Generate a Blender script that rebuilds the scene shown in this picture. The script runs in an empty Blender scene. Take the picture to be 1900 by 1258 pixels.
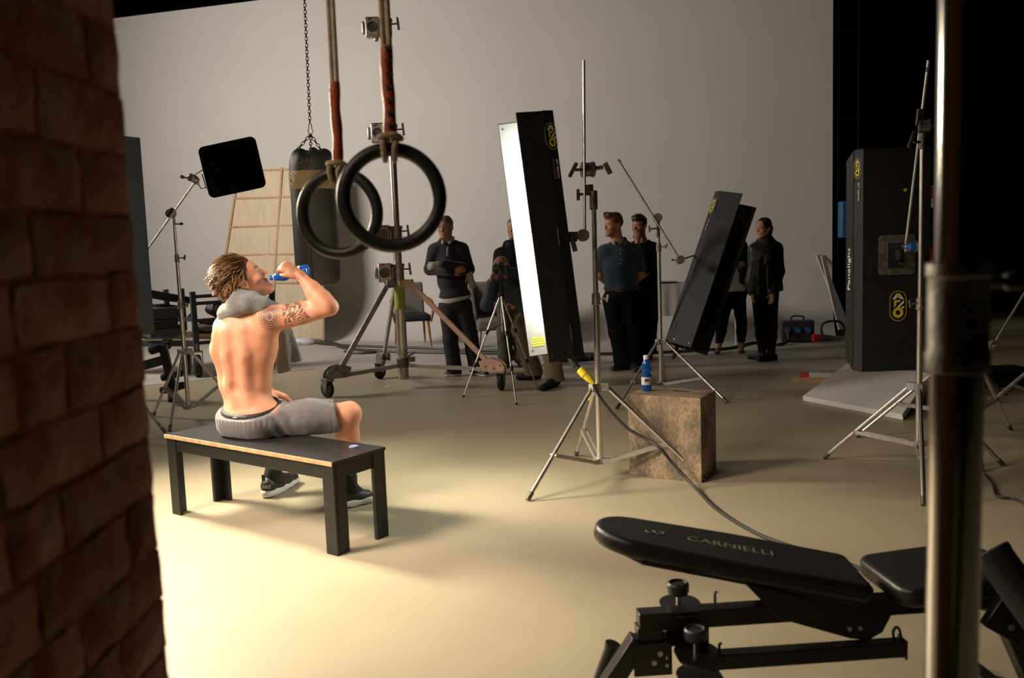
import bpy, bmesh, math, random
import numpy as np
from mathutils import Vector, Matrix, Quaternion
random.seed(7)
PI = math.pi
sc = bpy.context.scene
C = sc.collection

# ---------------------------------------------------------------- camera (fitted to the bench and the stands)
FPX, PITCH, ROLL, CH = 1628.85, .1086, -.0362, 1.4227
_F = Vector((0, math.cos(PITCH), -math.sin(PITCH))); _U = Vector((0, math.sin(PITCH), math.cos(PITCH))); _R = Vector((1, 0, 0))
cR = _R*math.cos(ROLL) + _U*math.sin(ROLL); cU = -_R*math.sin(ROLL) + _U*math.cos(ROLL)
cam_data = bpy.data.cameras.new('camera'); cam = bpy.data.objects.new('camera', cam_data); C.objects.link(cam)
cam.matrix_world = Matrix((( cR.x, cU.x, -_F.x, 0), (cR.y, cU.y, -_F.y, 0), (cR.z, cU.z, -_F.z, CH), (0, 0, 0, 1)))
cam_data.sensor_width = 36; cam_data.lens = 36*FPX/1900; cam_data.clip_start = .05
cam_data.dof.use_dof = True; cam_data.dof.focus_distance = 6.0; cam_data.dof.aperture_fstop = 3.8
sc.camera = cam

# ---------------------------------------------------------------- world, lights, exposure
world = bpy.data.worlds.new('studio_dark'); sc.world = world; world.use_nodes = True
world.node_tree.nodes['Background'].inputs[0].default_value = (.9, .8, .7, 1)
world.node_tree.nodes['Background'].inputs[1].default_value = .012
sc.view_settings.view_transform = 'Standard'; sc.view_settings.look = 'None'
sc.view_settings.gamma = 1; sc.view_settings.use_curve_mapping = False; sc.view_settings.exposure = 0
sc.cycles.use_denoising = True
sc.cycles.max_bounces = 6; sc.cycles.sample_clamp_indirect = 6

def area(name, loc, target, sx, sy, power, color=(1, 1, 1), spread=180):
    l = bpy.data.lights.new(name, 'AREA'); l.shape = 'RECTANGLE'; l.size = sx; l.size_y = sy
    l.energy = power; l.color = color; l.spread = math.radians(spread)
    o = bpy.data.objects.new(name, l); C.objects.link(o); o.location = loc
    o.rotation_euler = (Vector(target) - Vector(loc)).to_track_quat('-Z', 'Y').to_euler()
    return o
area('key_back_left', (-2.95, 5.45, 2.25), (-.9, 3.7, .2), .45, .7, 100, (1, .87, .64), 105)
area('soft_front_left', (-3.0, 2.9, 2.7), (-1.25, 3.9, .5), 1.0, 1.0, 58, (1, .80, .64), 80)
area('front_spill', (-2.6, .3, 3.9), (-.4, 3.0, 1.6), .8, .8, 26, (1, .80, .62), 120)
area('wall_wash_left', (-6.6, 9.0, 3.9), (.0, 13.6, 2.9), 2.0, 2.0, 315, (1, .885, .765), 150)
area('studio_top', (2.0, 6.5, 6.8), (2.0, 6.5, 0), 5, 5, 12, (1, .80, .6))


# ---------------------------------------------------------------- points in the room
def ray(px, py): return _F + cR*((px-950)/FPX) - cU*((py-629)/FPX)
def G(px, py, z=0):                     # point on the horizontal plane at height z
    d = ray(px, py); return Vector((0, 0, CH)) + d*((z-CH)/d.z)
def D(px, py, Y):                       # point at depth Y
    d = ray(px, py); return Vector((0, 0, CH)) + d*(Y/d.y)
def V(*a): return Vector(a)

# ---------------------------------------------------------------- materials
def mat(name, col, rough=.5, metal=0, var=0, vscale=8, bump=0, bscale=60, emit=0, alpha=1, trans=0, spec=.5, col2=None, sheen=0, coat=0, stretch=None, detail=4):
    m = bpy.data.materials.new(name); m.use_nodes = True; nt = m.node_tree; b = nt.nodes['Principled BSDF']
    b.inputs['Base Color'].default_value = (*col, 1); b.inputs['Roughness'].default_value = rough
    b.inputs['Metallic'].default_value = metal; b.inputs['Specular IOR Level'].default_value = spec
    if sheen: b.inputs['Sheen Weight'].default_value = sheen
    if coat: b.inputs['Coat Weight'].default_value = coat
    if emit: b.inputs['Emission Color'].default_value = (*col, 1); b.inputs['Emission Strength'].default_value = emit
    if trans: b.inputs['Transmission Weight'].default_value = trans
    if var or bump or col2:
        tc = nt.nodes.new('ShaderNodeTexCoord'); src = tc.outputs['Object']
        if stretch:
            mp = nt.nodes.new('ShaderNodeMapping'); mp.inputs['Scale'].default_value = stretch
            nt.links.new(src, mp.inputs[0]); src = mp.outputs[0]
    if var or col2:
        n = nt.nodes.new('ShaderNodeTexNoise'); n.inputs['Scale'].default_value = vscale; n.inputs['Detail'].default_value = detail
        nt.links.new(src, n.inputs['Vector'])
        r = nt.nodes.new('ShaderNodeValToRGB'); nt.links.new(n.outputs[0], r.inputs[0])
        c2 = col2 or tuple(min(1, c*(1+var)) for c in col); c1 = col if col2 else tuple(c*(1-var) for c in col)
        r.color_ramp.elements[0].color = (*c1, 1); r.color_ramp.elements[1].color = (*c2, 1)
        r.color_ramp.elements[0].position = .35; r.color_ramp.elements[1].position = .65
        nt.links.new(r.outputs[0], b.inputs['Base Color'])
    if bump:
        n = nt.nodes.new('ShaderNodeTexNoise'); n.inputs['Scale'].default_value = bscale; n.inputs['Detail'].default_value = 5
        nt.links.new(src, n.inputs['Vector'])
        bp = nt.nodes.new('ShaderNodeBump'); bp.inputs['Strength'].default_value = bump; bp.inputs['Distance'].default_value = .01
        nt.links.new(n.outputs[0], bp.inputs['Height']); nt.links.new(bp.outputs[0], b.inputs['Normal'])
    return m
M = {}
M['black_metal'] = mat('black_metal', (.018, .018, .019), .45, 0, .25, 30, .1, 200)
M['black_paint'] = mat('black_paint', (.010, .010, .011), .55, 0, .3, 12, .1, 300)
M['kino_grey'] = mat('kino_grey', (.035, .037, .04), .5, 0, .2, 20, .15, 400)
M['black_cloth'] = mat('black_cloth', (.004, .004, .004), .95, spec=.1)
M['chrome'] = mat('chrome', (.78, .75, .71), .33, 1, .08, 14)
M['steel'] = mat('steel', (.52, .49, .45), .4, 1, .25, 25, .05, 200)
M['dull_steel'] = mat('dull_steel', (.33, .31, .28), .5, .9, .3, 30, .15, 120)
M['dark_steel'] = mat('dark_steel', (.16, .15, .14), .42, .9, .3, 30, .1, 120)
M['alu'] = mat('alu', (.62, .62, .6), .4, .85, .1, 20)
M['grey_alu'] = mat('grey_alu', (.42, .41, .38), .55, .6, .15, 30)
M['lit_pink_alu'] = mat('lit_pink_alu', (.85, .55, .42), .5, .1, .08, 12)  # pink metal, colour raised to carry the key light on one stand leg
M['rubber'] = mat('rubber', (.012, .012, .012), .7, 0, .2, 20, .3, 150)
M['black_plastic'] = mat('black_plastic', (.012, .012, .012), .35)
M['grey_rubber'] = mat('grey_rubber', (.06, .06, .058), .7, 0, .2, 20)
M['white_print'] = mat('white_print', (.75, .75, .73), .6)
M['yellow_print'] = mat('yellow_print', (.75, .6, .03), .5)
M['dim_print'] = mat('dim_print', (.2, .17, .13), .6)
M['dark_print'] = mat('dark_print', (.02, .02, .02), .6)
M['red'] = mat('red', (.45, .02, .015), .45)
M['blue'] = mat('blue', (.02, .12, .45), .45)
M['brass'] = mat('brass', (.75, .55, .25), .3, 1)
M['wood_light'] = mat('wood_light', (.55, .38, .2), .55, 0, .15, 6, .1, 60, stretch=(1, 1, 12))
M['wood_orange'] = mat('wood_orange', (.33, .13, .035), .4, 0, .2, 12)
M['white_plastic'] = mat('white_plastic', (.7, .7, .7), .4)

# ---------------------------------------------------------------- mesh builder
def frame(z, x=None):                    # rotation matrix (3x3) whose Z axis is z
    z = Vector(z).normalized()
    if x is None: x = Vector((1, 0, 0)) if abs(z.x) < .9 else Vector((0, 1, 0))
    x = Vector(x); x = (x - z*x.dot(z)).normalized(); y = z.cross(x)
    return Matrix((x, y, z)).transposed()
def rotz(a): return Matrix.Rotation(a, 3, 'Z')

class MB:
    def __init__(s): s.v = []; s.f = []; s.mi = []; s.cur = 0
    def add(s, vs, fs):
        n = len(s.v); s.v += [Vector(v) for v in vs]; s.f += [tuple(i+n for i in f) for f in fs]; s.mi += [s.cur]*len(fs); return s
    def box(s, c, size, R=None, taper=1):
        R = R or Matrix.Identity(3); c = Vector(c); hx, hy, hz = [q/2 for q in size]; vs = []
        for z in (-1, 1):
            t = taper if z > 0 else 1
            for x, y in ((-1, -1), (1, -1), (1, 1), (-1, 1)): vs.append(c + R @ Vector((x*hx*t, y*hy*t, z*hz)))
        return s.add(vs, [(3, 2, 1, 0), (4, 5, 6, 7), (0, 1, 5, 4), (1, 2, 6, 5), (2, 3, 7, 6), (3, 0, 4, 7)])
    def bar(s, a, b, w, t, x=None):          # rectangular bar from a to b; x = direction of its width
        a, b = Vector(a), Vector(b); R = frame(b-a, x); return s.box((a+b)/2, (w, t, (b-a).length), R)
    def lathe(s, prof, o, R=None, seg=20, cap=True):  # prof: list of (r, z)
        R = R or Matrix.Identity(3); o = Vector(o); vs = []; fs = []
        for r, z in prof:
            for i in range(seg): a = 2*PI*i/seg; vs.append(o + R @ Vector((r*math.cos(a), r*math.sin(a), z)))
        for k in range(len(prof)-1):
            for i in range(seg):
                j = (i+1) % seg; fs.append((k*seg+i, k*seg+j, (k+1)*seg+j, (k+1)*seg+i))
        if cap: fs.append(tuple(range(seg-1, -1, -1))); fs.append(tuple((len(prof)-1)*seg+i for i in range(seg)))
        return s.add(vs, fs)
    def cyl(s, a, b, r, r2=None, seg=14, cap=True):
        a, b = Vector(a), Vector(b); return s.lathe([(r, 0), (r if r2 is None else r2, (b-a).length)], a, frame(b-a), seg, cap)
    def tube(s, pts, r, seg=8, closed=False, flat=None):
        pts = [Vector(p) for p in pts]; n = len(pts); rs = r if hasattr(r, '__len__') else [r]*n; vs = []; fs = []; x = None
        for i, p in enumerate(pts):
            a = pts[(i-1) % n] if (closed or i) else p; b = pts[(i+1) % n] if (closed or i < n-1) else p
            t = (b-a).normalized(); R = frame(t, x); x = R.col[0].copy()
            for k in range(seg):
                q = 2*PI*k/seg; vs.append(p + R @ Vector((math.cos(q)*rs[i], math.sin(q)*rs[i]*(flat or 1), 0)))
        for i in range(n if closed else n-1):
            for k in range(seg):
                l = (k+1) % seg; j = (i+1) % n; fs.append((i*seg+k, i*seg+l, j*seg+l, j*seg+k))
        if not closed: fs.append(tuple(range(seg-1, -1, -1))); fs.append(tuple((n-1)*seg+i for i in range(seg)))
        return s.add(vs, fs)
    def ball(s, c, r, R=None, seg=14, rings=8):
        rr = r if hasattr(r, '__len__') else (r, r, r); R = R or Matrix.Identity(3); c = Vector(c); vs = []; fs = []
        for i in range(1, rings):
            t = PI*i/rings
            for k in range(seg):
                a = 2*PI*k/seg; vs.append(c + R @ Vector((rr[0]*math.sin(t)*math.cos(a), rr[1]*math.sin(t)*math.sin(a), rr[2]*math.cos(t))))
        vs += [c + R @ Vector((0, 0, rr[2])), c - R @ Vector((0, 0, rr[2]))]; T = len(vs)-2
        for i in range(rings-2):
            for k in range(seg): l = (k+1) % seg; fs.append((i*seg+k, (i+1)*seg+k, (i+1)*seg+l, i*seg+l))
        for k in range(seg): l = (k+1) % seg; fs.append((T, k, l)); fs.append((T+1, (rings-2)*seg+l, (rings-2)*seg+k))
        return s.add(vs, fs)
    def prism(s, poly, o, ex, ey, h):        # polygon in the ex,ey plane, thickness h both sides along the normal
        o, ex, ey = Vector(o), Vector(ex), Vector(ey); n = ex.cross(ey).normalized(); k = len(poly)
        lo = [o + ex*x + ey*y - n*(h/2) for x, y in poly]; hi = [p + n*h for p in lo]
        return s.add(lo+hi, [tuple(range(k-1, -1, -1)), tuple(range(k, 2*k))] + [(i, (i+1) % k, (i+1) % k+k, i+k) for i in range(k)])
    def build(s, name, m, parent=None, smooth=True, bevel=0, sub=0, seg=2):
        me = bpy.data.meshes.new(name); me.from_pydata([tuple(v) for v in s.v], [], s.f)
        for q in (m if isinstance(m, (list, tuple)) else [m]): me.materials.append(M[q] if isinstance(q, str) else q)
        if any(s.mi): me.polygons.foreach_set('material_index', s.mi)
        o = bpy.data.objects.new(name, me); C.objects.link(o)
        bm = bmesh.new(); bm.from_mesh(me); bmesh.ops.recalc_face_normals(bm, faces=bm.faces); bm.to_mesh(me); bm.free()
        if smooth:
            me.polygons.foreach_set('use_smooth', [True]*len(me.polygons)); me.set_sharp_from_angle(angle=math.radians(38))
        if bevel:
            b = o.modifiers.new('bevel', 'BEVEL'); b.width = bevel; b.segments = seg; b.limit_method = 'ANGLE'; b.angle_limit = math.radians(40)
        if sub: q = o.modifiers.new('sub', 'SUBSURF'); q.levels = sub; q.render_levels = sub
        if parent is not None:
            o.parent = parent; o.matrix_parent_inverse = parent.matrix_world.inverted() if parent.type != 'EMPTY' else Matrix.Translation(-parent.location)
        return o
def tag(o, label=None, cat=None, group=None, kind=None):
    if label: o['label'] = label
    if cat: o['category'] = cat
    if group: o['group'] = group
    if kind: o['kind'] = kind
    return o
def thing(name, label, cat, loc, group=None):
    o = bpy.data.objects.new(name, None); o.empty_display_size = .1; C.objects.link(o); o.location = loc
    o.matrix_world = Matrix.Translation(Vector(loc))
    return tag(o, label, cat, group)
def rrect(w, h, r, n=5):
    out = []
    for cx, cy, a0 in ((w/2-r, h/2-r, 0), (-w/2+r, h/2-r, PI/2), (-w/2+r, -h/2+r, PI), (w/2-r, -h/2+r, 1.5*PI)):
        for i in range(n+1): a = a0 + PI/2*i/n; out.append((cx+r*math.cos(a), cy+r*math.sin(a)))
    return out
def bez(pts, n=10):                          # Catmull-Rom through points
    pts = [Vector(p) for p in pts]; out = []
    P = [pts[0]*2-pts[1]] + pts + [pts[-1]*2-pts[-2]]
    for i in range(1, len(P)-2):
        for k in range(n):
            t = k/n; a, b, c, d = P[i-1:i+3]
            out.append(((b*2) + (c-a)*t + (a*2-b*5+c*4-d)*t*t + (b*3-a-c*3+d)*t**3)*.5)
    out.append(pts[-1]); return out
def wrap_on(ob, target, n, off=.0012):
    """lay flat lettering onto a curved surface: push its points along -n until they meet the target"""
    from mathutils.bvhtree import BVHTree
    me = target.data; bvh = BVHTree.FromPolygons([v.co.copy() for v in me.vertices], [tuple(p.vertices) for p in me.polygons]); n = Vector(n).normalized()
    for v in ob.data.vertices:
        h = bvh.ray_cast(v.co+n*.12, -n, .3)
        if h[0] is not None: v.co = h[0]+n*off
    return ob
def text(body, name, m, parent, o, ex, ey, size, depth=.0008, shear=0, align='CENTER', sx=1, spacing=1, bold=0):
    cu = bpy.data.curves.new(name, 'FONT'); cu.body = body; cu.size = 1; cu.extrude = depth/size; cu.align_x = align; cu.align_y = 'CENTER'
    cu.shear = shear; cu.space_character = spacing; cu.offset = bold; cu.resolution_u = 3
    t = bpy.data.objects.new(name, cu); C.objects.link(t)
    dg = bpy.context.evaluated_depsgraph_get(); me = bpy.data.meshes.new_from_object(t.evaluated_get(dg))
    bpy.data.objects.remove(t)
    ex, ey = Vector(ex).normalized(), Vector(ey).normalized(); n = ex.cross(ey)
    mm = Matrix((ex*size*sx, ey*size, n*size)).transposed().to_4x4(); mm.translation = Vector(o); me.transform(mm)
    me.materials.clear(); me.materials.append(M[m])
    ob = bpy.data.objects.new(name, me); C.objects.link(ob); ob.parent = parent
    ob.matrix_parent_inverse = parent.matrix_world.inverted() if parent.type != 'EMPTY' else Matrix.Translation(-parent.location)
    return ob

# ================================================================ SETTING
def floor_mat():
    m = mat('floor_paint', (.37, .325, .225), .5, 0, .05, 1.3, .06, 90); return m
M['floor'] = floor_mat()
M['cyc_floor'] = mat('cyc_floor', (.46, .435, .405), .6, 0, .08, 3, .05, 60)
M['cyc'] = mat('cyc', (.58, .565, .55), .8, 0, .02, 1, .02, 30)
M['drape'] = mat('drape', (.005, .005, .005), .95, spec=.1)
def tagS(o): return tag(o, kind='structure')
tagS(MB().box((-1, 7.5, -.05), (22, 23, .1)).build('floor', 'floor', smooth=False))
# the cyclorama runs obliquely: wall line y = 13.7 - .285 x
def wl(x, off): # a point at distance off in front of the wall line
    n = Vector((-.285, -1, 0)).normalized(); return Vector((x, 13.7-.285*x, 0)) + n*off
edge = [(-9, 8.3), (-5.6, 9.0), (-3.92, 9.7), (-3.2, 10.15), (-2.4, 10.5), (0, 9.93), (1.8, 9.45), (3.39, 8.98), (4.9, 8.6)]
mb = MB(); n = len(edge); far = [wl(x, .9) for x in np.linspace(-9.2, 4.55, n)]
vs = [Vector((x, y, 0)) for x, y in edge] + far; vs += [v + Vector((0, 0, .004)) for v in vs]
fs = []
for i in range(n-1):
    fs += [(2*n+i, 2*n+i+1, 3*n+i+1, 3*n+i), (i, i+1, 2*n+i+1, 2*n+i)]
mb.add(vs, fs); tagS(mb.build('floor_cove', 'cyc_floor', smooth=False))
mb = MB(); prof = [(0.9-0.9*math.sin(a), 0.9-0.9*math.cos(a)) for a in np.linspace(0, PI/2, 14)] + [(0, 3), (0, 5.5)]
prof[0] = (0.92, .003)
ends = (-9.2, 4.55); vs = []
for off, z in prof:
    for x in ends: vs.append(wl(x, off) + Vector((0, 0, z)))
for off, z in prof:
    for x in ends: vs.append(wl(x, min(off, 0)-.12) + Vector((0, 0, z)))
k = len(prof); fs = [(2*i, 2*i+1, 2*i+3, 2*i+2) for i in range(k-1)] + [(2*k+2*i+1, 2*k+2*i, 2*k+2*i+2, 2*k+2*i+3) for i in range(k-1)]
fs += [(2*i+1, 2*k+2*i+1, 2*k+2*i+3, 2*i+3) for i in range(k-1)] + [(2*k-2, 2*k-1, 4*k-1, 4*k-2)]
mb.add(vs, fs); tagS(mb.build('wall_back', 'cyc'))
tagS(MB().box((9.0, 7.5, 3.6), (.2, 22, 7.4)).build('wall_right', 'drape', smooth=False))
tagS(MB().box((7.4, 14.6, 3.6), (5.6, .2, 7.4)).build('wall_far_right', 'drape', smooth=False))
tagS(MB().box((-1, 18.4, 3.6), (22, .2, 7.4)).build('wall_rear', 'drape', smooth=False))
tagS(MB().box((-11.9, 7.5, 3.6), (.2, 22, 7.4)).build('wall_far_left', 'drape', smooth=False))
tagS(MB().box((-1, -3.6, 3.6), (22, .2, 7.4)).build('wall_front', 'drape', smooth=False))
tagS(MB().box((-1, 7.5, 7.3), (22, 22, .1)).build('ceiling', 'drape', smooth=False))
# dark steel frame standing behind the right end of the cyclorama
t = thing('truss_tower', 'tall black steel ladder tower behind the right end of the pale curved wall', 'tower', (4.75, 12.6, 0))
for x in (4.72, 5.0): MB().cyl((x, 12.65, 0), (x, 12.65, 6), .03).build('upright', 'black_metal', t)
for z in (.6, 1.8, 3, 4.2, 5.4): MB().cyl((4.72, 12.65, z), (5.0, 12.65, z), .02).build('rung', 'black_metal', t)

# ---- brick set wall, just left of the camera: its face looks to the right
def brick_mat():
    m = bpy.data.materials.new('old_brick'); m.use_nodes = True; nt = m.node_tree; b = nt.nodes['Principled BSDF']; b.inputs['Roughness'].default_value = .85
    b.inputs['Specular IOR Level'].default_value = .2
    tc = nt.nodes.new('ShaderNodeTexCoord'); oi = nt.nodes.new('ShaderNodeObjectInfo')
    n1 = nt.nodes.new('ShaderNodeTexNoise'); n1.inputs['Scale'].default_value = 16; n1.inputs['Detail'].default_value = 6
    nt.links.new(tc.outputs['Object'], n1.inputs['Vector'])
    r = nt.nodes.new('ShaderNodeValToRGB'); r.color_ramp.elements[0].position = .36; r.color_ramp.elements[1].position = .62
    r.color_ramp.elements[0].color = (.42, .13, .07, 1); r.color_ramp.elements[1].color = (.50, .28, .21, 1)
    nt.links.new(n1.outputs[0], r.inputs[0])
    hs = nt.nodes.new('ShaderNodeHueSaturation'); nt.links.new(r.outputs[0], hs.inputs['Color'])
    mr = nt.nodes.new('ShaderNodeMapRange'); mr.inputs['To Min'].default_value = .7; mr.inputs['To Max'].default_value = 1.25
    nt.links.new(oi.outputs['Random'], mr.inputs[0]); nt.links.new(mr.outputs[0], hs.inputs['Value'])
    nt.links.new(hs.outputs[0], b.inputs['Base Color'])
    n2 = nt.nodes.new('ShaderNodeTexNoise'); n2.inputs['Scale'].default_value = 45; n2.inputs['Detail'].default_value = 8
    nt.links.new(tc.outputs['Object'], n2.inputs['Vector'])
    bp = nt.nodes.new('ShaderNodeBump'); bp.inputs['Strength'].default_value = .8; bp.inputs['Distance'].default_value = .008
    nt.links.new(n2.outputs[0], bp.inputs['Height']); nt.links.new(bp.outputs[0], b.inputs['Normal'])
    return m
M['brick'] = brick_mat()
M['mortar'] = mat('mortar', (.40, .16, .10), .95, 0, .35, 20, .8, 60, spec=.1)
t = thing('wall_left', None, None, (-.56, .4, 0)); t['kind'] = 'structure'
WX, WY0, WY1 = -.487, -.62, 1.15
MB().box((WX-.0615, (WY0+WY1)/2, 1.25), (.12, WY1-WY0-.001, 2.5)).build('mortar_bed', 'mortar', t, smooth=False)
rb = random.Random(3); variants = []
z = .012; row = 0
while z < 2.45:
    h = .066*rb.uniform(.9, 1.1); y = WY1 + .001
    while y > WY0+.05:
        L = rb.choice([.19, .21, .23, .10, .2]) if y < WY1 else [.13, .21, .085, .24][row % 4]*rb.uniform(.95, 1.05)
        L = min(L, y-WY0)
        mb = MB(); ny, nz = 5, 3; vs = []; fs = []    # a brick face with a slightly uneven outline and surface
        for i in range(nz+1):
            for j in range(ny+1):
                yy = y - L + .004 + (L-.008)*j/ny; zz = z + h*i/nz
                rim = i in (0, nz) or j in (0, ny)
                vs.append((WX + .007 - (.006 if rim else 0) + rb.uniform(-.002, .002), min(WY1, yy + rb.uniform(-.004, .004)), zz + rb.uniform(-.003, .003)))
        q = ny+1; fs = [(a*q+c, a*q+c+1, (a+1)*q+c+1, (a+1)*q+c) for a in range(nz) for c in range(ny)]
        base = len(vs); ring = [j for j in range(q)] + [i*q+ny for i in range(1, nz+1)] + [nz*q+j for j in range(ny-1, -1, -1)] + [i*q for i in range(nz-1, 0, -1)]
        for i in ring: vs.append((WX-.02, vs[i][1], vs[i][2]))
        fs += [(ring[i], base+i, base+(i+1) % len(ring), ring[(i+1) % len(ring)]) for i in range(len(ring))]
        mb.add(vs, fs).build('brick', 'brick', t)
        y -= L
    z += h + .0075; row += 1

# ================================================================ LIGHTING STANDS AND FIXTURES
def knuckle(p, c, axis, r=.035, parent=None, name='grip_head', m='dark_steel', handle=1, hdir=(0, 0, -1)):
    """round gripping head with a T-shaped handle"""
    ax = Vector(axis).normalized(); mb = MB()
    mb.cyl(c-ax*r*.8, c+ax*r*.8, r, seg=18); mb.cyl(c-ax*r*.95, c-ax*r*.55, r*1.12, seg=18); mb.cyl(c+ax*r*.5, c+ax*r*.9, r*1.1, seg=18)
    g = mb.build(name, m, p, bevel=.002)
    if handle:
        e = c+ax*r*2.2; hb = MB(); hb.cyl(c+ax*r*.8, e, r*.22); h = Vector(hdir).normalized()
        hb.bar(e-h*r*.9, e+h*r*.9, r*.5, r*.35, ax); hb.ball(e-h*r*.9, r*.3, seg=8, rings=6); hb.ball(e+h*r*.9, r*.3, seg=8, rings=6)
        hb.build('wing_handle', m, g)
    return g

def light_stand(label, ax, feet, hubz, botz, jt, sections, name='light_stand', r_leg=.0125, m='chrome', mb_='grey_alu', hub_m='grey_alu', group=None, knobs=(), bars=2, jfix=None, lab=None):
    """ax (x, y); feet on the floor; sections (z_top, radius) from botz upward"""
    t = thing(name, label, 'stand', (ax[0], ax[1], 0), group); A = Vector((ax[0], ax[1], 0)); up = Vector((0, 0, 1))
    z = botz
    for i, (zt, r) in enumerate(sections):
        MB().cyl(A+up*z, A+up*zt, r, seg=20).build(['pole', 'riser'][min(i, 1)], m, t); 
        if i < len(sections)-1:
            mb = MB(); mb.cyl(A+up*(zt-.055), A+up*(zt+.012), r*1.32, seg=20); mb.cyl(A+up*(zt-.055), A+up*(zt-.045), r*1.5, seg=20)
            c = mb.build('collar', 'dull_steel', t, bevel=.002)
            k = Vector(knobs[i]) if i < len(knobs) else Vector((1, -.3, 0)); k.normalize(); kb = MB()
            kb.cyl(A+up*(zt-.02)+k*r, A+up*(zt-.02)+k*(r+.045), .006); e = A+up*(zt-.02)+k*(r+.05)
            kb.bar(e-up*.02-k*.004, e+up*.024+k*.006, .016, .009, k); kb.build('wing_knob', 'dull_steel', c, bevel=.002)
        z = zt-.01
    hb = MB(); hb.cyl(A+up*(hubz-.03), A+up*(hubz+.022), sections[0][1]*1.35, seg=20)
    dirs = []
    for f in feet:
        d = (Vector((f[0], f[1], 0))-A); d.z = 0; d.normalize(); dirs.append(d)
        hb.box(A+d*(sections[0][1]+.025)+up*hubz, (.05, .036, .045), Matrix((d, up.cross(d), up)).transposed())
    hb.build('leg_hub', hub_m, t, bevel=.003)
    bb = MB(); bb.cyl(A+up*(botz-.005), A+up*(botz+.035), sections[0][1]*1.3, seg=18)
    for d in dirs: bb.box(A+d*(sections[0][1]+.018)+up*(botz+.014), (.04, .03, .03), Matrix((d, up.cross(d), up)).transposed())
    bb.build('brace_hub', hub_m, t, bevel=.002)
    for f, d in zip(feet, dirs):
        top = A+d*.052+up*hubz; F = Vector((f[0], f[1], .012)); u = (F-top).normalized()
        lg = MB().cyl(top, F-u*.0, r_leg, seg=14).build('leg', m, t)
        MB().cyl(F-u*.045, F+u*.006, r_leg*1.15, seg=12).build('rubber_foot', 'dark_steel', lg)
        j = top.lerp(F, jt); sd = up.cross(d); br = MB()
        if bars == 2:
            for s in (-1, 1): br.bar(j+sd*s*(r_leg+.004), A+d*(sections[0][1]+.03)+sd*s*(r_leg+.004)+up*(botz+.014), .022, .003, up)
        else: br.bar(j, A+d*(sections[0][1]+.03)+up*(botz+.014), .022, .014, up)
        br.cyl(j-sd*(r_leg+.012), j+sd*(r_leg+.012), .006, seg=8)
        br.build('brace', mb_, t)
    return t

def studio_logo(parent, o, ex, ey, h):
    """upright oval badge: yellow outline, white and yellow cut letters"""
    ex, ey = Vector(ex).normalized(), Vector(ey).normalized(); n = ex.cross(ey); w = h*.55; mb = MB(); r = w/2
    out = [(r*math.cos(a), h/2-r+r*math.sin(a)) for a in np.linspace(0, PI, 13)] + [(r*math.cos(a), -h/2+r+r*math.sin(a)) for a in np.linspace(PI, 2*PI, 13)]
    inn = [(x*.93, y*.965) for x, y in out]; N = len(out)
    mb.add([Vector(o)+ex*x+ey*y+n*.001 for x, y in out+inn], [(i, (i+1) % N, (i+1) % N+N, i+N) for i in range(N)])
    def P(poly): mb.prism([(x*h, y*h) for x, y in poly], Vector(o)+n*.001, ex, ey, .0012)
    P([(-.17, .2), (-.06, .2), (-.03, .25), (-.03, .42), (-.06, .42)]) if False else None
    mb.cur = 0   # yellow pieces
    P([(-.035, .42), (.035, .42), (.035, .27), (-.035, .27)])
    P([(-.13, .19), (.09, .19), (.05, .12), (-.06, .12), (-.06, .03), (-.13, -.05)])
    ro, ri = .175*h, .08*h; cN = 20; cc = Vector(o)+ey*(-.22*h)+n*.0015
    mb.add([cc+ex*ro*math.cos(2*PI*i/cN)+ey*ro*math.sin(2*PI*i/cN) for i in range(cN)]+[cc+ex*ri*math.cos(2*PI*i/cN)+ey*ri*math.sin(2*PI*i/cN) for i in range(cN)], [(i, (i+1) % cN, (i+1) % cN+cN, i+cN) for i in range(cN)])
    mb.cur = 1   # white pieces
    P([(-.19, .22), (-.05, .42), (-.05, .25), (-.09, .22)]); P([(.05, .42), (.19, .22), (.09, .22), (.05, .25)])
    P([(.19, .19), (.19, .1), (.05, -.04), (-.04, -.04)]); P([(.12, -.02), (.2, -.02), (.2, -.09), (.12, -.09)])
    return mb.build('badge', ['yellow_print', 'white_print'], parent, smooth=False)

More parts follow.
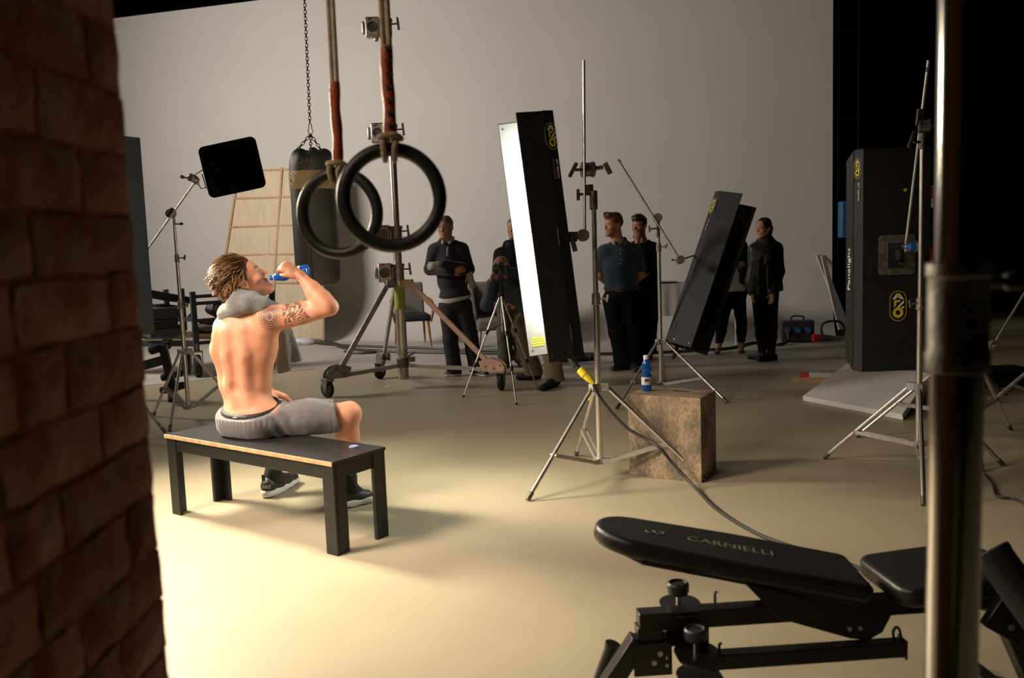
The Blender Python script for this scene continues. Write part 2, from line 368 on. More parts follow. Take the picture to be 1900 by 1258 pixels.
def fixture(label, cen, n, up, H=1.32, wb=.12, wh=.17, dl=.19, fl=.045, lit=0, logo=-1, dep=.075, name='fluorescent_fixture', top_cut=0, group=None, mats='black_paint', far_in='black_paint'):
    """long fluorescent bank. n: direction it shines, up: its long axis, cen: centre of the opening. logo: -1/+1 which side strip"""
    n = Vector(n).normalized(); up = Vector(up); up = (up-n*up.dot(n)).normalized(); s = n.cross(up).normalized(); cen = Vector(cen)
    t = thing(name, label, 'studio light', cen, group)
    def P(a, d, z): return cen + s*a + n*d + up*z
    h = H/2; T = .006
    # housing: back panel with two slanted shoulders, closed at the ends
    hb = MB(); prof = [(-wh, 0), (-wb, -dep), (wb, -dep), (wh, 0)]; inn = [(wh-.006, 0), (wb-.006, -dep+.008), (-wb+.006, -dep+.008), (-wh+.006, 0)]
    pp = prof+inn; k = len(pp)
    hb.add([P(a, d, -h) for a, d in pp]+[P(a, d, h) for a, d in pp], [(i, (i+1) % k, (i+1) % k+k, i+k) for i in range(k)])
    for z in (-h, h): hb.prism(prof, P(0, 0, z), s, n, .008)
    hs = hb.build('housing', mats, t, smooth=False, bevel=.002)
    rf = MB(); rf.add([P(a, d+.003, z) for z in (-h+.02, h-.02) for a, d in inn], [(i, i+1, i+5, i+4) for i in range(3)]).build('reflector', 'reflector' if lit else 'alu', t, smooth=False)
    for i in range(4):
        a = (i-1.5)*wb*.55; nb = MB().cyl(P(a, -dep*.35, -h+.24), P(a, -dep*.35, h-.11), .019, seg=14).build('tube', 'tube_lit' if lit else 'tube_off', t)
        if i == 0: pass
    # doors
    for sd in (-1, 1):
        a0, a1 = sd*wh, sd*(wh+fl); db = MB(); e = top_cut
        vs = [(a0, .002, -h), (a1, dl, -h+e), (a1, dl, h-e), (a0, .002, h)]; off = Vector((0, 0, 0)); dd = (P(a1, dl, 0)-P(a0, 0, 0)).normalized(); on = up.cross(dd).normalized()*T
        lo = [P(*q)-on*.5 for q in vs]; hi = [P(*q)+on*.5 for q in vs]
        db.add(lo+hi, [(3, 2, 1, 0), (4, 5, 6, 7)]+[(i, (i+1) % 4, (i+1) % 4+4, i+4) for i in range(4)])
        d = db.build('barn_door', mats, t, smooth=False)
        so = on if on.dot(s*sd) > 0 else -on
        if lit or far_in != mats:   # metal lining on the inner face
            ii = [P(a0, .002, -h+.005).lerp(P(a1, dl, -h+e+.005), f)-so*.7 for f in (.02, .985)]+[P(a0, .002, h-.005).lerp(P(a1, dl, h-e-.005), f)-so*.7 for f in (.985, .02)]
            MB().add(ii, [(0, 1, 2, 3)]).build('door_lining', 'reflector' if lit else far_in, d, smooth=False)
        hg = MB()
        for z in (-h*.8, 0, h*.8): hg.cyl(P(a0*1.01, 0, z-.05), P(a0*1.01, 0, z+.05), .006)
        hg.build('hinge', 'black_metal', d)
        for z in (-h+.035, h-.035):
            for f in (.15, .85):
                q = P(a0, 0, z).lerp(P(a1, dl, z*(1-e*f/h)), f); MB().cyl(q-so*1.2, q+so*1.2, .0065, seg=10).build('screw', 'brass', d)
    if logo:
        mid = (wb+wh)/2; a = logo*mid; sl = (P(logo*wh, 0, 0)-P(logo*wb, -dep, 0)).normalized(); on = sl.cross(up); on = on if on.dot(s*logo) > 0 else -on
        ex = up.cross(on).normalized()
        o = P(a, -dep/2, h-.14)+on*.005
        studio_logo(t, o, ex, up, .15)
        l = text('4FT 4BANK', 'lettering', 'white_print', t, P(a, -dep/2, h-.32)+on*.006+ex*.014, -up, ex, .022)
        text('LIGHTING SYSTEM', 'lettering', 'dim_print', t, P(a, -dep/2, h-.32)+on*.006-ex*.012, -up, ex, .014)
    t['_'] = 0; del t['_']
    return t, P
M['reflector'] = mat('reflector', (.50, .50, .50), .38, .6)
M['bank_black'] = mat('bank_black', (.014, .014, .0145), .5, 0, .2, 20, .15, 400)
M['tube_off'] = mat('tube_off', (.35, .35, .34), .3)
M['tube_lit'] = mat('tube_lit', (.97, 1, .86), .4, emit=36)

up = Vector((0, 0, 1))
# ---- centre: lit fixture on its stand
leanA = Vector((-.10, 0, 1))
cA = D(1030, 440, 5.12)+Vector((-.03, .0, 0))
fixA, PA = fixture('lit tall fluorescent light bank standing upright between the photographer and the bearded man', cA, (-.96, -.27, -.096), leanA, H=1.39, lit=1, dl=.165, fl=.035, wh=.155, logo=-1)
# yellow warning label on the far door's inner face near its foot
d0, d1 = PA(.155, 0, -.60), PA(.19, .165, -.60); ex = (d1-d0).normalized(); nn = ex.cross(leanA.normalized()); nn = nn if nn.y < 0 else -nn
for k, (z, w) in enumerate(((-.585, .07), (-.60, .085), (-.615, .085), (-.63, .075))):
    c = d0.lerp(d1, .62)+leanA.normalized()*(z+.60)+nn*.009
    MB().add([c-ex*w/2-leanA*.005, c+ex*w/2-leanA*.005, c+ex*w/2+leanA*.004, c-ex*w/2+leanA*.004], [(0, 1, 2, 3)]).build('warning_label', 'yellow_print', fixA, smooth=False)
axA = (.503, 5.17)
stA = light_stand('shiny steel tripod stand with wide legs carrying the lit light bank', axA, [(.057, 4.735), (1.097, 5.006), (.40, 5.72)], .555, .09, .62,
    [(1.10, .0185), (1.66, .0155)], knobs=[(.9, -.4, 0)])
A = Vector((*axA, 0)); hd = A+up*1.83+Vector((-.03, -.02, 0))
jb = MB(); jb.cyl(A+up*1.60, A+up*1.71, .024, seg=18); jb.box(A+up*1.72+Vector((-.025, 0, 0)), (.05, .04, .05)); jb.build('top_collar', 'dark_steel', stA, bevel=.003)
kb = MB(); e = A+up*1.69+Vector((-.09, -.03, 0)); kb.cyl(A+up*1.69, e, .008); kb.bar(e-up*.035, e+up*.03, .02, .014); kb.build('wing_knob', 'dark_steel', stA, bevel=.003)
knuckle(stA, hd, (-1, -.2, 0), .04, hdir=(.5, 0, .9)); kb = MB(); kb.cyl(hd, hd+Vector((.09, 0, .01)), .012); kb.bar(hd+Vector((.1, 0, .035)), hd+Vector((.13, 0, -.03)), .03, .012); kb.build('wing_handle', 'dark_steel', stA, bevel=.003)
rod = MB(); ra, rb_ = D(1083, 112, 5.08), D(1085, 430, 5.08); rod.cyl(ra, rb_, .0085, seg=12).build('vertical_rod', 'chrome', stA)
c2 = D(1072, 437, 5.08); 
knuckle(stA, c2+Vector((.03, 0, .0)), (0, -1, 0), .032, handle=0, name='lower_grip_head')
mb = MB(); mb.cyl(c2+Vector((.03, 0, 0)), PA(0, -.075, 0), .022); mb.box(c2+Vector((-.03, 0, -.01)), (.05, .06, .05)); mb.bar(c2+Vector((-.04, -.03, .0)), c2+Vector((-.02, -.05, -.09)), .028, .014); mb.build('fixture_bracket', 'black_metal', stA, bevel=.004)
# feed cable with a yellow plug, hanging from the fixture and running over the floor to the right
pl0, pl1 = D(1062, 672, 5.1), D(1096, 706, 5.05)
M['cable_black'] = mat('cable_black', (.03, .03, .03), .5)
cab = thing('power_cable', 'thick dark cable with a yellow plug looping from lit light bank to floor', 'cable', (pl0.x, pl0.y, 0))
pts = [pl0+Vector((-.03, .02, .03)), pl0, pl1, D(1112, 735, 5.1), D(1135, 765, 5.08), D(1165, 795, 5.04), D(1200, 815, 5.0), D(1225, 832, 4.95), D(1250, 862, 4.93), G(1290, 905, .02), G(1330, 945, .012), G(1400, 988, .012), G(1480, 1018, .012), G(1570, 1045, .012), G(1640, 1075, .012), G(1760, 1110, .012), V(2.2, 2.75, .012), V(3.2, 2.9, .012), V(4.6, 2.5, .012)]
MB().tube(bez(pts, 8), .0095, seg=8).build('cord', 'cable_black', cab)
yb = MB(); u = (pl1-pl0).normalized(); a = pl0+u*.075; yb.lathe([(.012, -.02), (.024, -.01), (.026, .03), (.022, .035), (.022, .06), (.012, .10), (.009, .105)], a, frame(u), 18); yb.build('plug', 'yellow_print', cab)
MB().lathe([(.02, -.09), (.02, -.045), (.017, -.045), (.017, -.01)], a, frame(u), 18).build('connector', 'rubber', cab)
MB().tube(bez([D(1100, 735, 5.5), D(1094, 742, 5.5), D(1099, 728, 5.5)], 4), .012).build('cable_tie', 'yellow_print', cab)

# ---- tilted dark fixture at the back with boom arm stand
upB = (D(1335, 360, 7.9)-D(1253, 640, 7.7)).normalized()
fixB, PB = fixture('dark unlit fluorescent light bank leaning steeply to the right before the black-clad woman', D(1303, 503, 7.95), (.78, -.62, -.22), upB, H=1.42, logo=1, wh=.16, wb=.11, dl=.22, fl=.03)
stB = light_stand('shiny steel stand with a long slanting boom arm behind the wooden cube', (1.335, 7.85), [(.862, 7.276), (1.811, 7.387), (1.5, 8.6)], .50, .10, .62, [(1.36, .017), (1.585, .0135)], knobs=[(1, -.2, .1)])
B = Vector((1.37, 7.85, 0))
MB().cyl(D(1147, 296, 7.75), D(1262, 482, 7.75), .0085).build('boom_arm', 'chrome', stB)
MB().cyl(D(1147, 296, 7.75), D(1151, 302, 7.75), .0115).build('arm_end', 'brass', stB)
knuckle(stB, D(1220, 404, 7.8), (0, -1, 0), .036, m='grey_alu', handle=0); mb = MB(); c = D(1216, 424, 7.82); mb.cyl(c+V(-.05, 0, 0), c+V(.02, 0, 0), .009); mb.bar(c+V(-.055, 0, .03), c+V(-.05, 0, -.03), .016, .012); mb.cyl(D(1219, 410, 7.85), D(1220, 440, 7.85), .02); mb.build('top_collar', 'dull_steel', stB, bevel=.002)
c = D(1262, 482, 7.73); knuckle(stB, c, (0, -1, .1), .034, m='grey_alu', handle=0, name='lower_grip_head'); mb = MB(); mb.cyl(c, PB(-.02, -.075, .16), .007); mb.cyl(c+V(-.07, 0, 0), c, .006); mb.bar(c+V(-.07, 0, .012), c+V(-.07, 0, -.012), .012, .008); mb.build('fixture_bracket', 'dull_steel', stB)
b0 = PB(-.1, -.04, -.72)
tag(MB().tube([b0+V(0, 0, .02), b0+V(-.02, -.02, -.03), b0+V(-.05, -.03, -.10)], .018).build('cable_end', 'rubber', fixB))

# ---- right: tall dark fixture seen from behind, and its stand
fixC, PC = fixture('tall dark fluorescent light bank seen from its back, with an oval yellow badge low down', (2.34, 5.41, 1.235), (.0, 1, 0), (-.0, 0, 1), H=1.34, wb=.205, wh=.225, dl=.15, fl=-.015, dep=.09, logo=0, top_cut=.05, mats='bank_black')
ez = Vector((0, 0, 1)); exx = Vector((1, 0, 0))
def onback(x, z): return PC(0, -.097, z)+exx*x
sN = Vector((-.11, -.045*1.0, 0))
studio_logo(fixC, onback(.01, -.275), exx, ez, .185)
pb = MB(); pb.prism(rrect(.22, .24, .02), onback(0.0, .035), exx, ez, .006); pl = pb.build('mount_plate', 'dull_steel', fixC, smooth=False)
mb = MB(); mb.prism(rrect(.10, .15, .01), onback(-.01, .03)-V(0, .006, 0), exx, ez, .006); mb.box(onback(.0, .035)-V(0, .03, 0), (.03, .05, .06)); mb.bar(onback(.0, -.015)-V(0, .035, 0), onback(.055, -.03)-V(0, .05, 0), .016, .016); mb.build('mount_lever', 'black_metal', pl, bevel=.003)
for a, b in ((-.09, .095), (.09, .095), (-.09, -.095), (.09, -.095)): MB().cyl(onback(a, .035+b)-V(0, .004, 0), onback(a, .035+b), .004, seg=8).build('screw', 'black_metal', pl)
MB().cyl(onback(.045, .42)-V(0, .004, 0), onback(.045, .42), .010, seg=14).build('round_sticker', 'yellow_print', fixC)
# on the door and shoulder strip to the left
side_n = Vector((-.09, -.02, 0)).normalized(); sx_ = ez.cross(side_n).normalized()
mid = Vector((2.34-.215, 5.41-.045, 1.235))
for q in ((1, 'strip'),):
    exs = -sx_ if sx_.y < 0 else sx_
    exs = side_n.cross(ez)*-1
    studio_logo(fixC, mid+ez*.56+side_n*.006, ez.cross(side_n), ez, .12)
    text('4FT 4BANK', 'lettering', 'white_print', fixC, mid+ez*.42+side_n*.007+ez.cross(side_n)*.012, -ez, ez.cross(side_n), .022)
dn = Vector((-1, .05, 0)).normalized(); hing = Vector((2.34-.225, 5.41, 1.235)); tip = Vector((2.34-.21, 5.56, 1.235)); m_ = hing.lerp(tip, .5)
dn = ez.cross((tip-hing).normalized()); dn = dn if dn.x < 0 else -dn
text('Panalight', 'lettering', 'white_print', fixC, m_+dn*.005-ez*.05, ez, -(ez.cross(dn)), .075, bold=.008)
axC = (2.325, 4.97)
stC = light_stand('shiny steel tripod stand before the tall dark light bank with oval badge', axC, [(1.941, 5.409), (2.086, 4.389), (2.888, 5.098)], .52, .17, .62, [(1.02, .0175), (1.90, .0145)], knobs=[(-1, -.3, 0)])
cc = Vector((*axC, 0))
knuckle(stC, cc+up*1.985+V(.0, -.02, 0), (.9, -.3, 0), .032, hdir=(0, 0, 1)); mb = MB(); mb.cyl(cc+up*1.86, cc+up*1.955, .021); mb.bar(cc+V(-.03, -.01, 1.99), cc+V(-.02, -.01, 2.08), .03, .02); mb.cyl(cc+V(0, 0, 1.9), cc+V(-.06, -.02, 1.9), .008); mb.bar(cc+V(-.09, -.03, 1.87), cc+V(-.05, -.02, 1.96), .022, .014); mb.build('top_collar', 'dark_steel', stC, bevel=.003)
r0, r1 = D(1723, 112, 5.0), D(1681, 452, 5.2)
MB().cyl(r0, r1, .0085).build('slanting_rod', 'alu', stC)
MB().cyl(r0.lerp(r1, .035), r0.lerp(r1, .06), .0095).build('tape_band', 'blue', stC)
c = D(1684, 458, 5.2); mb = MB(); mb.cyl(c+V(-.01, -.03, 0), c+V(.03, -.03, 0), .03, seg=18); mb.build('blue_clamp', 'blue', stC, bevel=.003)
mb = MB(); mb.cyl(c+V(.03, -.03, 0), c+V(.045, -.03, 0), .033); mb.cyl(c+V(-.03, -.03, .025), c+V(-.01, -.03, .025), .012); mb.cyl(c+V(-.03, -.03, -.02), c+V(-.01, -.03, -.02), .012); mb.cyl(c, Vector((c.x+.02, 5.3, c.z)), .015); mb.build('clamp_jaw', 'steel', stC, bevel=.002)

# second stand hidden behind the foreground pole: legs show both sides
stD = light_stand('steel tripod stand mostly hidden behind the thick foreground pole', (2.95, 5.62), [(2.361, 5.957), (2.70, 4.98), (3.45, 6.0)], .62, .2, .6, [(1.0, .0175), (1.2, .0145)])
stE = light_stand('steel stand at right edge of picture whose silver-tipped leg reaches in', (3.98, 6.15), [(3.30, 6.28), (4.2, 5.5), (4.2, 6.9)], .62, .1, .55, [(1.3, .0175), (1.7, .0145)])
MB().cyl(Vector((3.98, 6.13, 1.6)), D(1848, 632, 6.1), .008).build('boom_arm', 'chrome', stE)
knuckle(stE, D(1842, 640, 6.08), (0, -1, 0), .03, m='grey_alu', hdir=(1, 0, 0), name='grip_head')

# ---- left edge fixture, cut off by the brick wall
upL = (D(258, 264, 6.3)-D(284, 612, 6.3)).normalized()
cL = D(271, 438, 6.3)
fixL, PL = fixture('dark fluorescent light bank half hidden behind the brick wall', cL+V(-.31, .05, 0), (.35, .94, 0), upL, H=1.42, wb=.12, wh=.17, dl=.2, fl=.02, logo=0, mats='kino_grey')
q = PL(-.15, -.05, .62)
MB().box(q, (.035, .012, .05)).build('yellow_sticker', 'yellow_print', fixL, smooth=False)
stL = light_stand('dull steel stand holding the light bank behind the brick wall', (-3.1, 6.75), [(-2.83, 6.98), (-3.4, 7.0), (-3.15, 6.3)], .5, .12, .6, [(1.0, .0175), (1.5, .015)], m='dull_steel')

# ---- flag (black square) on its stand
stF = light_stand('steel stand with a slanting arm holding up the square black flag', (-2.82, 7.5), [(-2.81, 7.03), (-2.44, 7.78), (-3.22, 7.72)], .60, .10, .55, [(1.02, .018), (1.42, .0145), (1.80, .012)], knobs=[(1, -.3, 0), (1, 0, 0)])
MB().cyl(D(272, 465, 7.42), D(362, 338, 7.42), .0085).build('boom_arm', 'steel', stF)
kc = D(317, 396, 7.45); knuckle(stF, kc, (0, -1, 0), .034, m='dull_steel', handle=0); mb = MB(); mb.bar(kc+V(-.01, -.05, -.03), kc+V(.04, -.05, .04), .03, .02); mb.cyl(kc+V(.02, 0, -.09), kc+V(.07, 0, -.09), .006); mb.ball(kc+V(.08, 0, -.09), (.02, .01, .012)); mb.build('wing_handle', 'dark_steel', stF, bevel=.002)
c = D(358, 331, 7.42); mb = MB(); mb.cyl(c+V(-.03, 0, .02), c+V(.04, 0, -.03), .03); mb.cyl(c+V(-.01, -.04, 0), c+V(.01, .04, 0), .028); mb.ball(c+V(.04, -.02, -.04), .016); mb.build('grip_clamp', 'alu', stF, bevel=.003)
mb = MB(); mb.cyl(c, c+V(-.075, 0, .01), .007); mb.cyl(c+V(-.075, 0, .01), c+V(-.10, -.005, .02), .014); mb.build('clamp_handle', 'dark_steel', stF)
fa, fb, fc, fd = D(366, 272, 7.4), D(472, 254, 7.4), D(495, 344, 7.4), D(390, 371, 7.4)
fcen = (fa+fb+fc+fd)/4; fx = ((fb-fa)+(fc-fd)).normalized(); fz = ((fa-fd)+(fb-fc)).normalized(); fz = (fz-fx*fz.dot(fx)).normalized()
tf = thing('cutter_flag', 'square black cloth flag with rounded corners high in front of the pale wall', 'light flag', fcen)
W_, H_ = ((fb-fa).length+(fc-fd).length)/2, ((fa-fd).length+(fb-fc).length)/2
MB().prism(rrect(W_, H_, .045), fcen, fx, fz, .012).build('cloth', 'black_cloth', tf, smooth=False)
pr = rrect(W_-.01, H_-.01, .045); MB().tube([fcen+fx*x+fz*y for x, y in pr], .006, closed=True).build('wire_frame', 'black_metal', tf)
hb = MB(); hb.tube([fcen-fx*W_/2+fz*.03, c+V(0, 0, .02)], .0045, seg=6); hb.tube([c+V(.02, 0, -.0), D(373, 350, 7.4), D(383, 348, 7.4)], .0045, seg=6); hb.tube([D(375, 323, 7.4), D(383, 350, 7.4)], .0045, seg=6); hb.build('handle', 'black_metal', tf)

# ---- camera tripod and the camera
tp = thing('camera_tripod', 'slim silver photo tripod with three thin legs under the black camera', 'tripod', (-.03, 8.35, 0))
top = D(930, 545, 8.3)
for (px, py), col in (((860, 735), 'alu'), ((958, 749), 'dark_steel'), ((998, 722), 'dark_steel')):
    F = G(px, py, .01); lg = MB(); a = top+(F-top).normalized()*.02
    k1, k2 = top.lerp(F, .38), top.lerp(F, .70)
    lg.cyl(a, k1, .0115).cyl(k1, k2, .009).cyl(k2, F, .0065); l = lg.build('leg', 'alu' if col == 'alu' else 'steel', tp)
    for k in (k1, k2): u = (F-top).normalized(); MB().cyl(k-u*.025, k+u*.02, .016).build('leg_lock', 'black_plastic', l)
    MB().ball(F, (.012, .012, .014), seg=8, rings=6).build('foot', 'rubber', l)
mb = MB(); mb.cyl(top+V(0, 0, -.36), top, .011); mb.build('centre_column', 'alu', tp)
mb = MB(); mb.cyl(top+V(0, 0, -.05), top+V(0, 0, .02), .028); mb.cyl(top+V(0, 0, .02), top+V(0, 0, .10), .012); mb.box(top+V(0, 0, .13), (.06, .05, .05)); mb.box(top+V(0, 0, .165), (.075, .06, .012))
for px, py in ((860, 735), (958, 749), (998, 722)):
    F = G(px, py, .01); k1 = top.lerp(F, .38); MB().cyl(top+V(0, 0, -.28), k1, .004, seg=6).build('spreader_arm', 'black_plastic', tp)
mb.build('tripod_head', 'black_plastic', tp, bevel=.003)
cm = thing('photo_camera', 'black photo camera with a big lens on the slim silver tripod', 'camera', top+V(0, 0, .172))
b = top+V(.01, .0, .172); fw = Vector((-.35, -.92, -.1)).normalized(); rt = fw.cross(up).normalized(); R3 = Matrix((rt, fw, rt.cross(fw))).transposed()
def L3(x, y, z): return b+R3 @ Vector((x, y, z))
mb = MB(); mb.box(L3(0, 0, .055), (.145, .055, .10), R3); mb.box(L3(.055, .025, .05), (.03, .03, .095), R3); mb.box(L3(.0, 0, .115), (.06, .05, .035), R3, taper=.6); mb.cyl(L3(.05, 0, .105), L3(.05, 0, .12), .012); body = mb.build('camera_body', 'black_plastic', cm, bevel=.006)
mb = MB(); mb.lathe([(.032, 0), (.036, .02), (.036, .05), (.042, .055), (.042, .095), (.038, .1), (.032, .098)], L3(0, .02, .055), R3 @ Matrix(((1, 0, 0), (0, 0, 1), (0, -1, 0))).transposed(), 22, cap=False); lens = mb.build('lens', 'black_plastic', cm)
M['lens_glass'] = mat('lens_glass', (.02, .012, .008), .08, spec=1, coat=1)
MB().cyl(L3(0, .08, .055), L3(0, .085, .055), .031, seg=22).build('front_glass', 'lens_glass', lens); MB().tube([L3(.034*math.cos(a), .118, .055+.034*math.sin(a)) for a in np.linspace(0, 2*PI, 20, endpoint=False)], .0025, closed=True, seg=6).build('lens_ring', 'dim_print', lens)
text('SLR', 'lettering', 'white_print', body, L3(0, .031, .112), -rt, rt.cross(fw), .012) if False else None
MB().tube(bez([L3(-.07, 0, .08), L3(-.12, -.02, -.05), L3(-.10, 0, -.25), L3(-.02, -.02, -.33), L3(.06, 0, -.2)], 6), .004, seg=6).build('strap', 'rubber', cm)

# ================================================================ BENCH, CUBE, BOTTLES
M['bench_black'] = mat('bench_black', (.008, .0078, .0075), .45, 0, .25, 18, .12, 150, stretch=(1, 1, 6))
M['bench_top'] = mat('bench_top', (.013, .0135, .015), .32, 0, .2, 10, .06, 200)
M['raw_edge'] = mat('raw_edge', (.45, .29, .15), .6, 0, .2, 25, stretch=(1, 1, 1))
bu = Vector((math.cos(-.6303), math.sin(-.6303), 0)); bv = Vector((-bu.y, bu.x, 0)); bo = Vector((-.847, 3.958, 0)); BL, BW = 1.3325, .3487
Rb = Matrix((bu, bv, up)).transposed()
tb = thing('bench', 'long black wooden bench the shirtless man sits on', 'bench', bo-bu*BL/2+bv*BW/2)
def bp(a, b, z): return bo-bu*a+bv*b+up*z
MB().box(bp(BL/2, BW/2, .442), (BL, BW, .016), Rb).build('seat', 'bench_top', tb, smooth=False, bevel=.0015)
MB().box(bp(BL/2, -.0035, .4405), (BL, .007, .019), Rb).build('pale_edge', 'raw_edge', tb, smooth=False)
for b in (.02, BW-.02): MB().box(bp(BL/2, b, .397), (BL-.14, .02, .074), Rb).build('long_rail', 'bench_black', tb, smooth=False, bevel=.002)
for a in (.02, BL-.02): MB().box(bp(a, BW/2, .397), (.02, BW-.14, .074), Rb).build('short_rail', 'bench_black', tb, smooth=False, bevel=.002)
for a, sa in ((.004, 1), (BL-.004, -1)):
    for b, sb in ((.004, 1), (BW-.004, -1)):   # each leg is an L of two boards
        mb = MB(); mb.box(bp(a+sa*.038, b+sb*.011, .217), (.076, .022, .434), Rb); mb.box(bp(a+sa*.011, b+sb*.045, .217), (.022, .066, .434), Rb)
        mb.build('leg', 'bench_black', tb, smooth=False, bevel=.002)
cp = thing('bottle_cap', 'small blue bottle cap disc lying on the near end of the black bench', 'cap', (-.80, 4.265, .45))
M['cap_blue'] = mat('cap_blue', (.22, .28, .62), .4)
MB().lathe([(.024, 0), (.024, .004), (.021, .006)], (-.802, 4.262, .4502), seg=24).build('disc', 'cap_blue', cp)
MB().tube([Vector((-.802+.012*math.cos(a), 4.262+.012*math.sin(a), .4568)) for a in np.linspace(0, 2*PI, 16, endpoint=False)], .001, closed=True, seg=5).build('rim_print', 'white_print', cp)

def cube_mat():
    m = bpy.data.materials.new('worn_plywood'); m.use_nodes = True; nt = m.node_tree; b = nt.nodes['Principled BSDF']; b.inputs['Roughness'].default_value = .6
    tc = nt.nodes.new('ShaderNodeTexCoord'); mp = nt.nodes.new('ShaderNodeMapping'); mp.inputs['Scale'].default_value = (1, 1, .6)
    nt.links.new(tc.outputs['Object'], mp.inputs[0])
    def noise(s, d): n = nt.nodes.new('ShaderNodeTexNoise'); n.inputs['Scale'].default_value = s; n.inputs['Detail'].default_value = d; n.inputs['Roughness'].default_value = .65; nt.links.new(mp.outputs[0], n.inputs[0]); return n
    a, c = noise(5.5, 7), noise(70, 6)
    r = nt.nodes.new('ShaderNodeValToRGB'); e = r.color_ramp.elements; e[0].position = .38; e[0].color = (.13, .105, .08, 1); e[1].position = .62; e[1].color = (.40, .31, .20, 1)
    nt.links.new(a.outputs[0], r.inputs[0])
    r2 = nt.nodes.new('ShaderNodeValToRGB'); e = r2.color_ramp.elements; e[0].position = .3; e[0].color = (.5, .5, .5, 1); e[1].position = .66; e[1].color = (1.3, 1.25, 1.2, 1)
    nt.links.new(c.outputs[0], r2.inputs[0])
    mx = nt.nodes.new('ShaderNodeMix'); mx.data_type = 'RGBA'; mx.blend_type = 'MULTIPLY'; mx.inputs['Factor'].default_value = 1
    nt.links.new(r.outputs[0], mx.inputs[6]); nt.links.new(r2.outputs[0], mx.inputs[7]); nt.links.new(mx.outputs[2], b.inputs['Base Color'])
    return m
M['worn_ply'] = cube_mat()
qa, qb = G(1168, 882), G(1302, 896); cu_ = (qb-qa).normalized(); cv = up.cross(cu_); CW = (qb-qa).length; CD = .30; CHt = .497
Rc = Matrix((cu_, cv, up)).transposed()
tc_ = thing('wooden_cube', 'worn stained plywood cube with a blue water bottle standing on it', 'box', qa+cu_*CW/2+cv*CD/2)
def qp(a, b, z): return qa+cu_*a+cv*b+up*z
for nm, c, s in (('front_panel', (CW/2, .009, CHt/2), (CW, .018, CHt)), ('back_panel', (CW/2, CD-.009, CHt/2), (CW, .018, CHt)), ('side_panel', (.009, CD/2, CHt/2), (.018, CD-.036, CHt)),
                 ('side_panel', (CW-.009, CD/2, CHt/2), (.018, CD-.036, CHt)), ('top_panel', (CW/2, CD/2, CHt-.008), (CW-.03, CD-.03, .018)), ('bottom_panel', (CW/2, CD/2, .012), (CW-.036, CD-.036, .018))):
    MB().box(qp(*c), s, Rc).build(nm, 'worn_ply', tc_, smooth=False, bevel=.003)
MB().prism(rrect(.11, .028, .013), qp(CW*.60, CD*.62, CHt+.0015), cu_, cv, .002).build('hand_slot', 'dark_print', tc_, smooth=False)
def pet_blue():
    m = bpy.data.materials.new('blue_pet'); m.use_nodes = True; b = m.node_tree.nodes['Principled BSDF']
    b.inputs['Base Color'].default_value = (.03, .22, .85, 1); b.inputs['Roughness'].default_value = .06; b.inputs['Transmission Weight'].default_value = .75; b.inputs['IOR'].default_value = 1.33
    return m
M['pet'] = pet_blue(); M['label_grey'] = mat('label_grey', (.62, .62, .68), .4)
def bottle(label, o, R, cap=True, h=.215, r=.031):
    t = thing('water_bottle', label, 'bottle', o)
    pr = [(r*.7, 0), (r*.95, .004), (r, .012), (r*.97, .03), (r, .036), (r, .09), (r*.96, .095), (r*.8, .108), (r*.82, .118), (r*.97, .128), (r*.98, .145), (r*.8, .17), (r*.5, .192), (r*.42, .198), (r*.42, .215)]
    pr = [(a, z*h/.215) for a, z in pr]; MB().lathe(pr, o, R, 28).build('bottle_body', 'pet', t)
    MB().lathe([(r*1.012, .04), (r*1.012, .088)], o, R, 28, cap=False).build('label_band', 'label_grey', t)
    if cap: MB().lathe([(r*.52, .196), (r*.54, .198), (r*.54, .214), (r*.48, .218)], o, R, 20).build('screw_cap', 'white_plastic', t)
    else: MB().lathe([(r*.50, .190), (r*.50, .196)], o, R, 20).build('neck_ring', 'white_plastic', t)
    return t
M['label_dark'] = mat('label_dark', (.05, .04, .16), .5)
bo2 = G(1200, 725, .4985)
tbb = bottle('blue plastic water bottle with white cap on top of the wooden cube', bo2, Matrix.Identity(3))
MB().box(bo2+V(-.003, -.0315, .069), (.026, .002, .016)).build('label_print', 'label_dark', tbb, smooth=False)
MB().box(bo2+V(-.003, -.0328, .069), (.014, .001, .006)).build('label_print', 'red', tbb, smooth=False)

# papers on the floor
M['paper'] = mat('paper', (.50, .47, .42), .8)
def sheet(pts, label):
    pts = [G(*p) for p in pts]; c = sum(pts, Vector())/len(pts); mb = MB()
    mb.add([p+up*.001 for p in pts]+[p+up*.0035 for p in pts], [tuple(range(len(pts)))[::-1], tuple(range(len(pts), 2*len(pts)))]+[(i, (i+1) % len(pts), (i+1) % len(pts)+len(pts), i+len(pts)) for i in range(len(pts))])
    return tag(mb.build('paper_sheet', 'paper', smooth=False), label, 'paper')
sheet([(1213, 700), (1262, 697), (1286, 708), (1222, 711)], 'flat pale sheet of paper on the floor behind the wooden cube')
sheet([(708, 720), (718, 716), (727, 716), (722, 720)], 'small white scrap on floor below the castor stand')

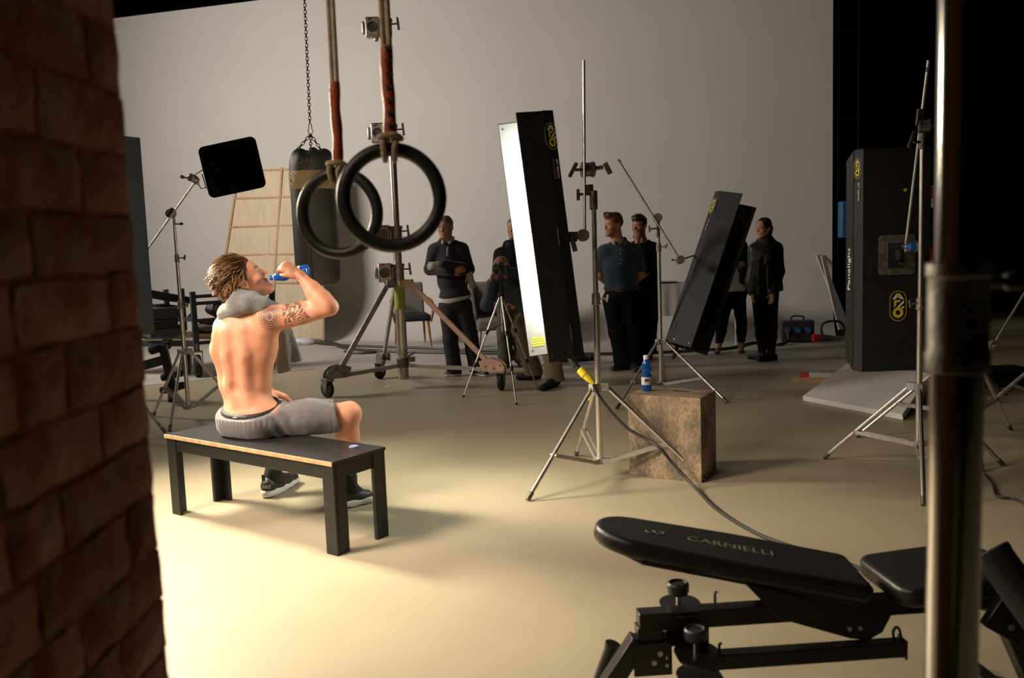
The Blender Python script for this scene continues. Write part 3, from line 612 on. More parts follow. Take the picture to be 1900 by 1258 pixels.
# ================================================================ GYM RINGS
M['ring_black'] = mat('ring_black', (.018, .017, .015), .46, 0, .25, 20, .1, 90)
def rope_mat():
    m = mat('rope', (.62, .51, .36), .9, 0, .2, 60); nt = m.node_tree; b = nt.nodes['Principled BSDF']
    tc = nt.nodes.new('ShaderNodeTexCoord'); w = nt.nodes.new('ShaderNodeTexWave'); w.inputs['Scale'].default_value = 90; w.bands_direction = 'DIAGONAL'; nt.links.new(tc.outputs['Object'], w.inputs[0])
    bp_ = nt.nodes.new('ShaderNodeBump'); bp_.inputs['Strength'].default_value = 1; bp_.inputs['Distance'].default_value = .003; nt.links.new(w.outputs[0], bp_.inputs['Height']); nt.links.new(bp_.outputs[0], b.inputs['Normal']); return m
M['rope'] = rope_mat()
def leather_mat():
    m = mat('leather', (.42, .085, .028), .42, 0, .3, 25, .2, 120); nt = m.node_tree; b = nt.nodes['Principled BSDF']
    tc = nt.nodes.new('ShaderNodeTexCoord'); v = nt.nodes.new('ShaderNodeTexVoronoi'); v.inputs['Scale'].default_value = 140; nt.links.new(tc.outputs['Object'], v.inputs[0])
    r = nt.nodes.new('ShaderNodeValToRGB'); r.color_ramp.elements[0].position = .12; r.color_ramp.elements[0].color = (.15, .1, .1, 1); r.color_ramp.elements[1].position = .25; nt.links.new(v.outputs[0], r.inputs[0])
    old = b.inputs['Base Color'].links[0].from_socket; mx = nt.nodes.new('ShaderNodeMix'); mx.data_type = 'RGBA'; mx.blend_type = 'MULTIPLY'; mx.inputs['Factor'].default_value = 1
    nt.links.new(old, mx.inputs[6]); nt.links.new(r.outputs[0], mx.inputs[7]); nt.links.new(mx.outputs[2], b.inputs['Base Color']); return m
M['leather'] = leather_mat()
def gym_ring(label, Y, cpx, ro, rt, yaw, sleeve, topx, stitches=0, slr=.0135):
    c = D(*cpx, Y); t = thing('gym_ring', label, 'gym ring', c); ex = Vector((math.cos(yaw), math.sin(yaw), 0)); roll = .03
    ez_ = Vector((0, 0, 1)); R = ro-rt
    MB().tube([c+ex*R*math.cos(a)+ez_*R*math.sin(a) for a in np.linspace(0, 2*PI, 64, endpoint=False)], rt, seg=16, closed=True).build('ring', 'ring_black', t)
    top = c+ez_*R; s0, s1 = [D(*q, Y) for q in sleeve]
    path = bez([s1, s1.lerp(s0, .33)+ex*.002, s1.lerp(s0, .66)-ex*.0015, s0], 5)
    MB().tube(path, [slr*(1+.06*math.sin(i*1.1)) for i in range(len(path))], seg=14).build('leather_sleeve', 'leather', t)
    ny = ez_.cross(ex)
    # rope loops choking the ring
    for k, sx in enumerate((-1, 1)):
        p = [s1+ex*sx*.006+ny*0, s1+ex*sx*(rt*.9)+ny*-.018-ez_*.012, top+ex*sx*.012-ny*(rt+.007)-ez_*.0, top+ex*sx*.010-ny*(.004)-ez_*(rt+.008), top+ex*sx*.010+ny*(rt+.006), s1+ex*sx*.008+ny*.012]
        MB().tube(bez(p, 6), .0066, seg=10).build('rope_loop', 'rope', t)
    lp = [s1-ex*.012-ny*.004-ez_*.004, s1-ex*(.022)-ny*.012-ez_*.006, s1-ex*.012-ny*.026-ez_*.004, s1+ex*.012-ny*.026-ez_*.004, s1+ex*.024-ny*.012-ez_*.01, s1+ex*.012+ny*.006-ez_*.006]
    MB().tube(bez(lp, 6), .0066, seg=10).build('rope_loop', 'rope', t)
    e = D(*topx, Y); d = (e-s0).normalized(); E = s0+d*((7.2-s0.z)/d.z)
    for sx in (-1, 1): MB().tube([s0+ex*sx*.0062-d*.03, s0+ex*sx*.0065, e+ex*sx*.0062, E+ex*sx*.006], .0056, seg=10).build('strap_rope', 'rope', t)
    if stitches:
        for i in range(7):
            f = (i+.35)/7; q = s0.lerp(s1, f)+ex*.004-ny*(slr*.93)
            MB().tube([q-ex*.007+ez_*.003, q+ny*-.002, q+ex*.008-ez_*.001], .0028, seg=6).build('stitch', 'dark_print', t)
            MB().tube([q-ex*.006-ez_*.005, q+ny*-.002-ez_*.002, q+ex*.007+ez_*.004], .0024, seg=6).build('stitch', 'dark_print', t)
gym_ring('nearer of the two black gym rings, hung by a stitched leather sleeve', 1.93, (727, 367), .119, .0155, .10, ((717, 85), (723, 250)), (712, 0), 1)
gym_ring('farther of the two black gym rings, overlapped by the nearer one', 2.30, (630, 396), .119, .0155, -.22, ((621, 152), (627, 300)), (613, 0))

# ================================================================ PUNCHING BAG
M['bag'] = mat('bag', (.085, .086, .092), .42, 0, .15, 5, .2, 260)
M['bag_band'] = mat('bag_band', (.62, .48, .27), .55, 0, .1, 8)
Y = 7.0; bz1, bz0 = D(585, 275, Y).z, D(585, 530, Y).z; bc = D(584, 400, Y); r = .176; bx, by = bc.x, Y; H = bz1-bz0
t = thing('punching_bag', 'grey leather punching bag hanging from a chain behind the gym rings', 'punching bag', (bx, by, bz0))
lean = .0
def bagpt(a, z, rr): return Vector((bx+rr*math.cos(a), by+rr*math.sin(a), z))
mb = MB(); seg = 56; prof = [(.0, 0), (.10, .0), (.15, .012), (.172, .04), (r, .09), (r, .5), (r, H-.30), (r, H-.16), (r*.99, H-.10), (r*.88, H-.045), (r*.62, H-.008), (.0, H-.035)]
vs = []; fs = []
for rr, z in prof[1:-1]:
    for i in range(seg):
        a = 2*PI*i/seg; k = max(0, (z-(H-.12))/.12); q = rr*(1+.07*k*math.sin(9*a))
        vs.append(bagpt(a, bz0+z+.022*k*math.sin(5*a+1), q))
n = len(prof)-2
for j in range(n-1):
    for i in range(seg): fs.append((j*seg+i, j*seg+(i+1) % seg, (j+1)*seg+(i+1) % seg, (j+1)*seg+i))
vs += [Vector((bx, by, bz0)), Vector((bx, by, bz1-.035))]
for i in range(seg): fs.append((len(vs)-2, (i+1) % seg, i)); fs.append((len(vs)-1, (n-1)*seg+i, (n-1)*seg+(i+1) % seg))
mb.add(vs, fs).build('bag_body', 'bag', t, sub=1)
zb1, zb0 = D(545, 318, Y-.1).z, D(545, 352, Y-.1).z
bd = MB().lathe([(r+.002, 0), (r+.003, .002), (r+.003, zb1-zb0-.002), (r+.002, zb1-zb0)], (bx, by, zb0), seg=56, cap=False).build('printed_band', 'bag_band', t)
MB().tube([bagpt(-PI/2-.15+.12, bz0+.05, r*.99), bagpt(-PI/2-.03, bz0+.12, r+.001), bagpt(-PI/2-.03, zb0, r+.002)], .003, seg=6).build('seam', 'dark_print', t)
MB().tube([bagpt(-PI/2-.03, zb0, r+.003), bagpt(-PI/2-.03, zb1, r+.003)], .002, seg=6).build('seam', 'wood_light', t)
def onbag(body, a0, zc, size, m='dark_print', bold=.01):
    o = text(body, 'lettering', m, bd, (0, 0, 0), (1, 0, 0), (0, 0, 1), size, .001, bold=bold)
    for v in o.data.vertices:
        a = a0+v.co.x/r; v.co = bagpt(a, zc+v.co.z, r+.0035-v.co.y*0)
for a0 in (-PI/2-.98, -PI/2+.55):
    zc = (zb0+zb1)/2; onbag('GB', a0, zc, .042)
    for word, sg in (('SPORT', 1), ('BOXING', -1)):
        for i, ch in enumerate(word):
            th = (i-(len(word)-1)/2)*.42; onbag(ch, a0+math.sin(th)*.045/r, zc+sg*math.cos(th)*.040-(.0 if sg > 0 else .004), .020)
    db = MB()
    for i in range(20):
        th = 2*PI*i/20; x, z = .072*math.cos(th), .062*math.sin(th)
        if abs(z) < .056+1: a = a0+x/r; p = bagpt(a, zc+z, r+.004); nn_ = Vector((math.cos(a), math.sin(a), 0)); db.cyl(p-nn_*.001, p+nn_*.001, .004, seg=6)
    tag(db.build('dot_ring', 'dark_print', bd), kind='stuff')
# hanging tab with rivets on the front
tb_ = MB(); ta = -PI/2-.08
out = [(.0, .0), (.028, .035), (.032, .075), (.014, .14), (-.014, .14), (-.032, .075), (-.028, .035)]
lo = [bagpt(ta+x/r, bz1-.165+z, (r+.006)*(1-.55*max(0, z-.03)/.14)) for x, z in out]; hi = [p+V(0, -.006, 0) for p in lo]; k = len(lo)
tb_.add(lo+hi, [tuple(range(k)), tuple(range(2*k-1, k-1, -1))]+[(i, (i+1) % k, (i+1) % k+k, i+k) for i in range(k)]).build('hanging_tab', 'bag', t, smooth=False)
for x, z in ((0, .012), (.024, .04), (-.024, .04), (.027, .07), (-.027, .07)):
    p = bagpt(ta+x/r, bz1-.165+z, r+.012); MB().ball(p+V(0, 0, 0), .005, seg=8, rings=6).build('rivet', 'brass', t)
def chain(a, b, parent, ln=.032, wr=.0035, w=.011):
    a, b = Vector(a), Vector(b); d = (b-a); n = max(2, int(d.length/(ln*.78))); u = d.normalized(); R = frame(u); mb = MB()
    for i in range(n):
        c = a+d*((i+.5)/n); x = R.col[0] if i % 2 else R.col[1]; x = (R.col[0]+x*.0).normalized() if False else x
        pts = [c+x*w*math.cos(q)+u*(ln/2-w)*(1 if math.sin(q) >= 0 else -1)+u*w*math.sin(q) for q in np.linspace(.15, 2*PI+.15, 8, endpoint=False)]
        mb.tube(pts, wr, seg=5, closed=True)
    return tag(mb.build('chain', 'dark_steel', parent), kind='stuff')
ap = D(575, 228, Y); ap.y = by
MB().tube([ap+V(.0, 0, -.045)+Vector((math.cos(q)*(.020 if math.sin(q) < 0 else .012), 0, math.sin(q)*.045)) for q in np.linspace(0, 2*PI, 18, endpoint=False)], .004, seg=7, closed=True).build('carabiner', 'steel', t)
ap2 = ap-V(0, 0, .088)
for q in ((-.10, -.02, bz1-.01), (.025, -.12, bz1-.05), (.07, .05, bz1-.01)): chain(ap2, (bx+q[0], by+q[1], q[2]), t)
chain(ap, D(565, 0, Y)+V(0, 0, 3.5) if False else ap+(D(565, 0, Y)-ap)*2.4, t)

# ================================================================ PLYWOOD SCENERY FLAT leaning at the cyclorama
M['ply'] = mat('ply', (.52, .43, .31), .7, 0, .08, 3, .05, 40, stretch=(6, 6, .6))
M['batten'] = mat('batten', (.40, .25, .14), .7, 0, .15, 20)
TL, TR = D(443, 314, 14.25), D(597, 309, 13.75); BR_ = wl(-2.95, 1.02); BL_ = wl(-4.75, 1.02)
BR_ = BR_+(D(606, 638, BR_.y)-BR_).dot(V(1, 0, 0))*V(1, -.285, 0); BL_ = BL_+(D(397, 645, BL_.y)-BL_).dot(V(1, 0, 0))*V(1, -.285, 0)
BR_.z = BL_.z = .03
t = thing('scenery_flat', 'big pale plywood panel framed with thin battens, leaning on the back wall', 'panel', (BL_+BR_)/2)
nn = (BR_-BL_).cross(TL-BL_).normalized(); nn = nn if nn.y < 0 else -nn
MB().add([BL_, BR_, TR, TL]+[q-nn*.012 for q in (BL_, BR_, TR, TL)], [(0, 1, 2, 3), (7, 6, 5, 4), (0, 4, 5, 1), (1, 5, 6, 2), (2, 6, 7, 3), (3, 7, 4, 0)]).build('plywood_sheet', 'ply', t, smooth=False)
def fp(a, b): return BL_.lerp(BR_, a).lerp(TL.lerp(TR, a), b)+nn*.012
for a in (.008, .535, .992): MB().bar(fp(a, 0), fp(a, 1), .035, .024, nn.cross(up)).build('batten', 'batten', t, smooth=False)
for b in (.01, .17, .335, .50, .665, .83, .99): MB().bar(fp(0, b), fp(1, b), .026, .022, up).build('batten', 'batten', t, smooth=False)

# white foam panel leaning at the right end of the cyclorama
p0, p1, p2, p3 = G(1551, 612), None, None, None
t = thing('foam_sheet', 'narrow white sheet leaning against right end of the pale wall', 'sheet', (4.2, 11.75, 0))
a, b = D(1527, 474, 12.1), D(1560, 612, 11.75)
MB().bar(a, b, .07, .02, V(1, .3, 0)).build('board', 'white_plastic', t, smooth=False, bevel=.004)
MB().bar(a+V(.05, .3, 0), b+V(.12, .1, 0), .10, .02, V(1, .3, 0)).build('back_sheet', 'label_grey', t, smooth=False, bevel=.004)

# power box
M['dark_case'] = mat('dark_case', (.02, .02, .02), .5, 0, .2, 20)
pc = G(1481, 637); t = thing('power_box', 'black power distribution box with blue sockets behind the ponytailed woman', 'power box', pc)
Rp = rotz(-.25); 
def pp_(x, y, z): return pc+Rp @ Vector((x, y, z))
MB().box(pp_(0, .12, .155), (.40, .22, .27), Rp).build('case', 'dark_case', t, bevel=.012)
for x in (-.18, .18): MB().box(pp_(x, .12, .01), (.03, .2, .02), Rp).build('foot', 'rubber', t, bevel=.003)
MB().tube(bez([pp_(-.08, .12, .28), pp_(-.07, .12, .335), pp_(0, .12, .345), pp_(.07, .12, .335), pp_(.08, .12, .28)], 4), .012).build('carry_handle', 'rubber', t)
for x in (-.13, 0, .13):
    g = Rp @ Vector((0, -1, 0)); o = pp_(x, .01, .17); MB().lathe([(.045, 0), (.045, .025), (.038, .03), (.038, .018)], o, frame(g), 20).build('socket', 'grey_rubber', t); MB().lathe([(.03, .02), (.028, .032)], o, frame(g), 18).build('socket_face', 'blue', t)
ct = thing('floor_cable', 'thick black cable lying across the pale floor behind the people', 'cable', G(1000, 655))
MB().tube(bez([G(565, 634, .03), G(610, 636, .02), G(640, 646, .02), G(700, 651, .02), G(800, 654, .02), G(960, 656, .02), G(1080, 657, .02), G(1200, 655, .02), G(1300, 650, .02), G(1355, 646, .02), G(1400, 636, .02), G(1440, 640, .02), pp_(-.13, -.12, .05), pp_(-.13, -.04, .16)], 8), .022, seg=8).build('cord', 'cable_black', ct)
ct = thing('floor_cable', 'second black cable doubling the long one between panel and castor stand', 'cable', G(680, 645))
MB().tube(bez([G(575, 627, .05), G(612, 634, .03), G(648, 646, .02), G(690, 651, .02), G(692, 654, .02), G(655, 655, .02), G(640, 652, .02)], 8), .018, seg=8).build('cord', 'cable_black', ct)
MB().tube(bez([G(590, 637, .02), G(640, 641, .02), G(760, 645, .02), G(900, 650, .02), G(1020, 652, .02)], 8), .018, seg=8).build('cord', 'cable_black', ct)
pg = G(560, 632, .07); MB().lathe([(.03, 0), (.045, .03), (.045, .12), (.06, .13), (.06, .2), (.04, .24), (.02, .28)], pg+V(-.1, 0, 0), frame(V(1, 0, -.1)), 16).build('plug', 'label_grey', ct)
ct = thing('wall_cable', 'black cable with a red plug looping up right of the power box', 'cable', G(1540, 636))
MB().tube(bez([pp_(.42, .05, .08), pp_(.8, 0, .08), pp_(1.3, .0, .03)], 6)[:1]+bez([D(1527, 628, 11.2), D(1524, 605, 11.2), D(1540, 596, 11.2), D(1562, 600, 11.2), D(1572, 625, 11.2), G(1590, 640, .02), G(1630, 645, .02)], 8), .017, seg=8).build('cord', 'cable_black', ct)
MB().cyl(D(1508, 627, 11.2), D(1521, 627, 11.2), .05, seg=16).build('red_plug', 'red', ct); MB().lathe([(.05, 0), (.04, .1), (.03, .2), (.035, .21), (.03, .26)], D(1521, 627, 11.2), frame(V(1, -.05, -.05)), 16).build('grey_plug', 'grey_rubber', ct)
# foam board on the floor at right, tube and block
M['foam'] = mat('foam', (.82, .80, .77), .8, 0, .04, 30, .4, 120)
fpts = [G(1490, 744, .0), G(1676, 780, .0), D(1728, 700, 7.6), D(1574, 684, 7.9)]
t = thing('foam_board', 'thick white foam board lying propped on the floor under the dark light bank', 'foam board', G(1600, 745))
a, b, c, d = fpts; c.z = max(c.z, .12); d.z = max(d.z, .1); a.z = b.z = .0
d = D(1572, 684, 7.95); nq = (b-a).cross(d-a).normalized(); rr_ = ray(1730, 701); c = Vector((0, 0, CH)) + rr_*((a-Vector((0, 0, CH))).dot(nq)/rr_.dot(nq))
n_ = (b-a).cross(d-a).normalized(); n_ = n_ if n_.z > 0 else -n_
mb = MB(); q = [a, b, c, d]; lo = q; hi = [p+n_*.045 for p in q]
nn5 = 12; top = []; 
mb.add(lo+hi, [(3, 2, 1, 0), (4, 5, 6, 7)]+[(i, (i+1) % 4, (i+1) % 4+4, i+4) for i in range(4)]).build('board', 'foam', t, smooth=False, bevel=.006)
pm = (c+d)/2; MB().box((pm.x, pm.y-.05, pm.z/2-.01), (.4, .2, max(.04, pm.z-.03))).build('prop_block', 'foam', t, smooth=False)
t = thing('metal_tube', 'square aluminium tube with red end behind the foam board', 'tube', G(1500, 707)); 
a, b = G(1487, 707, .05), G(1560, 716, .05); a = D(1487, 705, 8.3); a.z = .075; b = a+V(.9, -.35, 0)
MB().bar(a, b, .045, .045, up).build('tube', 'alu', t, smooth=False); MB().bar(a-(b-a).normalized()*.01, a+(b-a).normalized()*.07, .048, .048, up).build('red_end', 'red', t, smooth=False)
t = thing('wood_block', 'short raw wooden block under the red tube end', 'block', (a.x, a.y, 0)); MB().box((a.x+.12, a.y-.03, .025), (.4, .08, .05), rotz(-.35)).build('block', 'batten', t, smooth=False, bevel=.002)

# ================================================================ WIND-UP CASTOR STAND
ax = D(746, 640, 8.8); ax.z = 0
t = thing('windup_stand', 'tall chrome wind-up stand on three big castor wheels beside the punching bag', 'stand', ax)
def zat(py, Y=8.8, px=745): return D(px, py, Y).z
def cw(a, b, r, nm, m='chrome'): return MB().cyl(ax+up*a, ax+up*b, r, seg=28).build(nm, m, t)
zb, zh = zat(703), zat(522)
cw(zb, zh+.08, .052, 'base_tube'); cw(zh+.08, zat(435)+.0, .041, 'riser'); cw(zat(435), zat(245, px=730), .037, 'riser'); cw(zat(245, px=730), 5.2, .043, 'riser', 'dark_steel')
cw(zb-.002, zb+.30, .0525, 'sleeve', 'steel')
M['sticker_green'] = mat('sticker_green', (.42, .50, .10), .5, 0, .1, 40)
MB().cyl(ax+up*zat(573), ax+up*zat(529), .054, seg=28, cap=False).build('instruction_sticker', 'sticker_green', t); MB().cyl(ax+up*zat(533), ax+up*zat(529), .0555, seg=28).build('yellow_ring', 'yellow_print', t)
for i in range(9):
    z = zat(537)-i*.019; MB().box(ax+V(-.0, -.0545, z), (.055-.01*(i % 3), .001, .006)).build('print_line', 'dark_print', t, smooth=False) if False else None
for py, px in ((505, 741), (435, 735), (247, 728), (52, 720)):   # crank gear boxes
    z = zat(py, px=px); mb = MB(); mb.cyl(ax+up*(z-.085), ax+up*(z+.075), .056, seg=24); mb.cyl(ax+up*(z+.05), ax+up*(z+.085), .064, seg=24); g = mb.build('collar', 'steel', t, bevel=.004)
    mb = MB(); c = ax+V(-.125, -.03, z); mb.box(c, (.135, .09, .19)); mb.box(c+V(-.09, 0, .0), (.03, .06, .12)); mb.box(c+V(.03, -.02, -.11), (.04, .04, .05)); gb = mb.build('gear_box', 'steel', g, bevel=.012)
    MB().lathe([(.05, 0), (.05, .02), (.036, .02), (.036, .001)], c+V(0, -.045, 0), frame(V(0, -1, 0)), 20).build('crank_socket', 'dark_steel', g)
    mb = MB(); mb.bar(c+V(-.04, -.05, .062), c+V(0, -.05, .078), .014, .01); mb.build('red_catch', 'red', g, smooth=False)
    mb = MB(); k = ax+V(.07, -.02, z+.03); mb.cyl(k-V(.02, 0, 0), k+V(.045, -.01, 0), .008); mb.bar(k+V(.045, -.01, .06), k+V(.055, -.01, -.06), .022, .012); mb.build('locking_knob', 'dark_steel', g, bevel=.003)
casters = [G(612, 738), G(932, 723), G(709, 702)]
for i, cst in enumerate(casters):
    d = cst-ax; d.z = 0; L = d.length; d.normalize(); sd = up.cross(d); mm = 'lit_pink_alu' if i == 1 else 'grey_alu' if i == 2 else 'steel'
    hub = ax+up*(zh-.02); ho = hub+d*.12; e = ax+d*(L-.10)+up*.235
    MB().box(hub+d*.08, (.13, .07, .075), Matrix((d, sd, up)).transposed()).build('hub_bracket', mm, t, bevel=.004)
    MB().bar(ho, e, .05, .03, sd.cross(e-ho)).build('leg', mm, t, bevel=.004)
    bh = ax+up*(zat(678))+d*.05; MB().bar(bh, ax+d*(L-.12)+up*.20, .04, .022, up).build('brace', 'grey_alu' if i != 1 else 'alu', t, bevel=.003)
    mb = MB(); poly = [(-.20, .0), (-.22, .07), (-.10, .10), (-.02, .08), (.02, .05), (.04, .02), (.04, -.03), (-.18, -.03)]
    for s in (-.045, .045): mb.prism(poly, ax+d*(L+.0)+up*.215+sd*s, d, up, .008)
    mb.cyl(ax+d*L+up*.19, ax+d*L+up*.17, .05, seg=18)
    hs = mb.build('wheel_housing', 'lit_pink_alu' if i == 1 else 'dull_steel', t, bevel=.002)
    bolts = MB()
    for q, zz in ((-.15, .02), (-.06, .0), (0, .03)): bolts.cyl(ax+d*(L+q)+up*(.215+zz)-sd*.052, ax+d*(L+q)+up*(.215+zz)+sd*.052, .009, seg=10)
    bolts.build('bolt', 'dark_steel', hs)
    wd = [V(.75, -.65, 0), V(.25, 1, 0), V(.5, .85, 0)][i].normalized(); wx = up.cross(wd); c = cst+up*.085-wd*.03
    w = MB().lathe([(.02, -.024), (.07, -.024), (.084, -.016), (.085, 0), (.084, .016), (.07, .024), (.02, .024)], c, frame(wx), 28).build('wheel', 'rubber', t)
    MB().lathe([(.05, -.027), (.05, .027)], c, frame(wx), 20).build('rim', 'grey_rubber', w)
    mb = MB()
    for s in (-1, 1): mb.prism([(-.045, .09), (.05, .09), (.02, -.02), (-.01, -.02)], c+wx*s*.034, wd, up, .005)
    mb.box(c+up*.092, (.085, .10, .008), Matrix((wx, wd, up)).transposed()); mb.cyl(c-wx*.04, c+wx*.04, .008); mb.build('fork', 'dull_steel', w)
    if i != 1: MB().box(c+up*.085+wd*.06, (.05, .05, .008), Matrix((wx, wd, up)).transposed()).build('brake_lever', 'steel', w)
mb = MB(); z = zat(672); mb.cyl(ax+up*(z-.05), ax+up*(z+.04), .064, seg=22); mb.box(ax+V(.09, -.02, z+.03), (.07, .05, .05)); mb.bar(ax+V(.03, -.05, z+.05), ax+V(.13, -.05, z+.10), .02, .015); mb.build('brace_collar', 'dark_steel', t, bevel=.003)

# ================================================================ CHAIRS, LADDER, TABLE AT THE BACK
def houndstooth():
    m = bpy.data.materials.new('houndstooth'); m.use_nodes = True; nt = m.node_tree; b = nt.nodes['Principled BSDF']; b.inputs['Roughness'].default_value = .9
    tc = nt.nodes.new('ShaderNodeTexCoord'); ch = nt.nodes.new('ShaderNodeTexChecker'); ch.inputs['Scale'].default_value = 120; ch.inputs['Color1'].default_value = (.30, .28, .26, 1); ch.inputs['Color2'].default_value = (.04, .04, .045, 1)
    nt.links.new(tc.outputs['Object'], ch.inputs[0]); nt.links.new(ch.outputs[0], b.inputs['Base Color']); return m
M['houndstooth'] = houndstooth(); M['navy_seat'] = mat('navy_seat', (.015, .018, .03), .85); M['grey_fabric'] = mat('grey_fabric', (.18, .165, .155), .9, 0, .1, 60, .3, 200)
c0 = G(766, 642); yaw = .22; Ry = rotz(yaw)
t = thing('armchair', 'wooden armchair with checked backrest and dark seat behind the wind-up stand', 'chair', c0)
def cpnt(x, y, z): return c0+Ry @ Vector((x, y, z))
bk = MB().box(cpnt(0, .28, .66), (.44, .07, .50), Ry @ Matrix.Rotation(-.22, 3, 'X')).build('backrest', 'houndstooth', t, bevel=.03, seg=3)
MB().box(cpnt(0, .0, .42), (.50, .48, .10), Ry).build('seat', 'navy_seat', t, bevel=.035, seg=3)
for sx in (-1, 1):
    MB().tube([cpnt(sx*.21, -.20, .38), cpnt(sx*.24, -.24, 0)], [.021, .012]).build('leg', 'wood_orange', t); MB().tube([cpnt(sx*.20, .22, .38), cpnt(sx*.22, .32, 0)], [.02, .012]).build('leg', 'wood_orange', t)
    MB().tube(bez([cpnt(sx*.25, -.20, .36), cpnt(sx*.285, -.22, .50), cpnt(sx*.29, -.18, .62), cpnt(sx*.28, .0, .66), cpnt(sx*.25, .22, .67)], 6), .02, flat=1.3).build('armrest', 'wood_orange', t)
c0 = G(925, 644); yaw = .12; Ry = rotz(yaw)
t = thing('lounge_chair', 'grey upholstered lounge chair behind the bald photographer', 'chair', c0)
M_ = 'grey_fabric'
MB().box(cpnt(.08, .05, .34), (.78, .62, .17), Ry).build('seat', M_, t, bevel=.05, seg=3)
MB().box(cpnt(.08, .34, .62), (.74, .14, .56), Ry @ Matrix.Rotation(-.2, 3, 'X')).build('backrest', M_, t, bevel=.05, seg=3)
for sx in (-1, 1):
    pts = [cpnt(.08+sx*.39, .36, .88), cpnt(.08+sx*.41, .22, .72), cpnt(.08+sx*.42, .0, .52), cpnt(.08+sx*.41, -.16, .46)]
    mb = MB()
    for a, b in zip(pts, pts[1:]): pass
    mb.prism([(.42, .30), (.46, .92), (.34, .96), (.20, .76), (-.02, .58), (-.20, .50), (-.22, .30)], cpnt(.08+sx*.41, 0, 0), Ry @ V(0, 1, 0), up, .09); mb.build('side_wing', M_, t, bevel=.03, seg=3)
    for y in (-.2, .3): MB().tube([cpnt(.08+sx*.33, y, .27), cpnt(.08+sx*.36, y*1.15, 0)], [.013, .008]).build('leg', 'dark_steel', t)
c0 = G(851, 646); Ry = rotz(.1)
t = thing('step_stool', 'black folding step stool behind the legs of the gloved man', 'stool', c0)
for sx in (-1, 1):
    MB().bar(cpnt(sx*.16, -.22, 0), cpnt(sx*.12, .0, .62), .03, .02).build('leg', 'black_metal', t); MB().bar(cpnt(sx*.16, .25, 0), cpnt(sx*.12, .03, .60), .025, .018).build('leg', 'black_metal', t)
for z, y in ((.20, -.15), (.41, -.07), (.62, .02)): MB().box(cpnt(0, y, z), (.27, .12+.05*(z > .6), .03), Ry).build('tread', 'black_metal', t, bevel=.004)
t = tag(MB().lathe([(.03, 0), (.034, .01), (.034, .13), (.015, .17), (.015, .19)], cpnt(0, .02, .636), seg=16).build('blue_bottle', 'pet'), 'blue bottle standing on the black step stool', 'bottle')
# draped table
tc0 = G(1236, 640); tc0 = Vector((2.05, 11.75, 0)); Ry = rotz(-.2); c0 = tc0
M['cloth_grey'] = mat('cloth_grey', (.42, .41, .40), .9)
t = thing('draped_table', 'small table draped in pale cloth between thin stand and leaning dark light', 'table', c0)
MB().box(cpnt(0, 0, .80), (.62, .5, .03), Ry).build('tabletop', 'label_grey', t)
for x in (-.26, .26):
    for y in (-.2, .2): MB().bar(cpnt(x, y, 0), cpnt(x, y, .79), .035, .035).build('leg', 'batten', t, smooth=False)
mb = MB(); seg = 80; per = []
for i in range(seg):
    f = i/seg*4; sd_ = int(f); g = f-sd_; x, y = [(-.33+.66*g, -.27), (.33, -.27+.54*g), (.33-.66*g, .27), (-.33, .27-.54*g)][sd_]
    per.append((x, y, i))
vs = []
for z, k in ((.822, 0), (.815, .3), (.6, 1), (.4, 1.3)):
    for x, y, i in per: w = 1+.035*k*math.sin(i*1.35); vs.append(cpnt(x*w, y*w, z))
for j in range(3):
    for i in range(seg): mb.f.append((j*seg+i, j*seg+(i+1) % seg, (j+1)*seg+(i+1) % seg, (j+1)*seg+i))
mb.v = vs; mb.mi = [0]*len(mb.f); mb.f.append(tuple(range(seg))); mb.mi.append(0); cl = mb.build('tablecloth', 'cloth_grey', smooth=True); tag(cl, 'pale cloth hanging over the small table behind the thin steel stand', 'tablecloth')
tg = MB().box(cpnt(-.05, -.05, .835), (.46, .3, .014), Ry).build('dark_folder', 'black_plastic', smooth=False); tag(tg, 'flat dark folder lying on the cloth-covered table', 'folder')
c0 = G(1338, 640, 0); Ry = rotz(-.3)
t = thing('folding_chair', 'thin pale folding chair behind the leaning dark light bank', 'chair', c0)
MB().box(cpnt(.0, .0, .45), (.4, .38, .02), Ry).build('seat', 'label_grey', t)
for sx in (-1, 1): MB().tube([cpnt(sx*.2, -.22, 0), cpnt(sx*.18, .2, .85)], .009).build('leg', 'label_grey', t); MB().tube([cpnt(sx*.2, .25, 0), cpnt(sx*.17, -.15, .45)], .009).build('leg', 'label_grey', t)
MB().box(cpnt(0, .19, .78), (.36, .015, .12), Ry).build('backrest', 'label_grey', t)

# ================================================================ EQUIPMENT CART at the left
M['slate'] = mat('slate', (.05, .056, .068), .5, .3, .15, 20)
c0 = G(362, 703); c0 = Vector((c0.x, c0.y+.12, 0)); d1 = V(1, .75, 0).normalized(); d2 = V(-.9, .25, 0).normalized()
t = thing('equipment_cart', 'dark steel equipment cart with fat rubber wheels behind the left stand', 'cart', c0)
def kp(a, b, z): return c0+d1*a+d2*b+up*z
LA, LB = .95, 1.5; dz = .42
for a in (0, LA):
    for b in (0, LB):
        if a == 0 and b == LB: continue
        MB().bar(kp(a, b, .30), kp(a, b, 1.00), .06, .05, d1).build('upright', 'slate', t, bevel=.003)
MB().bar(kp(0, .14, .55), kp(0, .14, 1.04), .05, .05, d1).build('upright', 'slate', t, bevel=.003)
for z in (.40, .66, .86, .94) : MB().bar(kp(0, 0, z), kp(LA, 0, z), .04, .04, up).build('side_rail', 'slate', t, bevel=.002)
for z in (.40, .68): MB().bar(kp(0, 0, z), kp(0, LB, z), .07 if z < .5 else .05, .04, up).build('front_rail', 'slate', t, bevel=.002)
MB().bar(kp(LA, 0, .4), kp(LA, LB, .4), .07, .04, up).build('rear_rail', 'slate', t, bevel=.002)
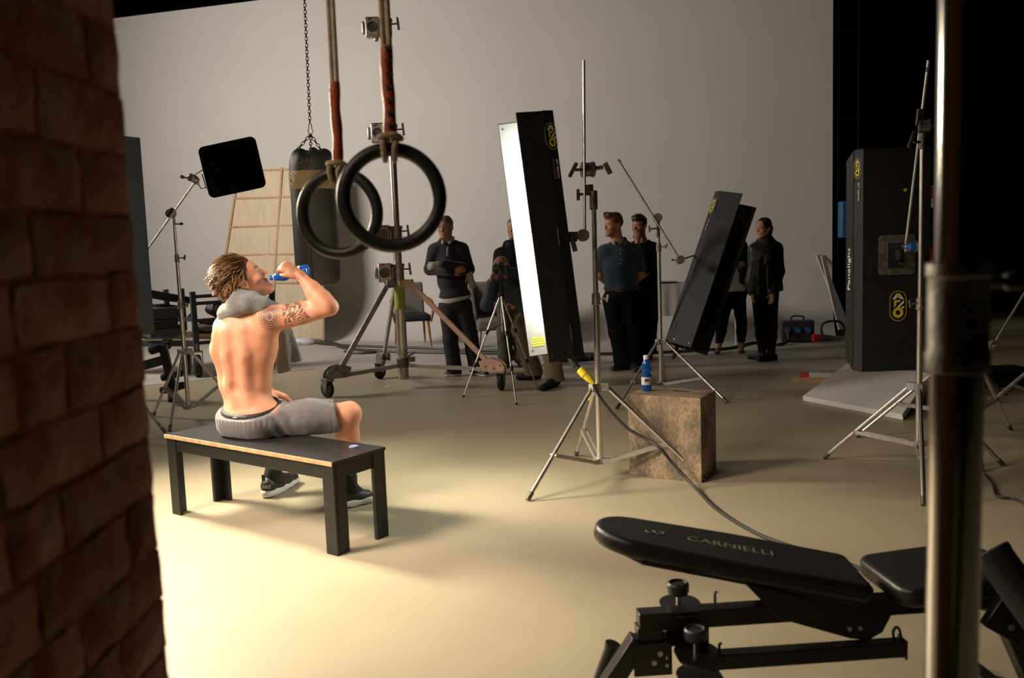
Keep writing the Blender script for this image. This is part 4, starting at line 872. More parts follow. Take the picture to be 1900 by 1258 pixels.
MB().bar(kp(0, .45, .42), kp(0, .02, .75), .03, .03).build('gusset', 'slate', t)
cz = kp(LA/2, LB/2, .455); Rk = Matrix((d1, up.cross(d1), up)).transposed()
mb = MB(); mb.add([kp(a, b, z) for z in (.445, .465) for a, b in ((0, 0), (LA, 0), (LA, LB), (0, LB))], [(3, 2, 1, 0), (4, 5, 6, 7), (0, 1, 5, 4), (1, 2, 6, 5), (2, 3, 7, 6), (3, 0, 4, 7)]); mb.build('deck', 'wood_light', t, smooth=False)
for a, b, yw in ((.0, .0, .4), (.25, .45, .2), (LA, .1, -.5), (LA-.05, .35, .1)):
    p = kp(a, b, .0); wx = V(math.cos(yw), math.sin(yw), 0); wd = V(-wx.y, wx.x, 0); c = p+up*.135
    w = MB().lathe([(.05, -.04), (.09, -.045), (.125, -.035), (.135, 0), (.125, .035), (.09, .045), (.05, .04)], c, frame(wx), 28).build('wheel', 'rubber', t)
    MB().lathe([(.03, -.046), (.065, -.03), (.065, .03), (.03, .046)], c, frame(wx), 18).build('rim', 'grey_alu', w)
    mb = MB()
    for s in (-1, 1): mb.prism([(-.06, .17), (.06, .17), (.03, -.02), (-.03, -.02)], c+wx*s*.06, wd, up, .006)
    mb.box(c+up*.165, (.13, .12, .01), Matrix((wx, wd, up)).transposed()); mb.cyl(c+up*.165, c+up*.26, .03); mb.build('fork', 'dull_steel', w)
# goods on the cart
def crate(label, cat, nm, p, size, m, tilt=0, yaw=0, bev=.01, R=None):
    Rr = R or Rk @ Matrix.Rotation(tilt, 3, 'Y') @ Matrix.Rotation(yaw, 3, 'Z'); return tag(MB().box(p, size, Rr).build(nm, m, bevel=bev), label, cat)
M['case_black'] = mat('case_black', (.012, .012, .013), .5, 0, .2, 15, .1, 100); M['case_grey'] = mat('case_grey', (.05, .055, .06), .5, 0, .2, 10, .1, 80)
crate('long black case lying flat along the front of the dark cart', 'case', 'long_case', kp(.2, .85, .64), (.34, 1.1, .09), 'case_black')
crate('grey flat case under the long black case on the dark cart', 'case', 'flat_case', kp(.25, .85, .54), (.4, 1.1, .10), 'case_grey')
crate('grey metal case on top of the long black case on the cart', 'case', 'metal_case', kp(.25, .8, .76), (.4, .95, .14), 'case_grey')
crate('black tilted panel sloping on top of the cart load', 'panel', 'tilted_panel', kp(.32, .85, .95), (.5, .9, .08), 'case_black', .25)
crate('black bag slumped between the cart uprights', 'bag', 'black_bag', kp(.42, .12, .735), (.32, .25, .16), 'case_black', .5, .3, .05)
crate('small white box on the rear side of the dark cart', 'box', 'white_box', kp(.72, .15, .86), (.3, .25, .07), 'label_grey')
for i, (z, L, m, lb) in enumerate(((.48, .7, 'wood_light', 'pale wooden board lowest in the stack on the cart deck'), (.515, .55, 'case_black', 'thick black board above the lowest board on the cart'), (.55, .6, 'grey_fabric', 'grey board in the middle of the stack on the cart'), (.585, .6, 'label_grey', 'pale grey board under the red box on the cart'), (.62, .5, 'case_black', 'thin black board topmost in the stack on the cart'))):
    crate(lb, 'board', 'board', kp(.5, .18, z), (L, .3, .032), m, 0, .05*(i % 3-1), .003)
crate('small red box on top of the boards on the cart', 'box', 'red_box', kp(.62, .1, .665), (.16, .12, .05), 'red')

# black exercise bench with foam rollers, mostly hidden by brick wall
t = thing('exercise_bench', 'black exercise bench with foam roller pads partly behind the brick wall', 'exercise bench', G(320, 740))
Y = 8.35
MB().bar(D(302, 640, Y), D(322, 728, Y-.1), .075, .05, V(1, 0, 0)).build('upright', 'black_metal', t, bevel=.004)
for (a, b), r in ((((281, 650), (312, 640)), .042), (((302, 701), (337, 692)), .034), (((300, 725), (340, 715)), .036)):
    pa, pb = D(*a, Y-.1), D(*b, Y+.1); u = (pb-pa).normalized(); MB().lathe([(r*.6, -.01), (r, 0), (r, (pb-pa).length*.42), (r*.3, (pb-pa).length*.43), (r*.3, (pb-pa).length*.57), (r, (pb-pa).length*.58), (r, (pb-pa).length), (r*.6, (pb-pa).length+.01)], pa, frame(u), 18).build('roller_pad', 'rubber', t)
MB().bar(D(225, 690, Y+.3), D(303, 668, Y+.1), .09, .06, V(0, 0, 1)).build('frame_beam', 'black_metal', t, bevel=.004)
MB().bar(D(318, 722, Y-.1), G(318, 742, .01), .06, .05, V(1, 0, 0)).build('post', 'black_metal', t); MB().bar(D(200, 700, Y+.5), G(200, 760, .02), .06, .05).build('rear_leg', 'black_metal', t)

# ================================================================ FOREGROUND WEIGHT BENCH
M['vinyl'] = mat('vinyl', (.014, .014, .015), .38, 0, .15, 30, .12, 220)
M['gloss_black'] = mat('gloss_black', (.012, .011, .010), .3, 0, .2, 20, .05, 150)
t = thing('weight_bench', 'black adjustable weight bench in the right foreground', 'weight bench', (.75, 2.36, 0))
e0, e1 = V(.318, 2.318, .38), V(1.33, 2.385, .38); wu = (e1-e0).normalized(); wv = up.cross(wu)
def wp(a, b, z): return e0+wu*a+wv*b+up*z
RW = Matrix((wu, wv, up)).transposed(); BLn = (e1-e0).length
MB().box(wp(BLn/2, 0, 0), (BLn, .05, .05), RW).build('main_beam', 'gloss_black', t, bevel=.003)
# backrest pad
def pad(nm, H0, T0, w0, w1, th, rnd, rect=False):
    u = (T0-H0); L = u.length; u.normalize(); v = up.cross(u).normalized(); n = u.cross(v)
    if rect: out = [(x+L/2, y) for x, y in rrect(L, w0, .05)]
    else:
        out = [(0, -w0/2+.02), (.015, -w0/2)] + [(L*.45, -w0/2*1.03)]+[(L-rnd+rnd*math.sin(a), -w1/2*math.cos(a)) for a in np.linspace(0, PI, 17)]+[(L*.45, w0/2*1.03), (.015, w0/2), (0, w0/2-.02)]
    return MB().prism(out, H0, u, v, th).build(nm, 'vinyl', t, bevel=.016, seg=4), (u, v, n)
HH, TT = V(.955, 2.39, .445), V(.215, 2.435, .600)
pd, (pu, pv, pn) = pad('backrest_pad', HH, TT, .27, .235, .05, .13)
pn = pn if pn.z > 0 else -pn
MB().prism([(.02, -.11), (.62, -.10), (.72, 0), (.62, .10), (.02, .11)], HH-pn*.034, pu, pv, .016).build('backrest_board', 'black_metal', t, bevel=.004)
cx_ = HH.lerp(TT, .56)+pn*.0262
text('CARNIELLI', 'lettering', 'dim_print', pd, HH.lerp(TT, .49)+pn*.026-pv*0, -pu, pn.cross(-pu), .055, .0006, sx=.92, spacing=1.05, shear=.12)
mb = MB(); o = HH.lerp(TT, .775)+pn*.0258
for k in (0, 1): mb.tube([o-pu*(.012-.024*k)+(-pu)*.014*math.cos(a)+pv*.012*math.sin(a) for a in np.linspace(0, 2*PI, 12, endpoint=False)], .0022, seg=5, closed=True)
mb.build('emblem', 'dim_print', pd)
# seat pad
sp_, _a = pad('seat_pad', V(1.01, 2.39, .435), V(1.37, 2.42, .46), .29, .29, .055, .1, True)
# hinge bracket plates under the pads
for b in (-.05, .05):
    q = [(.40, .11), (.56, .06), (.80, .045), (.82, .0), (.79, -.058), (.75, -.078), (.70, -.07), (.60, -.035), (.50, .0)]
    MB().prism([(x-.12, z) for x, z in q], wp(0, b, 0), wu, up, .006).build('hinge_plate', 'gloss_black', t, smooth=False, bevel=.002)
for x in (.575, .605): MB().cyl(wp(x, -.058, -.040), wp(x, .058, -.040), .006).build('bolt', 'alu', t)  # pale studs added in place of light seen through two holes in the plates
# round plates with knobs, lower bar
P1 = wp(.13, .055, .0); P2 = wp(.15, -.06, -.13)
def disc(p, r, h=.01): return MB().lathe([(r*.98, -h/2), (r, 0), (r*.98, h/2)], p, seg=32).build('round_plate', 'gloss_black', t, bevel=.001)
M['knob_top'] = mat('knob_top', (.03, .03, .032), .45)
for (x, b, z) in ((.128, .055, .015), (.14, -.075, -.062)):
    dz_ = z
    MB().lathe([(.006, -.02), (.006, .03)], wp(x, b, dz_), seg=10).build('threaded_stud', 'chrome', t)
    MB().lathe([(.016, .025), (.028, .03), (.031, .04), (.031, .058), (.026, .064), (.022, .062), (.022, .059)], wp(x, b, dz_), seg=22).build('screw_knob', 'knob_top', t, bevel=.002)
MB().prism([(x, y) for x, y in rrect(.115, .16, .056, 8)], wp(.135, .045, .012), wu, wv, .006).build('swivel_plate', 'gloss_black', t, smooth=False, bevel=.002)
MB().prism([(x, y) for x, y in rrect(.12, .16, .058, 8)], wp(.145, -.085, -.07), wu, wv, .006).build('swivel_plate', 'gloss_black', t, smooth=False, bevel=.002)
MB().prism([(x, y) for x, y in rrect(.12, .16, .058, 8)], wp(.15, -.085, -.135), wu, wv, .006).build('swivel_plate', 'gloss_black', t, smooth=False, bevel=.002)
MB().box(wp(.14, .03, -.055), (.12, .06, .06), RW).build('pivot_block', 'gloss_black', t, bevel=.003)
lb0, lb1 = wp(.17, -.075, -.092), wp(.725, -.05, -.105)
MB().bar(lb0, lb1, .042, .042, up).build('lower_bar', 'gloss_black', t, bevel=.003)
MB().bar(lb1-wu*0, lb1+wu*.006, .055, .05, up).build('end_cap', 'black_plastic', t, bevel=.002)
MB().tube(bez([lb1+up*.02, lb1+up*.05-wu*.006, lb1+up*.058-wu*.016, lb1+up*.045-wu*.024, lb1+up*.02-wu*.02], 5), .004, seg=8).build('end_loop', 'gloss_black', t)
for x, b, z in ((.205, -.075, -.08), (.22, .01, .028)):
    MB().tube([wp(x, b, z), wp(x, b, z+.03), wp(x+.003, b-.006, z+.036)], .004).build('pin', 'dark_steel', t)
# front foot
MB().prism([(-.01, .0), (-.01, -.09), (.095, -.09), (.095, .0)], wp(-.01, -.035, -.055), wu, up, .006).build('foot_plate', 'gloss_black', t, smooth=False)
MB().prism([(-.01, .0), (-.01, -.09), (.095, -.09), (.095, .0)], wp(-.01, .035, -.055), wu, up, .006).build('foot_plate', 'gloss_black', t, smooth=False)
MB().box(wp(.03, 0, -.04), (.07, .05, .05), RW).build('foot_bracket', 'gloss_black', t, bevel=.002)
for x, z in ((.052, -.083), (.035, -.108)): MB().cyl(wp(x, -.041, z), wp(x, -.036, z), .0075, seg=14).build('bolt', 'alu', t)
MB().prism([(0, .008), (.004, -.002), (0, -.007), (-.004, -.002)], wp(.07, -.0395, -.095), wu, up, .001).build('slot', 'alu', t, smooth=False); MB().cyl(wp(.07, -.04, -.118), wp(.07, -.037, -.118), .005, seg=10).build('slot', 'alu', t)
f0, f1 = wp(.0, -.01, -.05), V(.11, 2.30, .02)
MB().bar(f0, f1, .05, .05, wv).build('front_leg', 'gloss_black', t, bevel=.003)
MB().bar(V(.10, 2.0, .03), V(.10, 2.5, .03), .05, .05, V(1, 0, 0)).build('foot_bar', 'gloss_black', t, bevel=.003)
a = D(1138, 1195, 2.42); MB().lathe([(.024, 0), (.024, .012), (.021, .014), (.021, .17)], a, frame(V(-.35, .1, -1)), 20).build('roller', 'black_plastic', t)
# rear end: leg hold-down with a roller
g0 = wp(1.0, 0, 0)
MB().bar(g0+wu*-.02+up*.1, g0+wu*.16-up*.30, .05, .05, wv).build('rear_leg', 'gloss_black', t, bevel=.003)
MB().bar(g0+wu*.12+wv*-.25-up*.355, g0+wu*.12+wv*.3-up*.355, .05, .05, wu).build('foot_bar', 'gloss_black', t, bevel=.003)
a, b = D(1838, 1022, 2.25), D(1930, 1150, 2.15); 
MB().lathe([(.045, -.004), (.05, 0), (.05, .012), (.048, .02), (.048, .24), (.04, .25)], a, frame(b-a), 26).build('roller_pad', 'rubber', t)
c = D(1870, 1150, 2.25); MB().box(c, (.11, .03, .09), Matrix.Rotation(.55, 3, 'Y')).build('rear_bracket', 'gloss_black', t, bevel=.003)
MB().cyl(c+V(.0, -.02, -.015), c+V(0, -.016, -.015), .008, seg=12).build('bolt', 'dim_print', t)

# ================================================================ FOREGROUND CHROME POLE
M['chrome_fg'] = mat('chrome_fg', (.55, .52, .5), .16, 1, .08, 10)
pa = D(1783, 300, 1.05); pa.z = 0
t = thing('steel_pole', 'thick chrome stand pole close in the right foreground', 'pole', pa)
def pz(py, px=1783): return D(px, py, 1.05).z
MB().cyl(pa+up*pz(520), pa+up*3.2, .0270, seg=40).build('upper_tube', 'chrome_fg', t)
MB().cyl(pa+up*.03, pa+up*pz(560), .0305, seg=40).build('lower_tube', 'chrome_fg', t)
MB().lathe([(.0285, pz(690)), (.0362, pz(690)+.002), (.0365, pz(655)), (.0345, pz(650)), (.0345, pz(515)), (.0368, pz(511)), (.0368, pz(489)), (.036, pz(486)), (.029, pz(485))], pa, seg=40).build('locking_collar', 'dull_steel', t, bevel=.001)
kb = MB(); k = pa+up*pz(525); kb.cyl(k+V(.03, 0, 0), k+V(.055, .0, 0), .008); kb.box(k+V(.066, 0, 0), (.022, .018, .022)); kb.build('tightening_knob', 'dark_steel', t, bevel=.005)
MB().cyl(pa, pa+up*.03, .16, seg=40).build('base_plate', 'dark_steel', t, bevel=.004)

# ================================================================ FAR RIGHT: wall box, sign, extinguisher, rails
M['blue_case'] = mat('blue_case', (.035, .14, .36), .5)
p = D(1578, 407, 12.2); t = thing('switch_box', 'blue switch box with red button on the dark wall behind the tall light bank', 'switch box', p)
MB().box(p, (.30, .16, .50)).build('case', 'blue_case', t, bevel=.02); MB().box(p+V(.05, -.085, .04), (.14, .02, .22)).build('door', 'black_plastic', t, bevel=.005)
MB().box(p+V(.08, -.1, -.06), (.12, .01, .05)).build('yellow_label', 'yellow_print', t); MB().lathe([(.03, 0), (.055, .02), (.05, .05)], p+V(.09, -.08, -.24), frame(V(0, -1, 0)), 18).build('stop_button', 'red', t)
MB().box(p+V(.05, 1.24, 0), (.12, 2.32, .3)).build('wall_arm', 'black_metal', t)
p = D(1720, 365, 11.5); t = thing('fire_sign', 'red and white fire extinguisher sign on the dark right side', 'sign', p)
MB().box(p+V(0, .0, 0), (.17, .006, .28)).build('board', 'white_plastic', t, smooth=False); MB().box(p+V(0, -.005, .05), (.15, .003, .16)).build('red_field', 'red', t, smooth=False)
mb = MB(); mb.prism([(-.022, -.05), (.022, -.05), (.022, .03), (.01, .042), (-.01, .042), (-.022, .03)], p+V(0, -.008, .045), V(1, 0, 0), up, .002); mb.prism([(-.012, .045), (.025, .045), (.025, .055), (-.012, .055)], p+V(0, -.008, .045), V(1, 0, 0), up, .002); mb.prism([(-.04, -.03), (-.034, -.03), (-.034, .03), (-.012, .05), (-.016, .056), (-.04, .035)], p+V(0, -.008, .045), V(1, 0, 0), up, .002); mb.build('pictogram', 'white_plastic', t, smooth=False)
text('ESTINTORE', 'lettering', 'dark_print', t, p+V(0, -.006, -.075), (1, 0, 0), (0, 0, 1), .026)
MB().box(p+V(0, .05, -.4), (.06, .05, 1.6)).build('sign_post', 'black_metal', t); MB().box(p+V(0, .05, 0)-up*(p.z/2+.5), (.06, .05, p.z-.9)).build('sign_post', 'black_metal', t)
p = D(1722, 520, 11.6); t = thing('fire_extinguisher', 'dim red fire extinguisher hanging below its sign at far right', 'fire extinguisher', p)
MB().lathe([(.05, 0), (.07, .02), (.07, .42), (.05, .48), (.02, .50), (.02, .53)], p-up*.05, seg=20).build('cylinder', 'red', t); MB().box(p+V(.02, 0, .51), (.09, .03, .03)).build('valve_handle', 'black_metal', t, bevel=.004); MB().tube(bez([p+V(.02, 0, .49), p+V(.10, 0, .42), p+V(.11, 0, .2), p+V(.09, 0, .05)], 5), .01).build('hose', 'rubber', t); MB().box(p+V(0, -.071, .2), (.07, .004, .13)).build('label_band', 'white_plastic', t)
MB().box(p+V(0, .08, .2), (.05, .06, .3)).build('hook_bracket', 'black_metal', t)
# rail dolly pieces low at the far right
o = G(1900, 745); t = thing('rail_dolly', 'silver rail dolly with small wheels low at the right edge', 'dolly', o)
ra, rb2 = D(1815, 738, 7.3), D(1960, 768, 7.0); ra.z = rb2.z = .2
MB().bar(D(1780, 768, 6.9), D(1980, 790, 6.6), .09, .03, up).build('lower_rail', 'grey_alu', t, smooth=False); MB().bar(D(1780, 738, 7.6), D(1980, 752, 7.3), .05, .03, up).build('upper_rail', 'grey_alu', t, smooth=False)
for px, py in ((1878, 760), (1842, 747), (1960, 772)):
    c = D(px, py, 7.0); MB().lathe([(.02, -.02), (.05, -.02), (.052, -.01), (.04, 0), (.052, .01), (.05, .02), (.02, .02)], c, frame(V(.3, -1, 0)), 20).build('wheel', 'grey_alu', t)
    MB().cyl(c-V(.1, -.0, -.01), c, .02).build('axle', 'steel', t)
MB().bar(D(1830, 700, 7.4), D(1960, 830, 7.0), .035, .02).build('cross_bar', 'dull_steel', t); MB().bar(D(1815, 715, 7.4), D(1872, 800, 7.2), .035, .02).build('cross_bar', 'dull_steel', t)
for px in (1800, 1960): c = D(px, 780, 6.75); MB().bar(c, V(c.x, c.y, .0), .05, .05).build('foot', 'dull_steel', t)
MB().box(D(1850, 700, 7.8), (.5, .3, .18)).build('motor_box', 'case_black', t, bevel=.02); b_ = D(1850, 700, 7.8); MB().box(V(b_.x, b_.y, b_.z/2-.06), (.3, .2, b_.z-.2)).build('box_base', 'case_black', t)
ct = thing('floor_cable', 'thin black cable curling over the floor at the right edge', 'cable', G(1860, 920))
MB().tube(bez([G(1828, 880, .01), G(1842, 900, .01), G(1850, 920, .01), G(1880, 925, .01), G(1905, 935, .01), G(1960, 950, .01)], 6), .007, seg=6).build('cord', 'cable_black', ct)
# sneakers lying at the back left of the bearded man
def sneaker(p, yaw, m, parent=None, L=.29, name='sneaker'): pass

# ================================================================ IMPLICIT MODELLING for bodies and cloth
def n3(v): return np.array(v, dtype=np.float32)
class Sdf:
    def __init__(s, h=.008): s.ops = []; s.h = h; s.disp = None
    def cap(s, a, b, ra, rb=None, k=.02, flat=None, sub=False, kind='cap'):
        a, b = n3(a), n3(b); rb = ra if rb is None else rb; m = max(ra, rb)*(1.0 if not flat else max(1, flat[1]))
        s.ops.append(('cap', np.minimum(a, b)-m, np.maximum(a, b)+m, k, sub, (a, b, ra, rb, flat))); return s
    def ell(s, c, r, R=None, k=.02, sub=False):
        c = n3(c); R = np.eye(3, dtype=np.float32) if R is None else np.array(R, dtype=np.float32); m = max(r)
        s.ops.append(('ell', c-m, c+m, k, sub, (c, n3(r), R))); return s
    def chain(s, pts, rs, k=.02, flat=None, sub=False):
        for i in range(len(pts)-1): s.cap(pts[i], pts[i+1], rs[i], rs[i+1], k, flat, sub)
        return s
    def cut(s, p, n, reach, k=.004):    # remove what lies on the +n side within a ball
        p = n3(p); s.ops.append(('cut', p-reach, p+reach, k, True, (p, n3(Vector(n).normalized()), reach))); return s
    def mesh(s):
        h = s.h; adds = [o for o in s.ops if not o[4]]
        lo = np.min([o[1] for o in adds], 0)-3*h-.01; hi = np.max([o[2] for o in adds], 0)+3*h+.01
        N = np.ceil((hi-lo)/h).astype(int)+1; F = np.full(N, .5, np.float32); ax = [lo[i]+h*np.arange(N[i], dtype=np.float32) for i in range(3)]
        for kind, l, u, k, sub, a in s.ops:
            m = k+2*h; i0 = np.maximum(0, ((l-m-lo)/h).astype(int)); i1 = np.minimum(N, ((u+m-lo)/h).astype(int)+2)
            if (i1 <= i0).any(): continue
            sl = tuple(slice(i0[q], i1[q]) for q in range(3)); X = ax[0][sl[0]][:, None, None]; Y_ = ax[1][sl[1]][None, :, None]; Z = ax[2][sl[2]][None, None, :]
            if kind == 'cap':
                A, B, ra, rb, flat = a; d = B-A; L2 = float(d@d)+1e-9; px, py, pz = X-A[0], Y_-A[1], Z-A[2]
                if flat is not None:
                    n = n3(flat[0]); n = n/np.linalg.norm(n); q = (px*n[0]+py*n[1]+pz*n[2])
                    tt = np.clip((px*d[0]+py*d[1]+pz*d[2])/L2, 0, 1); q = q-tt*float(d@n); g = (1/flat[1]-1); px, py, pz = px+g*q*n[0], py+g*q*n[1], pz+g*q*n[2]
                t = np.clip((px*d[0]+py*d[1]+pz*d[2])/L2, 0, 1)
                D_ = np.sqrt((px-t*d[0])**2+(py-t*d[1])**2+(pz-t*d[2])**2)-(ra+(rb-ra)*t)
                if flat is not None: D_ = D_*min(1, flat[1]) if flat[1] < 1 else D_
            elif kind == 'ell':
                c, r, R = a; px, py, pz = X-c[0], Y_-c[1], Z-c[2]
                q = [(px*R[0, i]+py*R[1, i]+pz*R[2, i]) for i in range(3)]
                k0 = np.sqrt(sum((q[i]/r[i])**2 for i in range(3))); k1 = np.sqrt(sum((q[i]/r[i]**2)**2 for i in range(3)))+1e-6; D_ = k0*(k0-1)/k1
            else:
                p, n, rc = a; pl = (X-p[0])*n[0]+(Y_-p[1])*n[1]+(Z-p[2])*n[2]
                ball = np.sqrt((X-p[0])**2+(Y_-p[1])**2+(Z-p[2])**2)-rc; D_ = np.maximum(-pl, ball)   # region removed (inside negative)
            f = F[sl]
            if sub: D_ = -D_; hh = np.clip(.5-.5*(f-D_)/k, 0, 1); F[sl] = f*(1-hh)+D_*hh+k*hh*(1-hh)
            else: hh = np.clip(.5+.5*(f-D_)/k, 0, 1); F[sl] = f*(1-hh)+D_*hh-k*hh*(1-hh)
        if s.disp is not None:
            idx = np.nonzero(np.abs(F) < .03); P = np.stack([ax[q][idx[q]] for q in range(3)], -1); F[idx] += s.disp(P)
        return nets(F, lo, h)
def nets(F, org, h):
    S = F < 0; c = [S[i:S.shape[0]-1+i, j:S.shape[1]-1+j, k:S.shape[2]-1+k] for i in (0, 1) for j in (0, 1) for k in (0, 1)]
    al = c[0].copy(); an = c[0].copy()
    for q in c[1:]: al &= q; an |= q
    cell = np.nonzero(an & ~al); I = np.stack(cell, -1); n = len(I); cid = np.full(an.shape, -1, np.int32); cid[cell] = np.arange(n)
    cor = [(i, j, k) for i in (0, 1) for j in (0, 1) for k in (0, 1)]; val = np.stack([F[I[:, 0]+i, I[:, 1]+j, I[:, 2]+k] for i, j, k in cor], -1)
    acc = np.zeros((n, 3), np.float32); cnt = np.zeros(n, np.float32)
    for a in range(8):
        for b in range(a+1, 8):
            if bin(a ^ b).count('1') != 1: continue
            va, vb = val[:, a], val[:, b]; m = (va < 0) != (vb < 0); t = np.where(m, va/np.where(m, va-vb, 1), 0)[:, None]
            p = np.array(cor[a], np.float32)*(1-t)+np.array(cor[b], np.float32)*t; acc += p*m[:, None]; cnt += m
    V_ = org+h*(I+acc/cnt[:, None]); Q = []
    for axx in range(3):
        sl0 = [slice(None)]*3; sl1 = [slice(None)]*3; sl0[axx] = slice(0, -1); sl1[axx] = slice(1, None); A, B = S[tuple(sl0)], S[tuple(sl1)]
        b, c_ = [q for q in range(3) if q != axx]; e = np.stack(np.nonzero(A != B), -1)
        e = e[(e[:, b] > 0) & (e[:, c_] > 0) & (e[:, b] < F.shape[b]-1) & (e[:, c_] < F.shape[c_]-1)]; ins = A[tuple(e.T)]; r = []
        for db, dc in ((1, 1), (0, 1), (0, 0), (1, 0)): q = e.copy(); q[:, b] -= db; q[:, c_] -= dc; r.append(cid[tuple(q.T)])
        r = np.stack(r, -1); fl = ins if axx != 1 else ~ins; r[~fl] = r[~fl][:, ::-1]; Q.append(r)
    return V_, np.concatenate(Q)
def smooth_verts(V_, Q, it=1, f=.5):
    e = np.concatenate([Q[:, [i, (i+1) % 4]] for i in range(4)]); n = len(V_)
    for _ in range(it):
        deg = np.bincount(e.ravel(), minlength=n)+1e-9; s = np.zeros_like(V_)
        for q in range(3): s[:, q] = np.bincount(e[:, 0], V_[e[:, 1], q], n)+np.bincount(e[:, 1], V_[e[:, 0], q], n)
        V_ = V_*(1-f)+f*s/deg[:, None]
    return V_
def sobj(sd, name, m, parent, color=None, it=1, extra=None):
    V_, Q = sd.mesh(); V_ = smooth_verts(V_, Q, it)
    me = bpy.data.meshes.new(name); me.vertices.add(len(V_)); me.vertices.foreach_set('co', V_.astype(np.float32).ravel())
    me.loops.add(Q.size); me.polygons.add(len(Q)); me.loops.foreach_set('vertex_index', Q.ravel().astype(np.int32))
    me.polygons.foreach_set('loop_start', np.arange(0, Q.size, 4, dtype=np.int32)); me.polygons.foreach_set('loop_total', np.full(len(Q), 4, np.int32))
    me.polygons.foreach_set('use_smooth', np.ones(len(Q), bool)); me.update(calc_edges=True); me.validate()
    if len(me.vertices) == len(V_):
        if color is not None:
            c = np.ones((len(V_), 4), np.float32); c[:, :3] = np.clip(color(V_), 0, 1); at = me.color_attributes.new('col', 'FLOAT_COLOR', 'POINT'); at.data.foreach_set('color', c.ravel())
        if extra is not None:
            at = me.attributes.new('arm', 'FLOAT_VECTOR', 'POINT'); at.data.foreach_set('vector', extra(V_).astype(np.float32).ravel())
    me.materials.append(M[m] if isinstance(m, str) else m); o = bpy.data.objects.new(name, me); C.objects.link(o)
    # keep outward normals
    if parent is not None: o.parent = parent; o.matrix_parent_inverse = parent.matrix_world.inverted() if parent.type != 'EMPTY' else Matrix.Translation(-parent.location)
    return o
def wob(P, sc_, seed=0):   # cheap smooth noise from sines
    r = np.random.RandomState(seed); out = 0
    for i in range(5):
        d = r.normal(size=3); d = d/np.linalg.norm(d)*sc_*(.6+.35*i); out = out+np.sin(P@d.astype(np.float32)+r.rand()*6.28)/(1+.35*i)
    return out/2.6
def skin_mat(name, rough=.5, sss=.0):
    m = bpy.data.materials.new(name); m.use_nodes = True; nt = m.node_tree; b = nt.nodes['Principled BSDF']; b.inputs['Roughness'].default_value = rough
    a = nt.nodes.new('ShaderNodeAttribute'); a.attribute_name = 'col'; nt.links.new(a.outputs['Color'], b.inputs['Base Color']); b.inputs['Specular IOR Level'].default_value = .35
    tc = nt.nodes.new('ShaderNodeTexCoord'); n = nt.nodes.new('ShaderNodeTexNoise'); n.inputs['Scale'].default_value = 130; n.inputs['Detail'].default_value = 4; nt.links.new(tc.outputs['Object'], n.inputs[0])
    bp_ = nt.nodes.new('ShaderNodeBump'); bp_.inputs['Strength'].default_value = .12; bp_.inputs['Distance'].default_value = .002; nt.links.new(n.outputs[0], bp_.inputs['Height']); nt.links.new(bp_.outputs[0], b.inputs['Normal'])
    return m
M['skin'] = skin_mat('skin')

def head_parts(S, c, f, u, s=1.0, female=False, neck_to=None, neck_r=.056, jaw=1.0):
    """adds head, features and neck to S; returns the local frame"""
    c = Vector(c); f = Vector(f).normalized(); u = Vector(u); u = (u-f*u.dot(f)).normalized(); r = f.cross(u); R = np.array(Matrix((r, f, u)).transposed(), dtype=np.float32)
    def P(x, y, z): return c+(r*x+f*y+u*z)*s
    def E(x, y, z, a, b, d, k=.015, sub=False, rot=None):
        RR = R if rot is None else R @ np.array(Matrix.Rotation(rot[0], 3, rot[1]), dtype=np.float32); S.ell(P(x, y, z), (a*s, b*s, d*s), RR, k*s, sub)
    def K(p, q, ra, rb, k=.012, sub=False): S.cap(P(*p), P(*q), ra*s, rb*s, k*s, None, sub)
    w = .95 if female else 1
    E(0, -.012, .035, .076*w, .096, .083, .02)               # cranium
    E(0, .030, .030, .062*w, .062, .060, .02)                # forehead
    E(0, .032, -.035, .056*w, .056, .078, .03)               # face
    for q in (-1, 1):
        K((q*.052*w, -.005, -.045), (q*.020, .068, -.094), .022*jaw, .018*jaw, .03)  # jaw
        E(q*.042*w, .056, -.022, .022, .024, .020, .02)      # cheek
        K((q*.012, .083, .026), (q*.045, .066, .026), .0085, .008, .010)  # brow
    E(0, .076, -.098, .021, .017, .017, .018)                # chin
    K((0, .086, .018), (0, .106, -.020), .0065, .0105, .010) # nose
    for q in (-1, 1): E(q*.0115, .093, -.027, .0085, .010, .007, .006)
    for q in (-1, 1): E(q*.031, .094, .007, .0165, .013, .0095, .008, True)
    for q in (-1, 1): E(q*.031, .0765, .0165, .0165, .0125, .0075, .005); E(q*.031, .0755, -.0035, .0155, .0115, .0055, .005)
    K((-.020, .083, -.054), (.020, .083, -.054), .0065, .0065, .006); K((-.012, .089, -.052), (.012, .089, -.052), .006, .006, .006)
    K((-.014, .086, -.063), (.014, .086, -.063), .0065, .0065, .006); K((-.020, .097, -.0575), (.020, .097, -.0575), .0022, .0022, .003, True)
    for q in (-1, 1):                                        # ears
        E(q*.079*w, -.012, .0, .009, .019, .032, .006, rot=(q*.3, 'Z')); E(q*.086*w, -.008, .004, .006, .010, .018, .004, True, rot=(q*.3, 'Z'))
    if neck_to is not None:
        n0 = P(0, -.022, -.055); S.cap(n0, neck_to, neck_r*s, neck_r*1.08*s, .03); 
    return P, (r, f, u, s, c)
def head_local(fr, V_):
    r, f, u, s, c = fr; d = V_-n3(c); return np.stack([d@n3(r), d@n3(f), d@n3(u)], -1)/s
